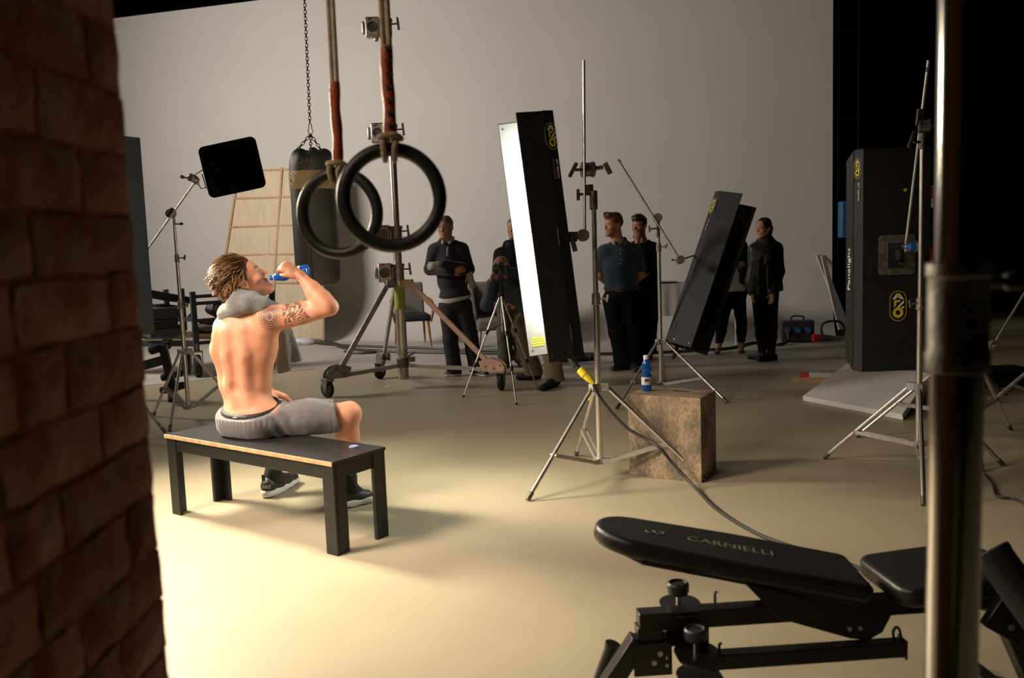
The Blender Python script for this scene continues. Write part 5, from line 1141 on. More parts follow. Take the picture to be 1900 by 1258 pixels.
def face_paint(col, L, skin, beard=0, brow=(.05, .03, .02), lip=(.42, .16, .12)):
    """things with a colour of their own: lips, brows, stubble"""
    x, y, z = L[:, 0], L[:, 1], L[:, 2]; front = (y > .04) & (np.abs(z) < .14)
    def mix(m, c2, a): col[m] = col[m]*(1-a)+n3(c2)*a
    mix(front & (np.abs(x) < .021) & (np.abs(z+.0575) < .0085) & (y > .078), lip, .6)
    mix(front & (np.abs(np.abs(x)-.030) < .019) & (np.abs(z-.0285-.05*(.03-np.abs(np.abs(x)-.03))) < .0048), brow, .8)
    mix((np.hypot(np.abs(x)-.083, y+.012) < .02) & (np.abs(z) < .035), (.5, .2, .13), .35)
    if beard:
        m = (y > .0) & (z < -.03-.35*np.maximum(0, y-.06)*0) & (z > -.135) & ((np.abs(x) > .022) | (z < -.07) | ((z > -.051) & (z < -.034))) & (y+.45*(z+.03) > -.01)
        mix(m, brow, beard)
    return col
def eyes(fr, parent, P, lid=0):
    for q in (-1, 1):
        e = MB().ball(P(q*.031, .0755, .007), .0118*fr[3], seg=14, rings=10).build('eye', 'eye_white', parent); MB().ball(P(q*.031, .0820, .0065), .0072*fr[3], seg=10, rings=6).build('iris', 'iris', e)
M['eye_white'] = mat('eye_white', (.36, .31, .28), .3); M['iris'] = mat('iris', (.03, .018, .01), .1)

def hand(S, w, d, n, side, curl=.5, s=1.0, k=.006, thumb=None, spread=.10):
    """wrist w, pointing direction d, palm normal n (towards the palm side); side +1: thumb to d x n side"""
    w = Vector(w); d = Vector(d).normalized(); n = Vector(n); n = (n-d*n.dot(d)).normalized(); t = d.cross(n)*side
    S.cap(w, w+d*.045*s+t*.004, .024*s, .030*s, .012, (n, .62)); S.cap(w+d*.045*s, w+d*.082*s, .031*s, .033*s, .01, (n, .5))
    for i, (o, L, r) in enumerate(((.027, .075, .0092), (.009, .083, .0095), (-.009, .077, .009), (-.026, .062, .008))):
        p = w+(d*.080+t*o)*s; dd = (d+t*(spread*(1.5-i)*.5)).normalized(); a = 0
        for q, fr_ in enumerate((.45, .32, .25)):
            a += curl*(.55, .9, .6)[q]; e = p+(dd*math.cos(a)+n*math.sin(a))*L*fr_*s; S.cap(p, e, r*s*(1-.06*q), r*s*(.94-.06*q), k); p = e
    p = w+(d*.022+t*.024)*s; dd = (d*.75+t*.75+n*.35).normalized() if thumb is None else Vector(thumb).normalized()
    e = p+dd*.038*s; S.cap(p, e, .0145*s, .011*s, .01); e2 = e+(dd*.6+d*.5+n*.25*curl*2).normalized()*.032*s; S.cap(e, e2, .0108*s, .0088*s, k)

# ================================================================ PEOPLE IN THE BACKGROUND
def tframe(J):
    r = (J['shR']-J['shL']); u = ((J['shL']+J['shR'])/2-J['pel']).normalized(); r = (r-u*r.dot(u)).normalized(); f = u.cross(r); return r, f, u   # r: body's right hand? (screen frame)
def torso(S, J, g=0.0, fem=False, low=0.0, k=.04, hipw=None):
    r, f, u = tframe(J); R = np.array(Matrix((r, f, u)).transposed(), dtype=np.float32); mid = (J['shL']+J['shR'])/2; L = (mid-J['pel']).length; w = .9 if fem else 1
    hw = hipw or (.165 if fem else .160)
    S.ell(J['pel']+u*.03, (hw*w+g, .105+g, .12+g), R, k)
    S.ell(J['pel'].lerp(mid, .40), (.148*w*(.90 if fem else 1)+g, .098+g, .15+g), R, k)
    S.ell(J['pel'].lerp(mid, .72)+f*.005, (.170*w+g, .115+g, .165+g), R, k)
    S.cap(J['shL'].lerp(mid, .22)-u*.022, J['shR'].lerp(mid, .22)-u*.022, .060*w+g, .060*w+g, k); [S.cap(mid+u*.075, J[q].lerp(mid, .12)-u*.012, .052*w+g*.8, .045*w+g*.8, k) for q in ('shL', 'shR')]; S.cap(mid-u*.02, mid+u*.085, .075*w+g, .048*w+g*.8, .04)
    if fem:
        for q in (-1, 1): S.ell(J['pel'].lerp(mid, .70)+f*.085+r*q*.07, (.05+g, .045+g, .05+g), R, .03)
def arm(S, J, sd, g=0, upto=1.0, k=.02, s=1.0, cuff=None):
    a, b, c = J['sh'+sd], J['el'+sd], J['wr'+sd]; a = a-up*.014
    S.cap(a, b, (.052+g)*s, (.041+g)*s, .03)
    if upto > .5: S.cap(b, c.lerp(b, 0) if upto >= 1 else b.lerp(c, upto), (.042+g)*s, (.028+g*.9)*s, k)
def leg(S, J, sd, g=0, k=.03, s=1.0, flare=0, hem=0.0):
    a, b, c = J['hi'+sd], J['kn'+sd], J['an'+sd]
    S.cap(a, b, (.086+g)*s, (.058+g)*s, .04); S.cap(b, b.lerp(c, .35), (.058+g)*s, (.056+g)*s, k); S.cap(b.lerp(c, .35), c, (.056+g)*s, (.037+g+flare)*s, k)
def shoe(parent, an, toe, m='black_plastic', sole=None, h=.006, L=None, high=0, name='shoe'):
    an, toe = Vector(an), Vector(toe); d = toe-an; d.z = 0; d.normalize(); S = Sdf(h); s_ = up.cross(d); z0 = min(an.z, .1)*0
    heel = V(an.x, an.y, .04)-d*.045; tp = V(toe.x, toe.y, .032)
    S.cap(heel, heel.lerp(tp, .4), .038, .041, .02); S.cap(heel.lerp(tp, .4), tp, .041, .030, .02, (s_, 1.15)); S.cap(V(an.x, an.y, .05), V(an.x, an.y, .085+high)-d*.005, .040, .043, .03)
    S.cap(V(an.x, an.y, .08), heel.lerp(tp, .5)+up*.015, .035, .03, .03)
    S.cut(heel.lerp(tp, .5)+up*(-.010 if sole else -.03), V(0, 0, -1), .3)
    o = sobj(S, name, m, parent)
    if sole:
        S = Sdf(h); S.cap(heel, heel.lerp(tp, .4), .041, .044, .02); S.cap(heel.lerp(tp, .4), tp, .044, .033, .02, (s_, 1.15)); S.cut(heel.lerp(tp, .5)+up*-.012, V(0, 0, 1), .3); S.cut(heel+d*.12-up*.037, V(0, 0, -1), .3); sobj(S, 'sole', sole, o)
    return o
def hairdo(P, fr, m, parent, kind='short', h=.007, amp=.004, freq=90, seed=1):
    r, f, u, s, c = fr; R = np.array(Matrix((r, f, u)).transposed(), dtype=np.float32); S = Sdf(h)
    S.ell(P(0, -.018, .042), (.085*s, .100*s, .086*s), R, .02)
    if kind == 'quiff': S.cap(P(-.03, .075, .115), P(.03, .075, .115), .026*s, .026*s, .03); S.cap(P(0, .085, .120), P(0, .118, .135), .022*s, .008*s, .02); S.ell(P(0, .0, .09), (.07*s, .09*s, .05*s), R, .03)
    if kind == 'curly': S.ell(P(0, .02, .095), (.078*s, .09*s, .05*s), R, .03)
    if kind == 'mid': S.ell(P(0, .012, .075), (.080*s, .094*s, .062*s), R, .02); S.ell(P(0, -.05, -.02), (.072*s, .06*s, .07*s), R, .02)
    if kind == 'tail': S.cap(P(0, -.09, .03), P(0, -.125, -.01), .03*s, .032*s, .02); S.cap(P(0, -.125, -.01), P(0, -.115, -.14), .036*s, .014*s, .02)
    # open the face: cut in front of a plane that slopes back towards the ears
    S.cut(P(0, .052, .0), (f*1.0-u*.62), .0) if False else None
    S.ell(P(0, .125, -.035), (.085*s, .085*s, .115*s), R, .008, True); S.cut(P(0, -.03, -.048), (f*.75-u).normalized(), .13*s)
    for q in (-1, 1): S.ell(P(q*.088, -.004, -.012), (.022*s, .026*s, .040*s), R, .005, True)
    S.disp = lambda Q_: amp*wob(Q_, freq, seed)
    return sobj(S, 'hair', m, parent, it=0)
def skin_color(base, frs=(), **kw):
    def fn(V_):
        col = np.tile(n3(base), (len(V_), 1)); col *= (1+.06*wob(V_, 30, 4))[:, None]
        for fr in frs: col = face_paint(col, head_local(fr, V_), base, **kw)
        return col
    return fn
M['navy'] = mat('navy', (.012, .012, .020), .9, sheen=.2); M['navy_trousers'] = mat('navy_trousers', (.018, .016, .024), .85); M['light_blue'] = mat('light_blue', (.32, .36, .44), .8); M['tee_white'] = mat('tee_white', (.55, .54, .53), .85)
M['glove'] = mat('glove', (.36, .33, .28), .9, 0, .2, 40, .3, 100); M['polo'] = mat('polo', (.014, .034, .058), .85, sheen=.2); M['black_fabric'] = mat('black_fabric', (.006, .006, .006), .9, spec=.2); M['black_leather'] = mat('black_leather', (.008, .008, .008), .42, bump=.25, bscale=60)
M['blue_sweater'] = mat('blue_sweater', (.055, .075, .11), .9); M['khaki'] = mat('khaki', (.21, .165, .10), .85); M['camo'] = mat('camo', (.035, .04, .032), .85, col2=(.09, .085, .06), vscale=14); M['dark_sock'] = mat('dark_sock', (.012, .013, .022), .9)
M['hair_grey'] = mat('hair_grey', (.10, .09, .08), .55, 0, .4, 60); M['hair_red'] = mat('hair_red', (.13, .055, .02), .5, 0, .35, 70); M['hair_dark'] = mat('hair_dark', (.02, .013, .009), .5, 0, .4, 60); M['hair_black'] = mat('hair_black', (.008, .006, .005), .4, 0, .3, 50)
M['shoe_dark'] = mat('shoe_dark', (.02, .02, .021), .5); M['belt'] = mat('belt', (.03, .03, .03), .4)
def folds(amp=.004, fr=22, seed=2): return lambda P: amp*wob(P*n3((1, 1, .55)), fr, seed)
def person(label, loc, group=None): return thing('person', label, 'person', loc, group)

# ---- 1. man with the work gloves, arms crossed
Y = 9.5; q = lambda x, y, dy=0: D(x, y, Y+dy)
J = dict(pel=q(845, 560), shL=q(803, 462), shR=q(861, 460), elL=q(797, 500, -.03), wrL=q(838, 505, -.22), elR=q(870, 500, -.05), wrR=q(822, 490, -.27), hiL=q(832, 570), hiR=q(858, 570), knL=q(836, 630, -.03), anL=q(843, 683, .02), knR=q(874, 630, -.03), anR=q(884, 683, .02))
J['shL'] = q(806, 463); J['shR'] = q(857, 461)
p = person('smiling grey-haired man in navy sweater with arms crossed and work gloves', V(J['pel'].x, Y, 0))
S = Sdf(.008); P_, fr = head_parts(S, q(826, 422, -.02), (-.27, -.95, -.12), (0.02, -.05, 1), .98, neck_to=(J['shL']+J['shR'])/2, neck_r=.06)
torso(S, J); [arm(S, J, s) for s in 'LR']; [leg(S, J, s) for s in 'LR']
hand(S, J['wrL'], V(.9, -.1, .25), V(0, 1, 0), -1, .5); hand(S, J['wrR'], V(-1, -.1, -.1), V(0, 1, 0), 1, .5)
b = sobj(S, 'body', 'skin', p, skin_color((.42, .20, .12), [fr], beard=.12, brow=(.07, .05, .04))); eyes(fr, p, P_); hairdo(P_, fr, 'hair_grey', p)
S = Sdf(.009); torso(S, J, .022); S.ell(J['pel']+up*.08, (.158, .118, .10), None, .04); [arm(S, J, s, .020) for s in 'LR']; S.cut(J['pel']+up*.045, V(.12, 0, -1), .25, .01); S.cut((J['shL']+J['shR'])/2+up*.085, V(0, -.35, 1), .085); S.disp = folds(.005, 20); sobj(S, 'sweater', 'navy', p)
S = Sdf(.009); torso(S, J, .020); S.cut(J['pel']+up*.12, V(0, 0, 1), .6); S.cut(J['pel']+up*.000, V(.25, 0, -1), .3); sobj(S, 'undershirt', 'tee_white', p)
S = Sdf(.009); [leg(S, J, s, .022, flare=.025) for s in 'LR']; S.ell(J['pel']-up*.03, (.160, .118, .12), None, .04); S.cut(J['pel']+up*.03, V(0, 0, 1), .25); S.cut(V(J['anL'].x, Y, .045), V(0, 0, -1), .6); S.disp = folds(.006, 24, 5); sobj(S, 'trousers', 'navy_trousers', p)
mid = (J['shL']+J['shR'])/2+up*.035; S = Sdf(.006)
for s in (-1, 1): S.cap(mid+V(s*.058, -.01, .075), mid+V(s*.035-.01, -.095, .025), .017, .017, .012, (V(0, 1, .6), .35))
S.cap(mid+V(-.055, .03, .08), mid+V(.055, .03, .08), .02, .02, .02); sobj(S, 'shirt_collar', 'light_blue', p)
MB().box(mid+V(.0, -.132, -.06), (.018, .008, .10), Matrix.Rotation(.12, 3, 'Y')).build('shirt_placket', 'light_blue', p, bevel=.002)
for z in (-.035, -.075): MB().ball(mid+V(.0, -.139, z), .005, seg=8, rings=6).build('button', 'white_plastic', p)
# glove on the hand tucked in front, and empty glove dangling
S = Sdf(.007); hand(S, J['wrR'], V(-1, -.1, -.1), V(0, 1, 0), 1, .5, 1.14, .008); S.cap(J['wrR']+V(.008, 0, .001), J['wrR'], .030, .032, .01); g1 = sobj(S, 'glove', 'glove', None); tag(g1, 'pale grey work glove worn on the hand crossing the navy sweater', 'glove', )
S = Sdf(.007); w = q(868, 500, -.10); S.cap(w, w+V(.02, 0, -.06), .035, .035, .01, (V(0, 1, 0), .4)); hand(S, w+V(.015, 0, -.05), V(.25, 0, -1), V(0, -1, 0), 1, .15, 1.0, .006, spread=.2); g2 = sobj(S, 'glove', 'glove', None); tag(g2, 'empty pale work glove dangling at the hip side of the crossed arms', 'glove')
for an, to in ((J['anL'], G(830, 698)), (J['anR'], G(902, 699))):
    sh = shoe(p, V(an.x, an.y, 0), to, 'shoe_dark', 'white_print')
    dd = (Vector(to)-an); dd.z = 0; dd.normalize(); sn = up.cross(dd)
    for k in range(3):
        c = V(an.x, an.y, .055)+dd*(.03+.028*k); MB().box(c+sn*(-.040 if sn.y > 0 else .040), (.012, .006, .05), Matrix((dd, sn, up)).transposed() @ Matrix.Rotation(.3, 3, 'Y')).build('side_stripe', 'white_plastic', sh)

# ---- 2. photographer bent over the camera
Y = 8.95; q = lambda x, y, dy=0: D(x, y, Y+dy)
J = dict(pel=q(1008, 548, .05), shL=q(915, 527, -.12), shR=q(966, 522, -.02), elL=q(903, 566, -.25), wrL=q(911, 528, -.36), elR=q(972, 570, -.25), wrR=q(942, 523, -.36), hiL=q(995, 562, .02), hiR=q(1020, 562, .02), knL=q(966, 612, -.18), anL=q(990, 690, .08), knR=q(1020, 630, -.35), anR=q(1030, 708, -.35))
p = person('bald photographer bending over the tripod camera in blue sweater and khaki trousers', V(J['pel'].x, Y, 0))
S = Sdf(.008); P_, fr = head_parts(S, q(930, 497, -.15), (-.30, -.88, -.30), (-.15, -.25, 1), .98, neck_to=(J['shL']+J['shR'])/2+V(.02, .05, 0), neck_r=.058)
torso(S, J); [arm(S, J, s) for s in 'LR']; [leg(S, J, s) for s in 'LR']
hand(S, J['wrL'], V(.15, -.2, 1), V(1, -.3, 0), 1, .55); hand(S, J['wrR'], V(-.3, -.3, 1), V(-1, -.2, 0), -1, .7)
sobj(S, 'body', 'skin', p, skin_color((.46, .20, .12), [fr], beard=.15)); eyes(fr, p, P_)
S = Sdf(.009); torso(S, J, .024); [arm(S, J, s, .024) for s in 'LR']; S.cut((J['shL']+J['shR'])/2+V(-.04, -.05, .11), V(-.35, -.1, 1), .10); S.disp = folds(.005, 22); sobj(S, 'sweater', 'blue_sweater', p)
S = Sdf(.009); [leg(S, J, s, .030, flare=.03) for s in 'LR']; S.ell(J['pel'], (.17, .15, .13), None, .04); [S.cut(V(J['an'+s].x, J['an'+s].y, .05), V(0, 0, -1), .2) for s in 'LR']; S.disp = folds(.007, 24, 5); sobj(S, 'trousers', 'khaki', p)
shoe(p, V(J['anL'].x, J['anL'].y, 0), G(962, 706), 'dark_sock', name='sock'); shoe(p, V(J['anR'].x, J['anR'].y, 0), G(1005, 726), 'dark_sock', name='sock')
gl = MB(); a, b = P_(-.045, .098, .012), P_(.045, .098, .012)
for q_ in (-1, 1):
    c = P_(q_*.03, .102, .008); gl.tube([c+fr[0]*.022*math.cos(t_)+fr[2]*.016*math.sin(t_) for t_ in np.linspace(0, 2*PI, 14, endpoint=False)], .0022, seg=5, closed=True); gl.tube([P_(q_*.052, .10, .012), P_(q_*.083, .0, .012)], .0022, seg=5)
gl.build('glasses', 'black_plastic', p)

# ---- 3. man in black hoodie and camouflage trousers, head behind the lit bank
Y = 9.95; q = lambda x, y, dy=0: D(x, y, Y+dy)
J = dict(pel=q(948, 558), shL=q(928, 470), shR=q(978, 470), elL=q(922, 520, .02), wrL=q(940, 555, -.12), elR=q(985, 520), wrR=q(968, 555, -.12), hiL=q(940, 570), hiR=q(962, 570), knL=q(936, 620), anL=q(938, 660, .05), knR=q(966, 620), anR=q(968, 662, .05))
p = person('man in black hoodie and camouflage trousers standing behind the bald photographer', V(J['pel'].x, Y, 0))
S = Sdf(.008); P_, fr = head_parts(S, q(954, 424), (-.35, -.93, -.05), (0, 0, 1), .98, neck_to=(J['shL']+J['shR'])/2, neck_r=.058)
torso(S, J); [arm(S, J, s) for s in 'LR']; [leg(S, J, s) for s in 'LR']; hand(S, J['wrL'], V(.7, -.3, -.5), V(0, 1, 0), -1, .5); hand(S, J['wrR'], V(-.7, -.3, -.5), V(0, 1, 0), 1, .5)
sobj(S, 'body', 'skin', p, skin_color((.42, .20, .12), [fr], beard=.3)); eyes(fr, p, P_); hairdo(P_, fr, 'hair_grey', p)
S = Sdf(.009); torso(S, J, .030); [arm(S, J, s, .024) for s in 'LR']; S.cap((J['shL']+J['shR'])/2+V(-.07, .03, .10), (J['shL']+J['shR'])/2+V(.07, .03, .10), .055, .055, .03); S.cut(J['pel']-up*.03, V(0, 0, -1), .25); S.disp = folds(.005, 22); hd_ = sobj(S, 'hoodie', 'black_fabric', p)
MB().tube([q(941, 448, -.135), q(940, 458, -.155)], .004).build('drawstring', 'blue', hd_)
S = Sdf(.009); [leg(S, J, s, .026, flare=.03) for s in 'LR']; S.ell(J['pel']-up*.03, (.172, .125, .12), None, .04); S.cut(J['pel']+up*.02, V(0, 0, 1), .25); S.cut(V(J['anL'].x, Y, .05), V(0, 0, -1), .6); S.disp = folds(.008, 24, 5); sobj(S, 'trousers', 'camo', p)
shoe(p, V(J['anL'].x, J['anL'].y, 0), G(928, 676), 'shoe_dark'); shoe(p, V(J['anR'].x, J['anR'].y, 0), G(966, 678), 'shoe_dark')

# ---- 4. bearded man in blue polo, hands behind the back
Y = 9.54; q = lambda x, y, dy=0: D(x, y, Y+dy)
J = dict(pel=q(1152, 545), shL=q(1120, 466), shR=q(1180, 464), elL=q(1114, 512, .10), wrL=q(1138, 536, .20), elR=q(1190, 510, .10), wrR=q(1164, 536, .20), hiL=q(1137, 558), hiR=q(1167, 558), knL=q(1144, 618, -.02), anL=q(1158, 672, .02), knR=q(1172, 618, -.02), anR=q(1176, 672, .02))
p = person('bearded auburn-haired man in blue polo shirt with hands behind his back', V(J['pel'].x, Y, 0))
S = Sdf(.0075); P_, fr = head_parts(S, q(1138, 418, -.02), (-.86, -.48, -.03), (0, -.03, 1), 1.02, neck_to=(J['shL']+J['shR'])/2-V(.01, 0, 0), neck_r=.062)
torso(S, J); [arm(S, J, s, .004) for s in 'LR']; [leg(S, J, s) for s in 'LR']; hand(S, J['wrL'], V(1, .1, -.1), V(0, -1, 0), 1, .5); hand(S, J['wrR'], V(-1, .1, -.1), V(0, -1, 0), -1, .5)
sobj(S, 'body', 'skin', p, skin_color((.48, .22, .13), [fr], beard=.55, brow=(.13, .06, .03))); eyes(fr, p, P_); hairdo(P_, fr, 'hair_red', p, 'quiff')
mid = (J['shL']+J['shR'])/2+up*.035
S = Sdf(.009); torso(S, J, .026); S.ell(J['pel']+up*.05, (.17, .13, .08), None, .04)
for s in 'LR': S.cap(J['sh'+s], J['sh'+s].lerp(J['el'+s], .80), .073, .066, .03); S.cut(J['sh'+s].lerp(J['el'+s], .80), J['el'+s]-J['sh'+s], .09)
S.cut(J['pel']+up*.055, V(0, 0, -1), .25, .01); S.cut(mid+up*.05-V(.0, .02, 0), V(0, -.35, 1), .085); S.disp = folds(.006, 20, 8); sh_ = sobj(S, 'polo_shirt', 'polo', p)
S = Sdf(.006)
for s in (-1, 1): S.cap(mid+V(s*.062, .0, .085), mid+V(s*.030-.015, -.085, .040), .022, .020, .015, (V(0, 1, .6), .4))
S.cap(mid+V(-.06, .035, .09), mid+V(.06, .035, .09), .022, .022, .02); sobj(S, 'shirt_collar', 'polo', p)
for z in (.0, -.05, -.11, -.15): MB().ball(mid+V(-.01-.0*z, -.141-.0*z, z-.02), .0055, seg=8, rings=6).build('button', 'white_plastic', sh_)
S = Sdf(.009); [leg(S, J, s, .030, flare=.045) for s in 'LR']; S.ell(J['pel']-up*.01, (.172, .130, .12), None, .04); S.cut(J['pel']+up*.055, V(0, 0, 1), .25); S.cut(V(J['anL'].x, Y, .035), V(0, 0, -1), .6); S.disp = folds(.006, 20, 5); sobj(S, 'trousers', 'black_fabric', p)
MB().lathe([(.0, 0), (.0, 0)], mid, seg=4) if False else None
bz = J['pel']+up*.052; MB().tube([bz+V(.170*math.cos(a), .128*math.sin(a), 0) for a in np.linspace(0, 2*PI, 40, endpoint=False)], .012, seg=8, closed=True, flat=1.6).build('belt', 'belt', p)
MB().tube([bz+V(-.035+x*.030, -.142, z*.018) for x, z in ((-1, -1), (1, -1), (1, 1), (-1, 1))], .004, seg=6, closed=True).build('belt_buckle', 'steel', p)
shoe(p, V(J['anL'].x, J['anL'].y, 0), G(1138, 689), 'shoe_dark'); shoe(p, V(J['anR'].x, J['anR'].y, 0), G(1180, 692), 'shoe_dark')

# ---- 5. curly-haired man in black tee, hand at his mouth
Y = 10.35; q = lambda x, y, dy=0: D(x, y, Y+dy)
J = dict(pel=q(1196, 548), shL=q(1170, 462), shR=q(1212, 461), elL=q(1165, 505, -.12), wrL=q(1183, 449, -.24), elR=q(1217, 505, .02), wrR=q(1190, 512, -.16), hiL=q(1184, 562), hiR=q(1207, 562), knL=q(1186, 610, -.02), anL=q(1186, 655, .02), knR=q(1205, 612, -.02), anR=q(1203, 655, .02))
p = person('curly-haired man in black clothes with a hand at his mouth behind the polo wearer', V(J['pel'].x, Y, 0))
S = Sdf(.0075); P_, fr = head_parts(S, q(1186, 419, -.02), (-.62, -.78, -.08), (0, -.03, 1), .98, neck_to=(J['shL']+J['shR'])/2, neck_r=.056)
torso(S, J); [arm(S, J, s, .0) for s in 'LR']; [leg(S, J, s) for s in 'LR']; hand(S, J['wrL'], V(.1, .1, 1), V(.3, 1, 0), 1, .9); hand(S, J['wrR'], V(-1, -.1, 0), V(0, 1, 0), 1, .5)
sobj(S, 'body', 'skin', p, skin_color((.40, .19, .11), [fr], beard=.4)); eyes(fr, p, P_); hairdo(P_, fr, 'hair_dark', p, 'curly', amp=.008, freq=75)
S = Sdf(.009); torso(S, J, .024)
for s in 'LR': S.cap(J['sh'+s], J['sh'+s].lerp(J['el'+s], .85), .071, .062, .03)
S.cap(J['elR'], J['elR'].lerp(J['wrR'], .2), .06, .05, .02); S.disp = folds(.005, 20, 9); S.cut((J['shL']+J['shR'])/2+up*.09, V(0, -.3, 1), .085); S.cut(J['pel']-up*.05, V(0, 0, -1), .3); sobj(S, 'tee_shirt', 'black_fabric', p)
S = Sdf(.009); [leg(S, J, s, .028, flare=.03) for s in 'LR']; S.ell(J['pel']-up*.02, (.165, .12, .12), None, .04); S.cut(J['pel']+up*.06, V(0, 0, 1), .25); S.cut(V(J['anL'].x, Y, .06), V(0, 0, -1), .5); S.disp = folds(.006, 20, 5); sobj(S, 'trousers', 'black_fabric', p)
s1 = shoe(p, V(J['anL'].x, J['anL'].y, 0), G(1186, 668), 'shoe_dark', 'red'); shoe(p, V(J['anR'].x, J['anR'].y, 0), G(1206, 668), 'shoe_dark', 'red')
MB().bar(V(J['anL'].x+.02, J['anL'].y-.05, .05), V(J['anL'].x+.03, J['anL'].y-.05, .11), .012, .01).build('yellow_tab', 'yellow_print', s1)

# ---- 6. woman whose head is behind the leaning bank
def woman(label, Y, J, head, f, jac, look_h=True, white=False, boots=True, toes=None, sc_=.93):
    p = person(label, V(J['pel'].x, Y, 0)); S = Sdf(.0075)
    P_, fr = head_parts(S, head, f, (0, -.03, 1), sc_, female=True, neck_to=(J['shL']+J['shR'])/2, neck_r=.046, jaw=.9)
    torso(S, J, 0, True); [arm(S, J, s, 0, s=.84) for s in 'LR']; [leg(S, J, s, 0, s=.88) for s in 'LR']
    return p, S, P_, fr
Y = 10.6; q = lambda x, y, dy=0: D(x, y, Y+dy)
J = dict(pel=q(1361, 540), shL=q(1344, 455), shR=q(1376, 455), elL=q(1338, 500, -.05), wrL=q(1364, 493, -.17), elR=q(1382, 495, -.05), wrR=q(1352, 488, -.2), hiL=q(1349, 552), hiR=q(1370, 552), knL=q(1341, 598), anL=q(1333, 645, .05), knR=q(1376, 598), anR=q(1375, 645, .05))
p, S, P_, fr = woman('woman in black jacket, white top and heels, head hidden by the leaning bank', Y, J, q(1362, 415), (-.8, -.6, 0), None)
hand(S, J['wrL'], V(1, 0, .2), V(0, 1, 0), -1, .4, .88); hand(S, J['wrR'], V(-1, 0, -.1), V(0, 1, 0), 1, .4, .88)
for sd, tx in (('L', 1328), ('R', 1377)):
    a = J['an'+sd]; S.cap(a, V(a.x, a.y, .075), .030, .028, .02); tt = G(tx, 660); S.cap(V(a.x, a.y, .07), V(a.x, a.y, .03)+(tt-V(a.x, a.y, 0)).normalized()*.13, .026, .020, .02)
sobj(S, 'body', 'skin', p, skin_color((.44, .22, .14), [fr])); eyes(fr, p, P_); hairdo(P_, fr, 'hair_dark', p, 'mid')
S = Sdf(.009); torso(S, J, .014, True); S.cut(J['pel']-up*.03, V(0, 0, -1), .3); S.cut((J['shL']+J['shR'])/2+up*.02, V(0, -.3, 1), .1); S.disp = folds(.004, 20); sobj(S, 'white_top', 'tee_white', p)
S = Sdf(.009); torso(S, J, .032, True); [arm(S, J, s, .018, s=.95) for s in 'LR']; S.cut(J['pel']+up*.11, V(-.35, 0, -1), .3); S.cap(J['pel']+V(.12, 0, .0), J['pel']+V(.1, 0, .2), .07, .08, .03)
S.ell(J['pel']+V(-.02, -.15, .15), (.07, .12, .16), None, .01, True); S.disp = folds(.005, 20); sobj(S, 'jacket', 'black_leather', p)
S = Sdf(.009); [leg(S, J, s, .010, s=.93) for s in 'LR']; S.ell(J['pel']-up*.02, (.158, .115, .12), None, .04); S.cut(J['pel']+up*.05, V(0, 0, 1), .25); S.cut(V(J['anL'].x, Y, .12), V(0, 0, -1), .5); S.disp = folds(.004, 24); sobj(S, 'trousers', 'black_fabric', p)
for sd, tx in (('L', 1326), ('R', 1379)):
    a = J['an'+sd]; tt = G(tx, 662); d = (tt-V(a.x, a.y, 0)); d.z = 0; d.normalize(); o = V(a.x, a.y, 0); mb = MB()
    mb.prism([(-.03, .085), (.02, .07), (.10, .03), (.155, .028), (.165, .012), (.10, .008), (.03, .045), (-.02, .065)], o, d, up, .055); mb.cyl(o-d*.02, o-d*.02+up*.075, .006, .013, seg=8); mb.tube([o+d*.11+up.cross(d)*.03+up*.02, o+d*.11+up*.055, o+d*.11-up.cross(d)*.03+up*.02], .010); mb.build('high_heel', 'black_leather', p, bevel=.003)

# ---- 7. woman with ponytail, black leather jacket, boots
Y = 9.8; q = lambda x, y, dy=0: D(x, y, Y+dy)
J = dict(pel=q(1419, 538), shL=q(1400, 462), shR=q(1440, 460), elL=q(1397, 505, -.02), wrL=q(1396, 539, -.06), elR=q(1446, 503, .0), wrR=q(1433, 543, -.14), hiL=q(1409, 552), hiR=q(1430, 552), knL=q(1410, 603, -.03), anL=q(1414, 655, .03), knR=q(1432, 606, -.03), anR=q(1431, 660, .0))
p, S, P_, fr = woman('dark-haired woman with ponytail in black leather jacket and ankle boots', Y, J, q(1416, 424, -.02), (-.80, -.58, -.04), None, sc_=.96)
hand(S, J['wrL'], V(-.05, -.1, -1), V(1, 0, 0), -1, .35, .86); hand(S, J['wrR'], V(-.1, -.1, -1), V(-.6, -.6, 0), 1, .4, .86)
sobj(S, 'body', 'skin', p, skin_color((.47, .23, .15), [fr], lip=(.40, .12, .10), brow=(.03, .02, .015))); eyes(fr, p, P_); hairdo(P_, fr, 'hair_black', p, 'tail', amp=.004, freq=60)
S = Sdf(.009); torso(S, J, .014, True); S.cap((J['shL']+J['shR'])/2, (J['shL']+J['shR'])/2+up*.10, .065, .058, .02); S.cut(J['pel']-up*.04, V(0, 0, -1), .3); S.disp = folds(.003, 20); sobj(S, 'black_top', 'black_fabric', p)
S = Sdf(.009); torso(S, J, .034, True); [arm(S, J, s, .022, s=.92) for s in 'LR']
pe = J['pel']; S.cap(pe+V(.06, 0, .20), pe+V(.115, .02, -.03), .09, .085, .04, (V(0, 1, 0), .9)); S.cap(pe+V(-.05, -.03, .30), pe+V(-.155, -.05, .10), .07, .075, .03, (V(.6, 1, 0), .55)); S.cap(pe+V(-.05, -.03, .12), pe+V(-.115, -.03, -.03), .07, .07, .03, (V(.4, 1, 0), .7))
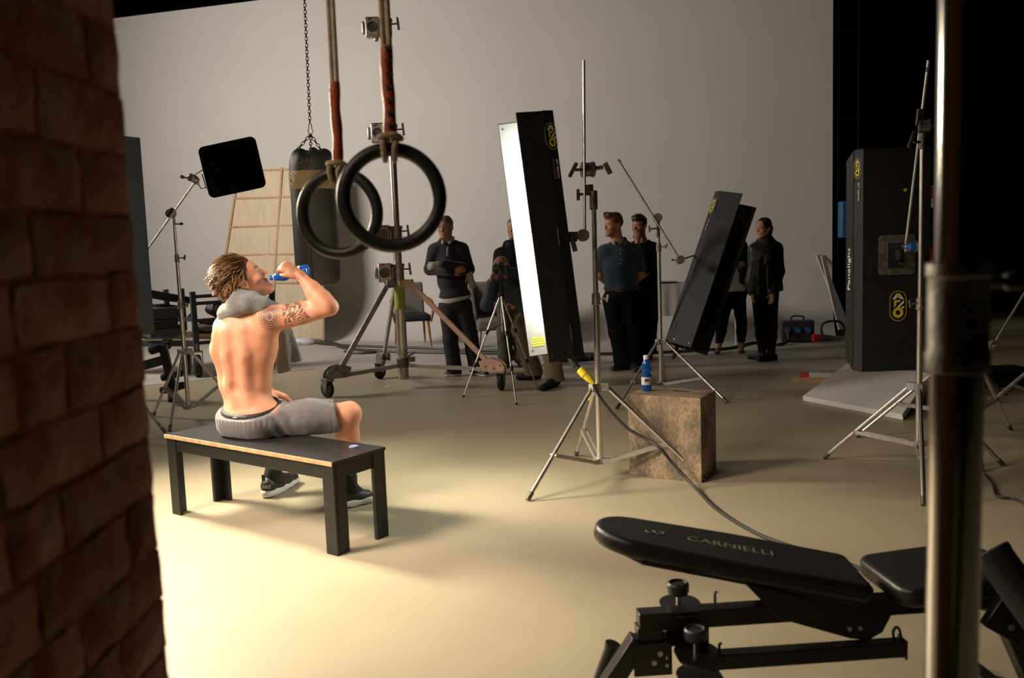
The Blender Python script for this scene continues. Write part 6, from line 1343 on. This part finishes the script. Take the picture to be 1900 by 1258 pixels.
S.cut(pe+V(0, 0, -.035), V(.15, 0, -1), .3); S.ell(pe+V(-.05, -.16, .12), (.045, .10, .26), None, .01, True); S.cap(J['shR']+V(-.050, -.115, -.10), J['wrR']+V(-.050, -.045, .08), .016, .014, .02, None, True); S.cap(J['shL']+V(.055, -.125, -.12), J['wrL']+V(.065, -.10, .10), .014, .014, .02, None, True); S.disp = folds(.008, 18, 12); sobj(S, 'jacket', 'black_leather', p)
S = Sdf(.006); mid = (J['shL']+J['shR'])/2
S.chain([mid+V(.07, .01, .06), mid+V(.03, -.09, .0), mid+V(-.01, -.125, -.09), mid+V(-.03, -.13, -.17)], [.026, .030, .034, .03], .02, (V(.3, 1, .2), .4)); S.disp = folds(.004, 25); sobj(S, 'lapel', 'black_leather', p)
S = Sdf(.009); [leg(S, J, s, .006, s=.92) for s in 'LR']; S.ell(J['pel']-up*.02, (.155, .115, .12), None, .04); S.cut(J['pel']+up*.05, V(0, 0, 1), .25); S.disp = folds(.003, 24); sobj(S, 'leggings', 'black_fabric', p)
for sd, tx, ty in (('L', 1400, 668), ('R', 1410, 672)):
    a = J['an'+sd]; tt = G(tx, ty); d = (tt-V(a.x, a.y, 0)); d.z = 0; d.normalize(); sh_ = shoe(p, V(a.x, a.y, 0), V(a.x, a.y, 0)+d*.17, 'black_leather', high=.09, name='boot'); MB().box(V(a.x, a.y, .02)-d*.045, (.05, .05, .04), Matrix((d, up.cross(d), up)).transposed()).build('boot_heel', 'black_leather', sh_, bevel=.004)

# ---- sneakers lying on the floor
for k, (px, py, yaw, lb) in enumerate(((1085, 670, .25, 'grey running shoe with pale side stripes lying on floor left of bearded man'), (1054, 673, .1, 'second grey running shoe, mostly hidden behind the lit light bank'))):
    c = G(px, py); d = V(math.cos(yaw), math.sin(yaw), 0); t = thing('sneaker', lb, 'shoe', c)
    sh = shoe(t, c-d*.07, c+d*.11, 'grey_rubber', 'grey_fabric', name='upper')
    for j in range(3): MB().box(c+d*(-.0+.03*j)+V(0, -.043, .055), (.010, .006, .045), Matrix.Rotation(.3, 3, 'Y')).build('side_stripe', 'label_grey', sh)

# ================================================================ THE SHIRTLESS MAN ON THE BENCH
def tattoo_skin():
    m = skin_mat('skin_tattoo', .5); nt = m.node_tree; b = nt.nodes['Principled BSDF']; b.inputs['Subsurface Weight'].default_value = .12; b.inputs['Subsurface Radius'].default_value = (1, .35, .2); b.inputs['Subsurface Scale'].default_value = .02
    a = nt.nodes.new('ShaderNodeAttribute'); a.attribute_name = 'arm'; sp = nt.nodes.new('ShaderNodeSeparateXYZ'); nt.links.new(a.outputs['Vector'], sp.inputs[0]); U_, V__, K_ = sp.outputs
    def mth(op, x, y=None, z=None):
        n = nt.nodes.new('ShaderNodeMath'); n.operation = op
        for i, q in enumerate((x, y, z)):
            if q is None: continue
            if isinstance(q, (int, float)): n.inputs[i].default_value = q
            else: nt.links.new(q, n.inputs[i])
        return n.outputs[0]
    mul = lambda x, y: mth('MULTIPLY', x, y); mx = lambda x, y: mth('MAXIMUM', x, y); gt = lambda x, y: mth('GREATER_THAN', x, y); lt = lambda x, y: mth('LESS_THAN', x, y)
    du = mth('SUBTRACT', U_, .038); dv = mth('SUBTRACT', V__, -.012); r = mth('SQRT', mth('ADD', mul(du, du), mul(dv, dv))); th = mth('ARCTAN2', dv, du)
    # medallion: rings, petals and a scalloped rim
    rings = mul(gt(mth('SINE', mul(r, 640)), -.35), lt(r, .050))
    petal = mul(mul(gt(mth('SINE', mul(th, 18)), .0), gt(r, .026)), lt(r, .036)); inner = lt(r, .008)
    sc1 = mul(mul(gt(r, .0505), lt(r, .066)), gt(mth('ABSOLUTE', mth('SUBTRACT', mth('ADD', .0535, mul(.010, mth('ABSOLUTE', mth('SINE', mul(th, 13))))), r)), .0)); 
    scal = lt(mth('ABSOLUTE', mth('SUBTRACT', mth('ADD', .052, mul(.012, mth('ABSOLUTE', mth('SINE', mul(th, 13))))), r)), .0018)
    med = mx(mx(mx(rings, petal), inner), mx(scal, lt(mth('ABSOLUTE', mth('SUBTRACT', r, .052)), .0012)))
    # band of broad cut shapes further down the arm
    inb = mul(mul(gt(U_, .108), lt(U_, mth('ADD', .232, mul(V__, .5)))), mul(gt(V__, -.075), lt(V__, mth('SUBTRACT', .040, mul(U_, .02)))))
    outside = gt(r, .069)
    cell = mth('SINE', mul(mth('ADD', U_, mul(.010, mth('SINE', mul(V__, 90)))), 190)); cell2 = mth('SINE', mth('ADD', mul(V__, 150), mul(U_, 70)))
    shp = gt(mth('ADD', mul(cell, cell2), mul(.5, cell)), -.30)
    du2 = mth('SUBTRACT', U_, .195); dv2 = mth('SUBTRACT', V__, .035); r2 = mth('SQRT', mth('ADD', mul(du2, du2), mul(dv2, dv2)))
    arcs = gt(mth('SINE', mul(r2, 500)), -.1); near = lt(r2, .034); shp = mth('ADD', mul(shp, mth('SUBTRACT', 1, near)), mul(arcs, near))
    vor = nt.nodes.new('ShaderNodeTexVoronoi'); vor.feature = 'DISTANCE_TO_EDGE'; vor.inputs['Scale'].default_value = 70; nt.links.new(a.outputs['Vector'], vor.inputs[0]); lines = gt(vor.outputs[0], .04)
    band = mul(mul(mul(inb, outside), shp), lines)
    # faint small marks below
    ns = nt.nodes.new('ShaderNodeTexNoise'); ns.inputs['Scale'].default_value = 110; nt.links.new(a.outputs['Vector'], ns.inputs[0])
    low = mul(mul(mul(gt(V__, .044), lt(V__, .058)), mul(gt(U_, .075), lt(U_, .21))), mul(gt(ns.outputs[0], .54), .6))
    mask = mul(mx(mx(med, band), low), gt(K_, .5)); mask = mul(mask, .93)
    mixn = nt.nodes.new('ShaderNodeMix'); mixn.data_type = 'RGBA'; src = b.inputs['Base Color'].links[0].from_socket; nt.links.new(src, mixn.inputs[6]); mixn.inputs[7].default_value = (.045, .032, .028, 1); nt.links.new(mask, mixn.inputs[0]); nt.links.new(mixn.outputs[2], b.inputs['Base Color'])
    return m
M['skin_tattoo'] = tattoo_skin()
man = thing('person', 'shirtless tattooed man in grey shorts sitting on the black bench and drinking', 'person', V(-1.42, 4.65, 0))
ft = V(.19, .98, 0).normalized(); rt_ = V(.98, -.19, 0).normalized(); fp_ = V(.45, .89, 0).normalized(); rp_ = V(.89, -.45, 0).normalized()
RT = np.array(Matrix((rt_, ft, up)).transposed(), dtype=np.float32); RP = np.array(Matrix((rp_, fp_, up)).transposed(), dtype=np.float32)
pel = D(467, 772, 4.66); wai = D(456, 715, 4.67); che = D(453, 648, 4.65); ncb = D(452, 582, 4.67)
shL, shR = D(420, 610, 4.74), D(500, 592, 4.57); elR = D(610, 570, 4.50); wrR = D(556, 510, 4.56)
elL = D(425, 690, 5.00); wrL = D(500, 727, 4.98)
hiR, knR, anR = D(495, 785, 4.62), D(646, 768, 4.70), D(646, 903, 4.77)
hiL, knL, anL = D(462, 783, 4.80), D(524, 762, 5.18), V(-1.435, 5.04, .10)
hc = D(455, 523, 4.66); hf, hu = V(.80, .22, .56), V(-.53, -.16, .83)
S = Sdf(.005)
P_, fr = head_parts(S, hc, hf, hu, 1.07, neck_to=ncb+up*.02+ft*.02, neck_r=.060)
# torso
S.ell(pel+up*.0, (.168, .125, .135), RP, .05); S.ell(wai, (.140, .098, .15), RT, .05); S.ell(che, (.163, .112, .165), RT, .05)
S.ell(che+up*.10-rt_*.01, (.150, .100, .13), RT, .05)
S.cap(ncb-up*.01, shL.lerp(ncb, .12), .068, .060, .05); S.cap(ncb-up*.01, shR.lerp(ncb, .10), .068, .062, .05)
S.cap(ncb+up*.03, ncb-up*.12, .055, .08, .05)
S.ell(shL, (.062, .062, .066), RT, .04); S.ell(shR+V(.012, -.005, .004), (.068, .062, .060), RT, .04)
# back muscles: columns beside the spine, shoulder blades, lats
bk = -ft
for s_, x in ((-1, -.036), (1, .036)): S.chain([pel+up*.09+rt_*x*.8+bk*.072, wai+up*.02+rt_*x+bk*.074, che-up*.02+rt_*x*1.1+bk*.080, che+up*.09+rt_*x+bk*.070], [.030, .034, .036, .034], .03)
S.ell(che+up*.075+rt_*.092+bk*.072, (.052, .026, .072), RT, .03); S.cap(che+up*.125+rt_*.05+bk*.088, che+up*.095+rt_*.125+bk*.068, .020, .016, .03)
S.ell(che+up*.06-rt_*.090+bk*.070, (.050, .026, .075), RT, .03); S.cap(che+up*.02-rt_*.055+bk*.092, che+up*.11-rt_*.052+bk*.085, .013, .016, .025)
S.cap(che+up*.02+rt_*.055+bk*.094, che+up*.11+rt_*.052+bk*.088, .013, .016, .025)
S.chain([shR-up*.03+ft*.01, che+up*.02+rt_*.135+bk*.01, wai+up*.03+rt_*.10+bk*.01], [.05, .045, .04], .05); S.chain([shL-up*.05, che-rt_*.125+bk*.01, wai+up*.02-rt_*.10], [.045, .045, .04], .05)
S.chain([pel+up*.14+bk*.135, wai+bk*.128, che-up*.03+bk*.139, che+up*.06+bk*.140, che+up*.14+bk*.128], [.022, .022, .022, .020, .016], .030, None, True)
# right arm, raised
ua = (elR-shR).normalized(); fa_ = (wrR-elR).normalized()
S.chain([shR, shR.lerp(elR, .25), shR.lerp(elR, .55), shR.lerp(elR, .85), elR], [.058, .056, .052, .042, .036], .03)
S.cap(shR.lerp(elR, .3)-up*.014, shR.lerp(elR, .75)-up*.010, .044, .038, .03); S.ell(elR+V(.022, 0, -.002), (.022, .024, .022), None, .025); S.ell(elR+V(-.01, -.032, .022), (.018, .014, .02), None, .02)
S.chain([elR, elR.lerp(wrR, .25), elR.lerp(wrR, .55), wrR], [.042, .047, .038, .027], .025); S.cap(elR+up*.01, elR.lerp(wrR, .4)-V(.012, .0, .0), .034, .034, .03)
hand(S, wrR, V(-.80, .12, .50), V(-.30, .82, -.48), 1, .95, 1.0, .006, thumb=V(-.98, .10, .12), spread=.03)
# left arm rests on the thigh in front
S.chain([shL, elL], [.055, .042], .03); S.chain([elL, elL.lerp(wrL, .4), wrL], [.042, .042, .028], .02); hand(S, wrL, V(.85, .15, -.35), V(-.2, 0, -1), -1, .35)
# legs
S.chain([hiR, hiR.lerp(knR, .5), knR], [.090, .082, .062], .05); S.ell(knR+V(.020, -.004, .004), (.050, .052, .058), None, .03)
S.chain([knR, knR.lerp(anR, .30), knR.lerp(anR, .6), anR], [.056, .057, .045, .033], .03); S.cap(knR.lerp(anR, .15)+V(-.025, .0, 0), knR.lerp(anR, .45)+V(-.022, 0, 0), .040, .038, .03)
S.chain([hiL, hiL.lerp(knL, .5), knL], [.088, .080, .060], .05); S.chain([knL, knL.lerp(anL, .30), anL], [.056, .055, .034], .03)
S.cap(anR, anR-up*.05+V(.05, .03, 0), .034, .03, .02); S.cap(anL, anL-up*.05+V(.02, .05, 0), .034, .03, .02)
axw = (elR-shR); Lw = axw.length; axw = axw/Lw; cdir = (Vector((0, 0, CH))-shR); cdir = (cdir-axw*cdir.dot(axw)).normalized(); c2d = axw.cross(cdir)   # c2d: points up or down
if c2d.z > 0: c2d = -c2d
def arm_uv(V_):
    d = V_-n3(shR); u = d@n3(axw); a = d@n3(cdir); b_ = d@n3(c2d); rad = np.hypot(a, b_); th = np.arctan2(b_, a); k = ((u > -.05) & (u < Lw+.02) & (rad < .085) & (np.abs(th) < 2.4)).astype(np.float32)
    return np.stack([u, th*.052, k], -1)
def man_col(V_):
    col = np.tile(n3((.62, .285, .175)), (len(V_), 1)); col *= (1+.035*wob(V_, 25, 4))[:, None]
    L = head_local(fr, V_); col = face_paint(col, L, None, beard=.38, brow=(.12, .06, .03), lip=(.5, .2, .15))
    de = np.linalg.norm(V_-n3(elR+V(.02, 0, 0)), axis=1); m = np.clip(1-de/.07, 0, 1)[:, None]; col = col*(1-.25*m)+n3((.62, .24, .15))*.25*m
    for sx, sy in ((.02, .01), (-.05, -.07), (.06, -.12), (-.03, .09), (.09, .02)):   # a few moles
        c = n3(che+rt_*sx+up*sy-ft*.115); col[np.linalg.norm(V_-c, axis=1) < .0045] *= .7
    return col
body = sobj(S, 'body', 'skin_tattoo', man, man_col, 1, arm_uv)
for q in (-1, 1): MB().ball(P_(q*.031, .0775, .007), .0125*fr[3], seg=14, rings=10).build('eyelid', 'lid', man) if 'lid' in M else None
M['lid'] = mat('lid', (.52, .25, .15), .5)
for q in (-1, 1):
    MB().ball(P_(q*.031, .0772, .007), .0125, seg=16, rings=10).build('eyelid', 'lid', man)
    MB().tube([P_(q*.031+x, .091-.10*abs(x), .001-.1*abs(x)) for x in (-.012, -.006, 0, .006, .012)], .0012, seg=5).build('eyelash', 'hair_dark', man)
# hair: a rough cap and many wavy locks
def hair_mat():
    m = mat('hair_brown', (.16, .075, .028), .42, 0, 0, bump=0); nt = m.node_tree; b = nt.nodes['Principled BSDF']
    at = nt.nodes.new('ShaderNodeAttribute'); at.attribute_name = 'col'; nt.links.new(at.outputs['Color'], b.inputs['Base Color']); return m
M['hair_brown'] = hair_mat()
r_, f_, u_, s_h, c_h = fr; RH = np.array(Matrix((r_, f_, u_)).transposed(), dtype=np.float32)
S = Sdf(.006); S.ell(P_(0, -.016, .042), (.083*s_h, .100*s_h, .083*s_h), RH, .02); S.ell(P_(0, .03, .085), (.05*s_h, .045*s_h, .03*s_h), RH, .02); S.ell(P_(0, -.05, .0), (.074*s_h, .06*s_h, .078*s_h), RH, .02)
S.ell(P_(0, .135, -.02), (.09*s_h, .078*s_h, .115*s_h), RH, .008, True); S.cut(P_(0, -.045, -.062), (f_*.75-u_).normalized(), .11*s_h)
for q in (-1, 1): S.ell(P_(q*.090, -.004, -.014), (.022*s_h, .025*s_h, .042*s_h), RH, .005, True)
S.disp = lambda Q_: .004*wob(Q_, 110, 3); hb = sobj(S, 'hair', 'hair_brown', man, lambda V_: np.tile(n3((.06, .028, .012)), (len(V_), 1)), 0)
rg = random.Random(11); vs, fs, cols = [], [], []
for i in range(3400):
    th = rg.uniform(-PI, PI); ph = rg.uniform(-.55, 1.5)      # th 0 = front
    if abs(th) < .85 and ph < .38: continue
    if abs(th) < 1.8 and ph < .16: continue
    if 1.62 <= abs(th) < 2.05 and ph < -.12: continue
    d = Vector((math.sin(th)*math.cos(ph), math.cos(th)*math.cos(ph), math.sin(ph)))
    root = Vector((d.x*.083, -.016+d.y*.099, .042+d.z*.083)); fr_top = max(0, d.z)*(.6+.4*max(0, d.y)); Lk = rg.uniform(.045, .070)+.030*fr_top
    flow = Vector((d.x*.25, -.75, .15+.30*fr_top)) if d.z > .25 else Vector((d.x*.2, -.65, -.55)); flow = (flow-d*flow.dot(d)*.8+Vector((rg.uniform(-.28, .28), rg.uniform(-.2, .2), rg.uniform(-.25, .25)))).normalized()
    lift = .10+.42*fr_top+rg.uniform(0, .14); dirv = (flow+d*lift).normalized(); side = d.cross(dirv).normalized(); ph0 = rg.random()*6; am = rg.uniform(.005, .011)
    pts = []
    for k in range(6):
        t = k/5; p = root+dirv*Lk*t-d*(.42*Lk*t*t)*(1 if d.z > .2 else .7)+side*am*math.sin(ph0+t*5.5)+flow*Lk*.25*t*t; pts.append(P_(*p))
    rr = [.0024, .003, .003, .0028, .0022, .0007]; rr = [q*rg.uniform(.7, 1.15) for q in rr]; base = len(vs); x = None
    g = rg.random(); ctop = (.30, .165, .06) if g > .7 else (.15, .075, .03) if g > .35 else (.07, .034, .015)
    for k, p in enumerate(pts):
        a = pts[max(k-1, 0)]; b_ = pts[min(k+1, 5)]; Rm = frame((b_-a).normalized(), x); x = Rm.col[0].copy()
        for j in range(4): qa_ = PI/2*j; vs.append(p+Rm @ Vector((math.cos(qa_)*rr[k], math.sin(qa_)*rr[k]*.6, 0))); f_mix = min(1, k/3.5); cols.append([.06*(1-f_mix)+ctop[0]*f_mix, .03*(1-f_mix)+ctop[1]*f_mix, .013*(1-f_mix)+ctop[2]*f_mix, 1])
    for k in range(5):
        for j in range(4): l = (j+1) % 4; fs.append((base+k*4+j, base+k*4+l, base+k*4+4+l, base+k*4+4+j))
mb = MB(); mb.add(vs, fs); lk = mb.build('locks', 'hair_brown', hb); lk['kind'] = 'stuff'
at = lk.data.color_attributes.new('col', 'FLOAT_COLOR', 'POINT'); at.data.foreach_set('color', np.array(cols, np.float32).ravel())
# shorts
M['shorts'] = mat('shorts', (.135, .128, .13), .85, 0, .05, 40, .1, 500, sheen=.2); M['brief'] = mat('brief', (.012, .012, .014), .7); M['brief_print'] = mat('brief_print', (.16, .15, .15), .7)
hemR = hiR.lerp(knR, .93); hemL = hiL.lerp(knL, .9)
wn = V(-.10, -.26, 1).normalized()      # tilt of the waistband
wc = D(463, 756, 4.66)
S = Sdf(.005); S.ell(pel+up*.0, (.182, .146, .150), RP, .05); S.ell(pel+up*.07, (.170, .128, .12), RP, .04); S.cap(pel-rp_*.07-fp_*.03-up*.02, pel+rp_*.07-fp_*.03-up*.02, .118, .118, .04)
S.chain([hiR+V(.0, 0, .005), hiR.lerp(knR, .5)+V(0, 0, -.004), hemR+V(0, 0, -.012)], [.110, .102, .098], .05); S.cap(hiR.lerp(knR, .3)-up*.035, hemR+V(-.02, 0, -.052), .07, .058, .04)
S.chain([hiL, hiL.lerp(knL, .5), hemL], [.108, .10, .095], .05)
dR = (knR-hiR).normalized(); dL = (knL-hiL).normalized()
S.cut(hiR.lerp(knR, .86), (dR+V(.0, 0, .10)).normalized(), .17); S.cut(hiL.lerp(knL, .84), dL, .16)
S.cut(wc, wn, .30); S.cut(V(pel.x+.1, pel.y, .452), V(0, 0, -1), .45)
# hollow leg opening so that the knee comes out of a real hem
S.cap(hiR.lerp(knR, .72), hiR.lerp(knR, 1.1), .082, .082, .006, None, True)
def sh_f(Q_):
    d = (Q_-n3(hiR)); t = d@n3(dR); base = .0035*wob(Q_*n3((.7, 1, 1.6)), 26, 6)+.0015*wob(Q_, 70, 8)
    wd = (Q_-n3(wc))@n3(wn); ang = np.arctan2((Q_-n3(wc))@n3(fp_), (Q_-n3(wc))@n3(rp_)); gather = np.where((wd > -.045) & (wd < .0), .0013*np.sin(ang*46), 0)
    # diagonal creases at the hip fold
    x = d@n3(V(.9, 0, .45).normalized()); cre = .006*np.sin(x*95)*np.exp(-((t-.07)/.06)**2)
    hem = np.where(np.abs(t-(knR-hiR).length*.80) < .0025, .0018, 0)
    return base+gather+cre+hem
S.disp = sh_f; sobj(S, 'shorts', 'shorts', man, it=1)
S = Sdf(.005); S.ell(pel+up*.0, (.176, .138, .145), RP, .05); S.ell(pel+up*.075, (.160, .115, .12), RP, .04); S.ell(wai, (.1425, .101, .15), RT, .05); S.cut(wc+wn*.016, wn, .32); S.cut(wc-wn*.03, -wn, .32); br = sobj(S, 'briefs', 'brief', man)
bo_ = D(437, 774, 4.5); 
# waistband lettering of the briefs, facing the camera on the low back
nb = (-fp_*.8+V(-.35, -.6, 0)).normalized(); exb = up.cross(nb)*1.0
hit = wc-wn*.004+nb*.150
tx = text('POWERED', 'lettering', 'brief_print', br, D(446, 775, 4.50), V(1, 0, 0), up, .013); wrap_on(tx, br, V(.2, -1, 0))
lb_ = MB().add([D(434, 774, 4.50)+V(x, 0, z) for x, z in ((-.011, -.009), (.011, -.009), (.011, .009), (-.011, .009))], [(0, 1, 2, 3)]).build('care_label', 'label_grey', br); wrap_on(lb_, br, V(.2, -1, 0), .003)
S = None
# socks and shoes
M['sock'] = mat('sock', (.016, .016, .018), .9); M['shoe_black'] = mat('shoe_black', (.02, .021, .021), .55, bump=.1, bscale=300); M['shoe_grey'] = mat('shoe_grey', (.07, .075, .072), .6); M['sole_white'] = mat('sole_white', (.78, .76, .74), .45)
def man_shoe(an, heel, toe, kn, lab):
    d = toe-heel; d.z = 0; L = d.length; d.normalize(); sd = up.cross(d); h0 = V(heel.x, heel.y, 0)
    def Q(x, y, z): return h0+d*x*L+sd*y+up*z
    S = Sdf(.004); S.cap(Q(.16, 0, .055), Q(.30, 0, .055), .040, .040, .02); S.cap(Q(.30, 0, .055), Q(.86, 0, .042), .042, .032, .02, (sd, 1.18)); S.cap(Q(.15, 0, .075), Q(.22, 0, .105), .036, .034, .03); S.cap(Q(.32, 0, .105), Q(.62, 0, .058), .032, .034, .03)
    S.cut(Q(.5, 0, .030), V(0, 0, -1), .3); S.cap(Q(.24, 0, .13), Q(.26, 0, .20), .034, .036, .006, None, True); sh = sobj(S, 'shoe', 'shoe_black', man)
    S = Sdf(.004); S.cap(Q(.15, 0, .028), Q(.32, 0, .024), .046, .046, .02); S.cap(Q(.32, 0, .018), Q(.87, 0, .024), .046, .034, .02, (sd, 1.2)); S.cut(Q(.5, 0, .046), V(0, 0, 1), .3, .008); S.cut(Q(.5, 0, .004), V(0, 0, -1), .3); S.cut(Q(1.0, 0, .002), (d*.35-up).normalized(), .08)
    S.disp = lambda P: .002*np.sin((P@n3(d))*70); sobj(S, 'sole', 'sole_white', sh)
    for y in (-1, 1):   # grey side cage
        mb = MB(); mb.prism([(.30*L, .045), (.36*L, .095), (.44*L, .088), (.66*L, .05), (.62*L, .035), (.40*L, .04)], h0+sd*y*.043, d, up, .004); mb.build('side_cage', 'shoe_grey', sh, smooth=False, bevel=.0015) if False else None
    mb = MB()
    for k in range(5):
        x = .40+.055*k; mb.tube([Q(x, -.026, .098-.012*k), Q(x+.02, 0, .112-.013*k), Q(x, .026, .098-.012*k)], .0028, seg=6)
    mb.tube(bez([Q(.38, 0, .125), Q(.42, .03, .14), Q(.45, .045, .115), Q(.43, .05, .09)], 5), .0022, seg=6); mb.tube(bez([Q(.38, 0, .125), Q(.44, -.03, .145), Q(.50, -.05, .13), Q(.53, -.055, .10)], 5), .0022, seg=6); mb.build('laces', 'black_fabric', sh)
    MB().box(Q(.035, 0, .125), (.012, .02, .04), Matrix((d, sd, up)).transposed()).build('pull_tab', 'shoe_black', sh, bevel=.004)
    S = Sdf(.005); S.chain([an.lerp(kn, .36), an.lerp(kn, .12), Q(.25, 0, .10), Q(.30, 0, .06)], [.048, .041, .040, .036], .02); S.cap(an, an-up*.05+d*.055, .041, .038, .02); S.cap(an.lerp(kn, .1), Q(.5, 0, .05), .040, .034, .03); S.cut(Q(.5, 0, .03), V(0, 0, -1), .3); S.cut(an.lerp(kn, .34), kn-an, .07); so = sobj(S, 'sock', 'sock', man)
    return sh, so, Q, d, sd
shl, sol, QL, dl_, sl_ = man_shoe(anL, G(489, 927), G(552, 893), knL, 'L')
shr, sor, QR, dr_, sr_ = man_shoe(anR, G(611, 946), G(693, 930), knR, 'R')
# lettering on the left heel, wrapped round it
cc_ = QL(.16, 0, .065); camd = (V(0, 0, .065)-cc_); camd.z = 0; camd.normalize()
hd2 = (camd*.75-dl_*.5-V(.15, 0, 0)).normalized(); nk = text('NIKE', 'lettering', 'white_print', shl, cc_+hd2*.0425+up*.004, up.cross(hd2), up, .027, .0002, shear=.2, bold=.02, sx=.8); wrap_on(nk, shl, hd2, .0015)
sw = knR.lerp(anR, .70); cd3 = (V(0, 0, sw.z)-sw).normalized(); exs = up.cross(cd3)
MB().prism([(-.010, .004), (-.006, -.004), (.004, -.008), (.012, -.004), (.022, .012), (.012, .004), (.002, .0)], anR.lerp(knR, .20)+cd3*.044+exs*.010, exs, up, .002).build('white_tick', 'white_print', sor, smooth=False)
# bottle at his lips
mo = P_(0, .108, -.058); bb = D(575, 500, 4.68); bdir = (mo-bb).normalized(); base = mo-bdir*.213
bottle('blue plastic water bottle tipped to the mouth of the shirtless man', base, frame(bdir), cap=False, h=.215, r=.0305)
# towel
M['towel'] = mat('towel', (.20, .21, .21), .95, 0, .12, 90, .9, 420, sheen=.4)
S = Sdf(.006); tp = [D(440, 612, 4.86), D(424, 598, 4.78), D(423, 582, 4.64), D(440, 567, 4.565), D(462, 562, 4.55), D(485, 567, 4.56), D(503, 574, 4.64), D(512, 586, 4.74), D(520, 610, 4.76)]
S.chain(tp, [.040, .046, .050, .050, .047, .042, .038, .038, .035], .025)
S.chain([D(445, 548, 4.58), D(470, 553, 4.575), D(490, 562, 4.60)], [.036, .036, .03], .012); S.cap(D(438, 550, 4.64), D(446, 549, 4.58), .036, .036, .012)
cl_ = D(520, 600, 4.76); 
for (a_, b__, ra_, rb_2) in ((D(522, 606, 4.76), D(530, 680, 4.78), .030, .038), (D(532, 604, 4.77), D(552, 668, 4.80), .022, .036), (D(519, 620, 4.76), D(520, 685, 4.78), .02, .020)): S.cap(a_, b__, ra_, rb_2, .02, (V(.25, 1, 0), .55))
S.cut(D(530, 690, 4.78), V(.25, 0, -1), .06, .006); S.cut(D(556, 672, 4.80), V(.2, 0, -1), .05, .006)
S.disp = lambda P: .0035*wob(P*n3((1, 1, 1.3)), 38, 3)+.0018*wob(P, 260, 5)
tw = sobj(S, 'towel', 'towel', None, it=0); tag(tw, 'grey terry towel draped round the neck of the shirtless man', 'towel')
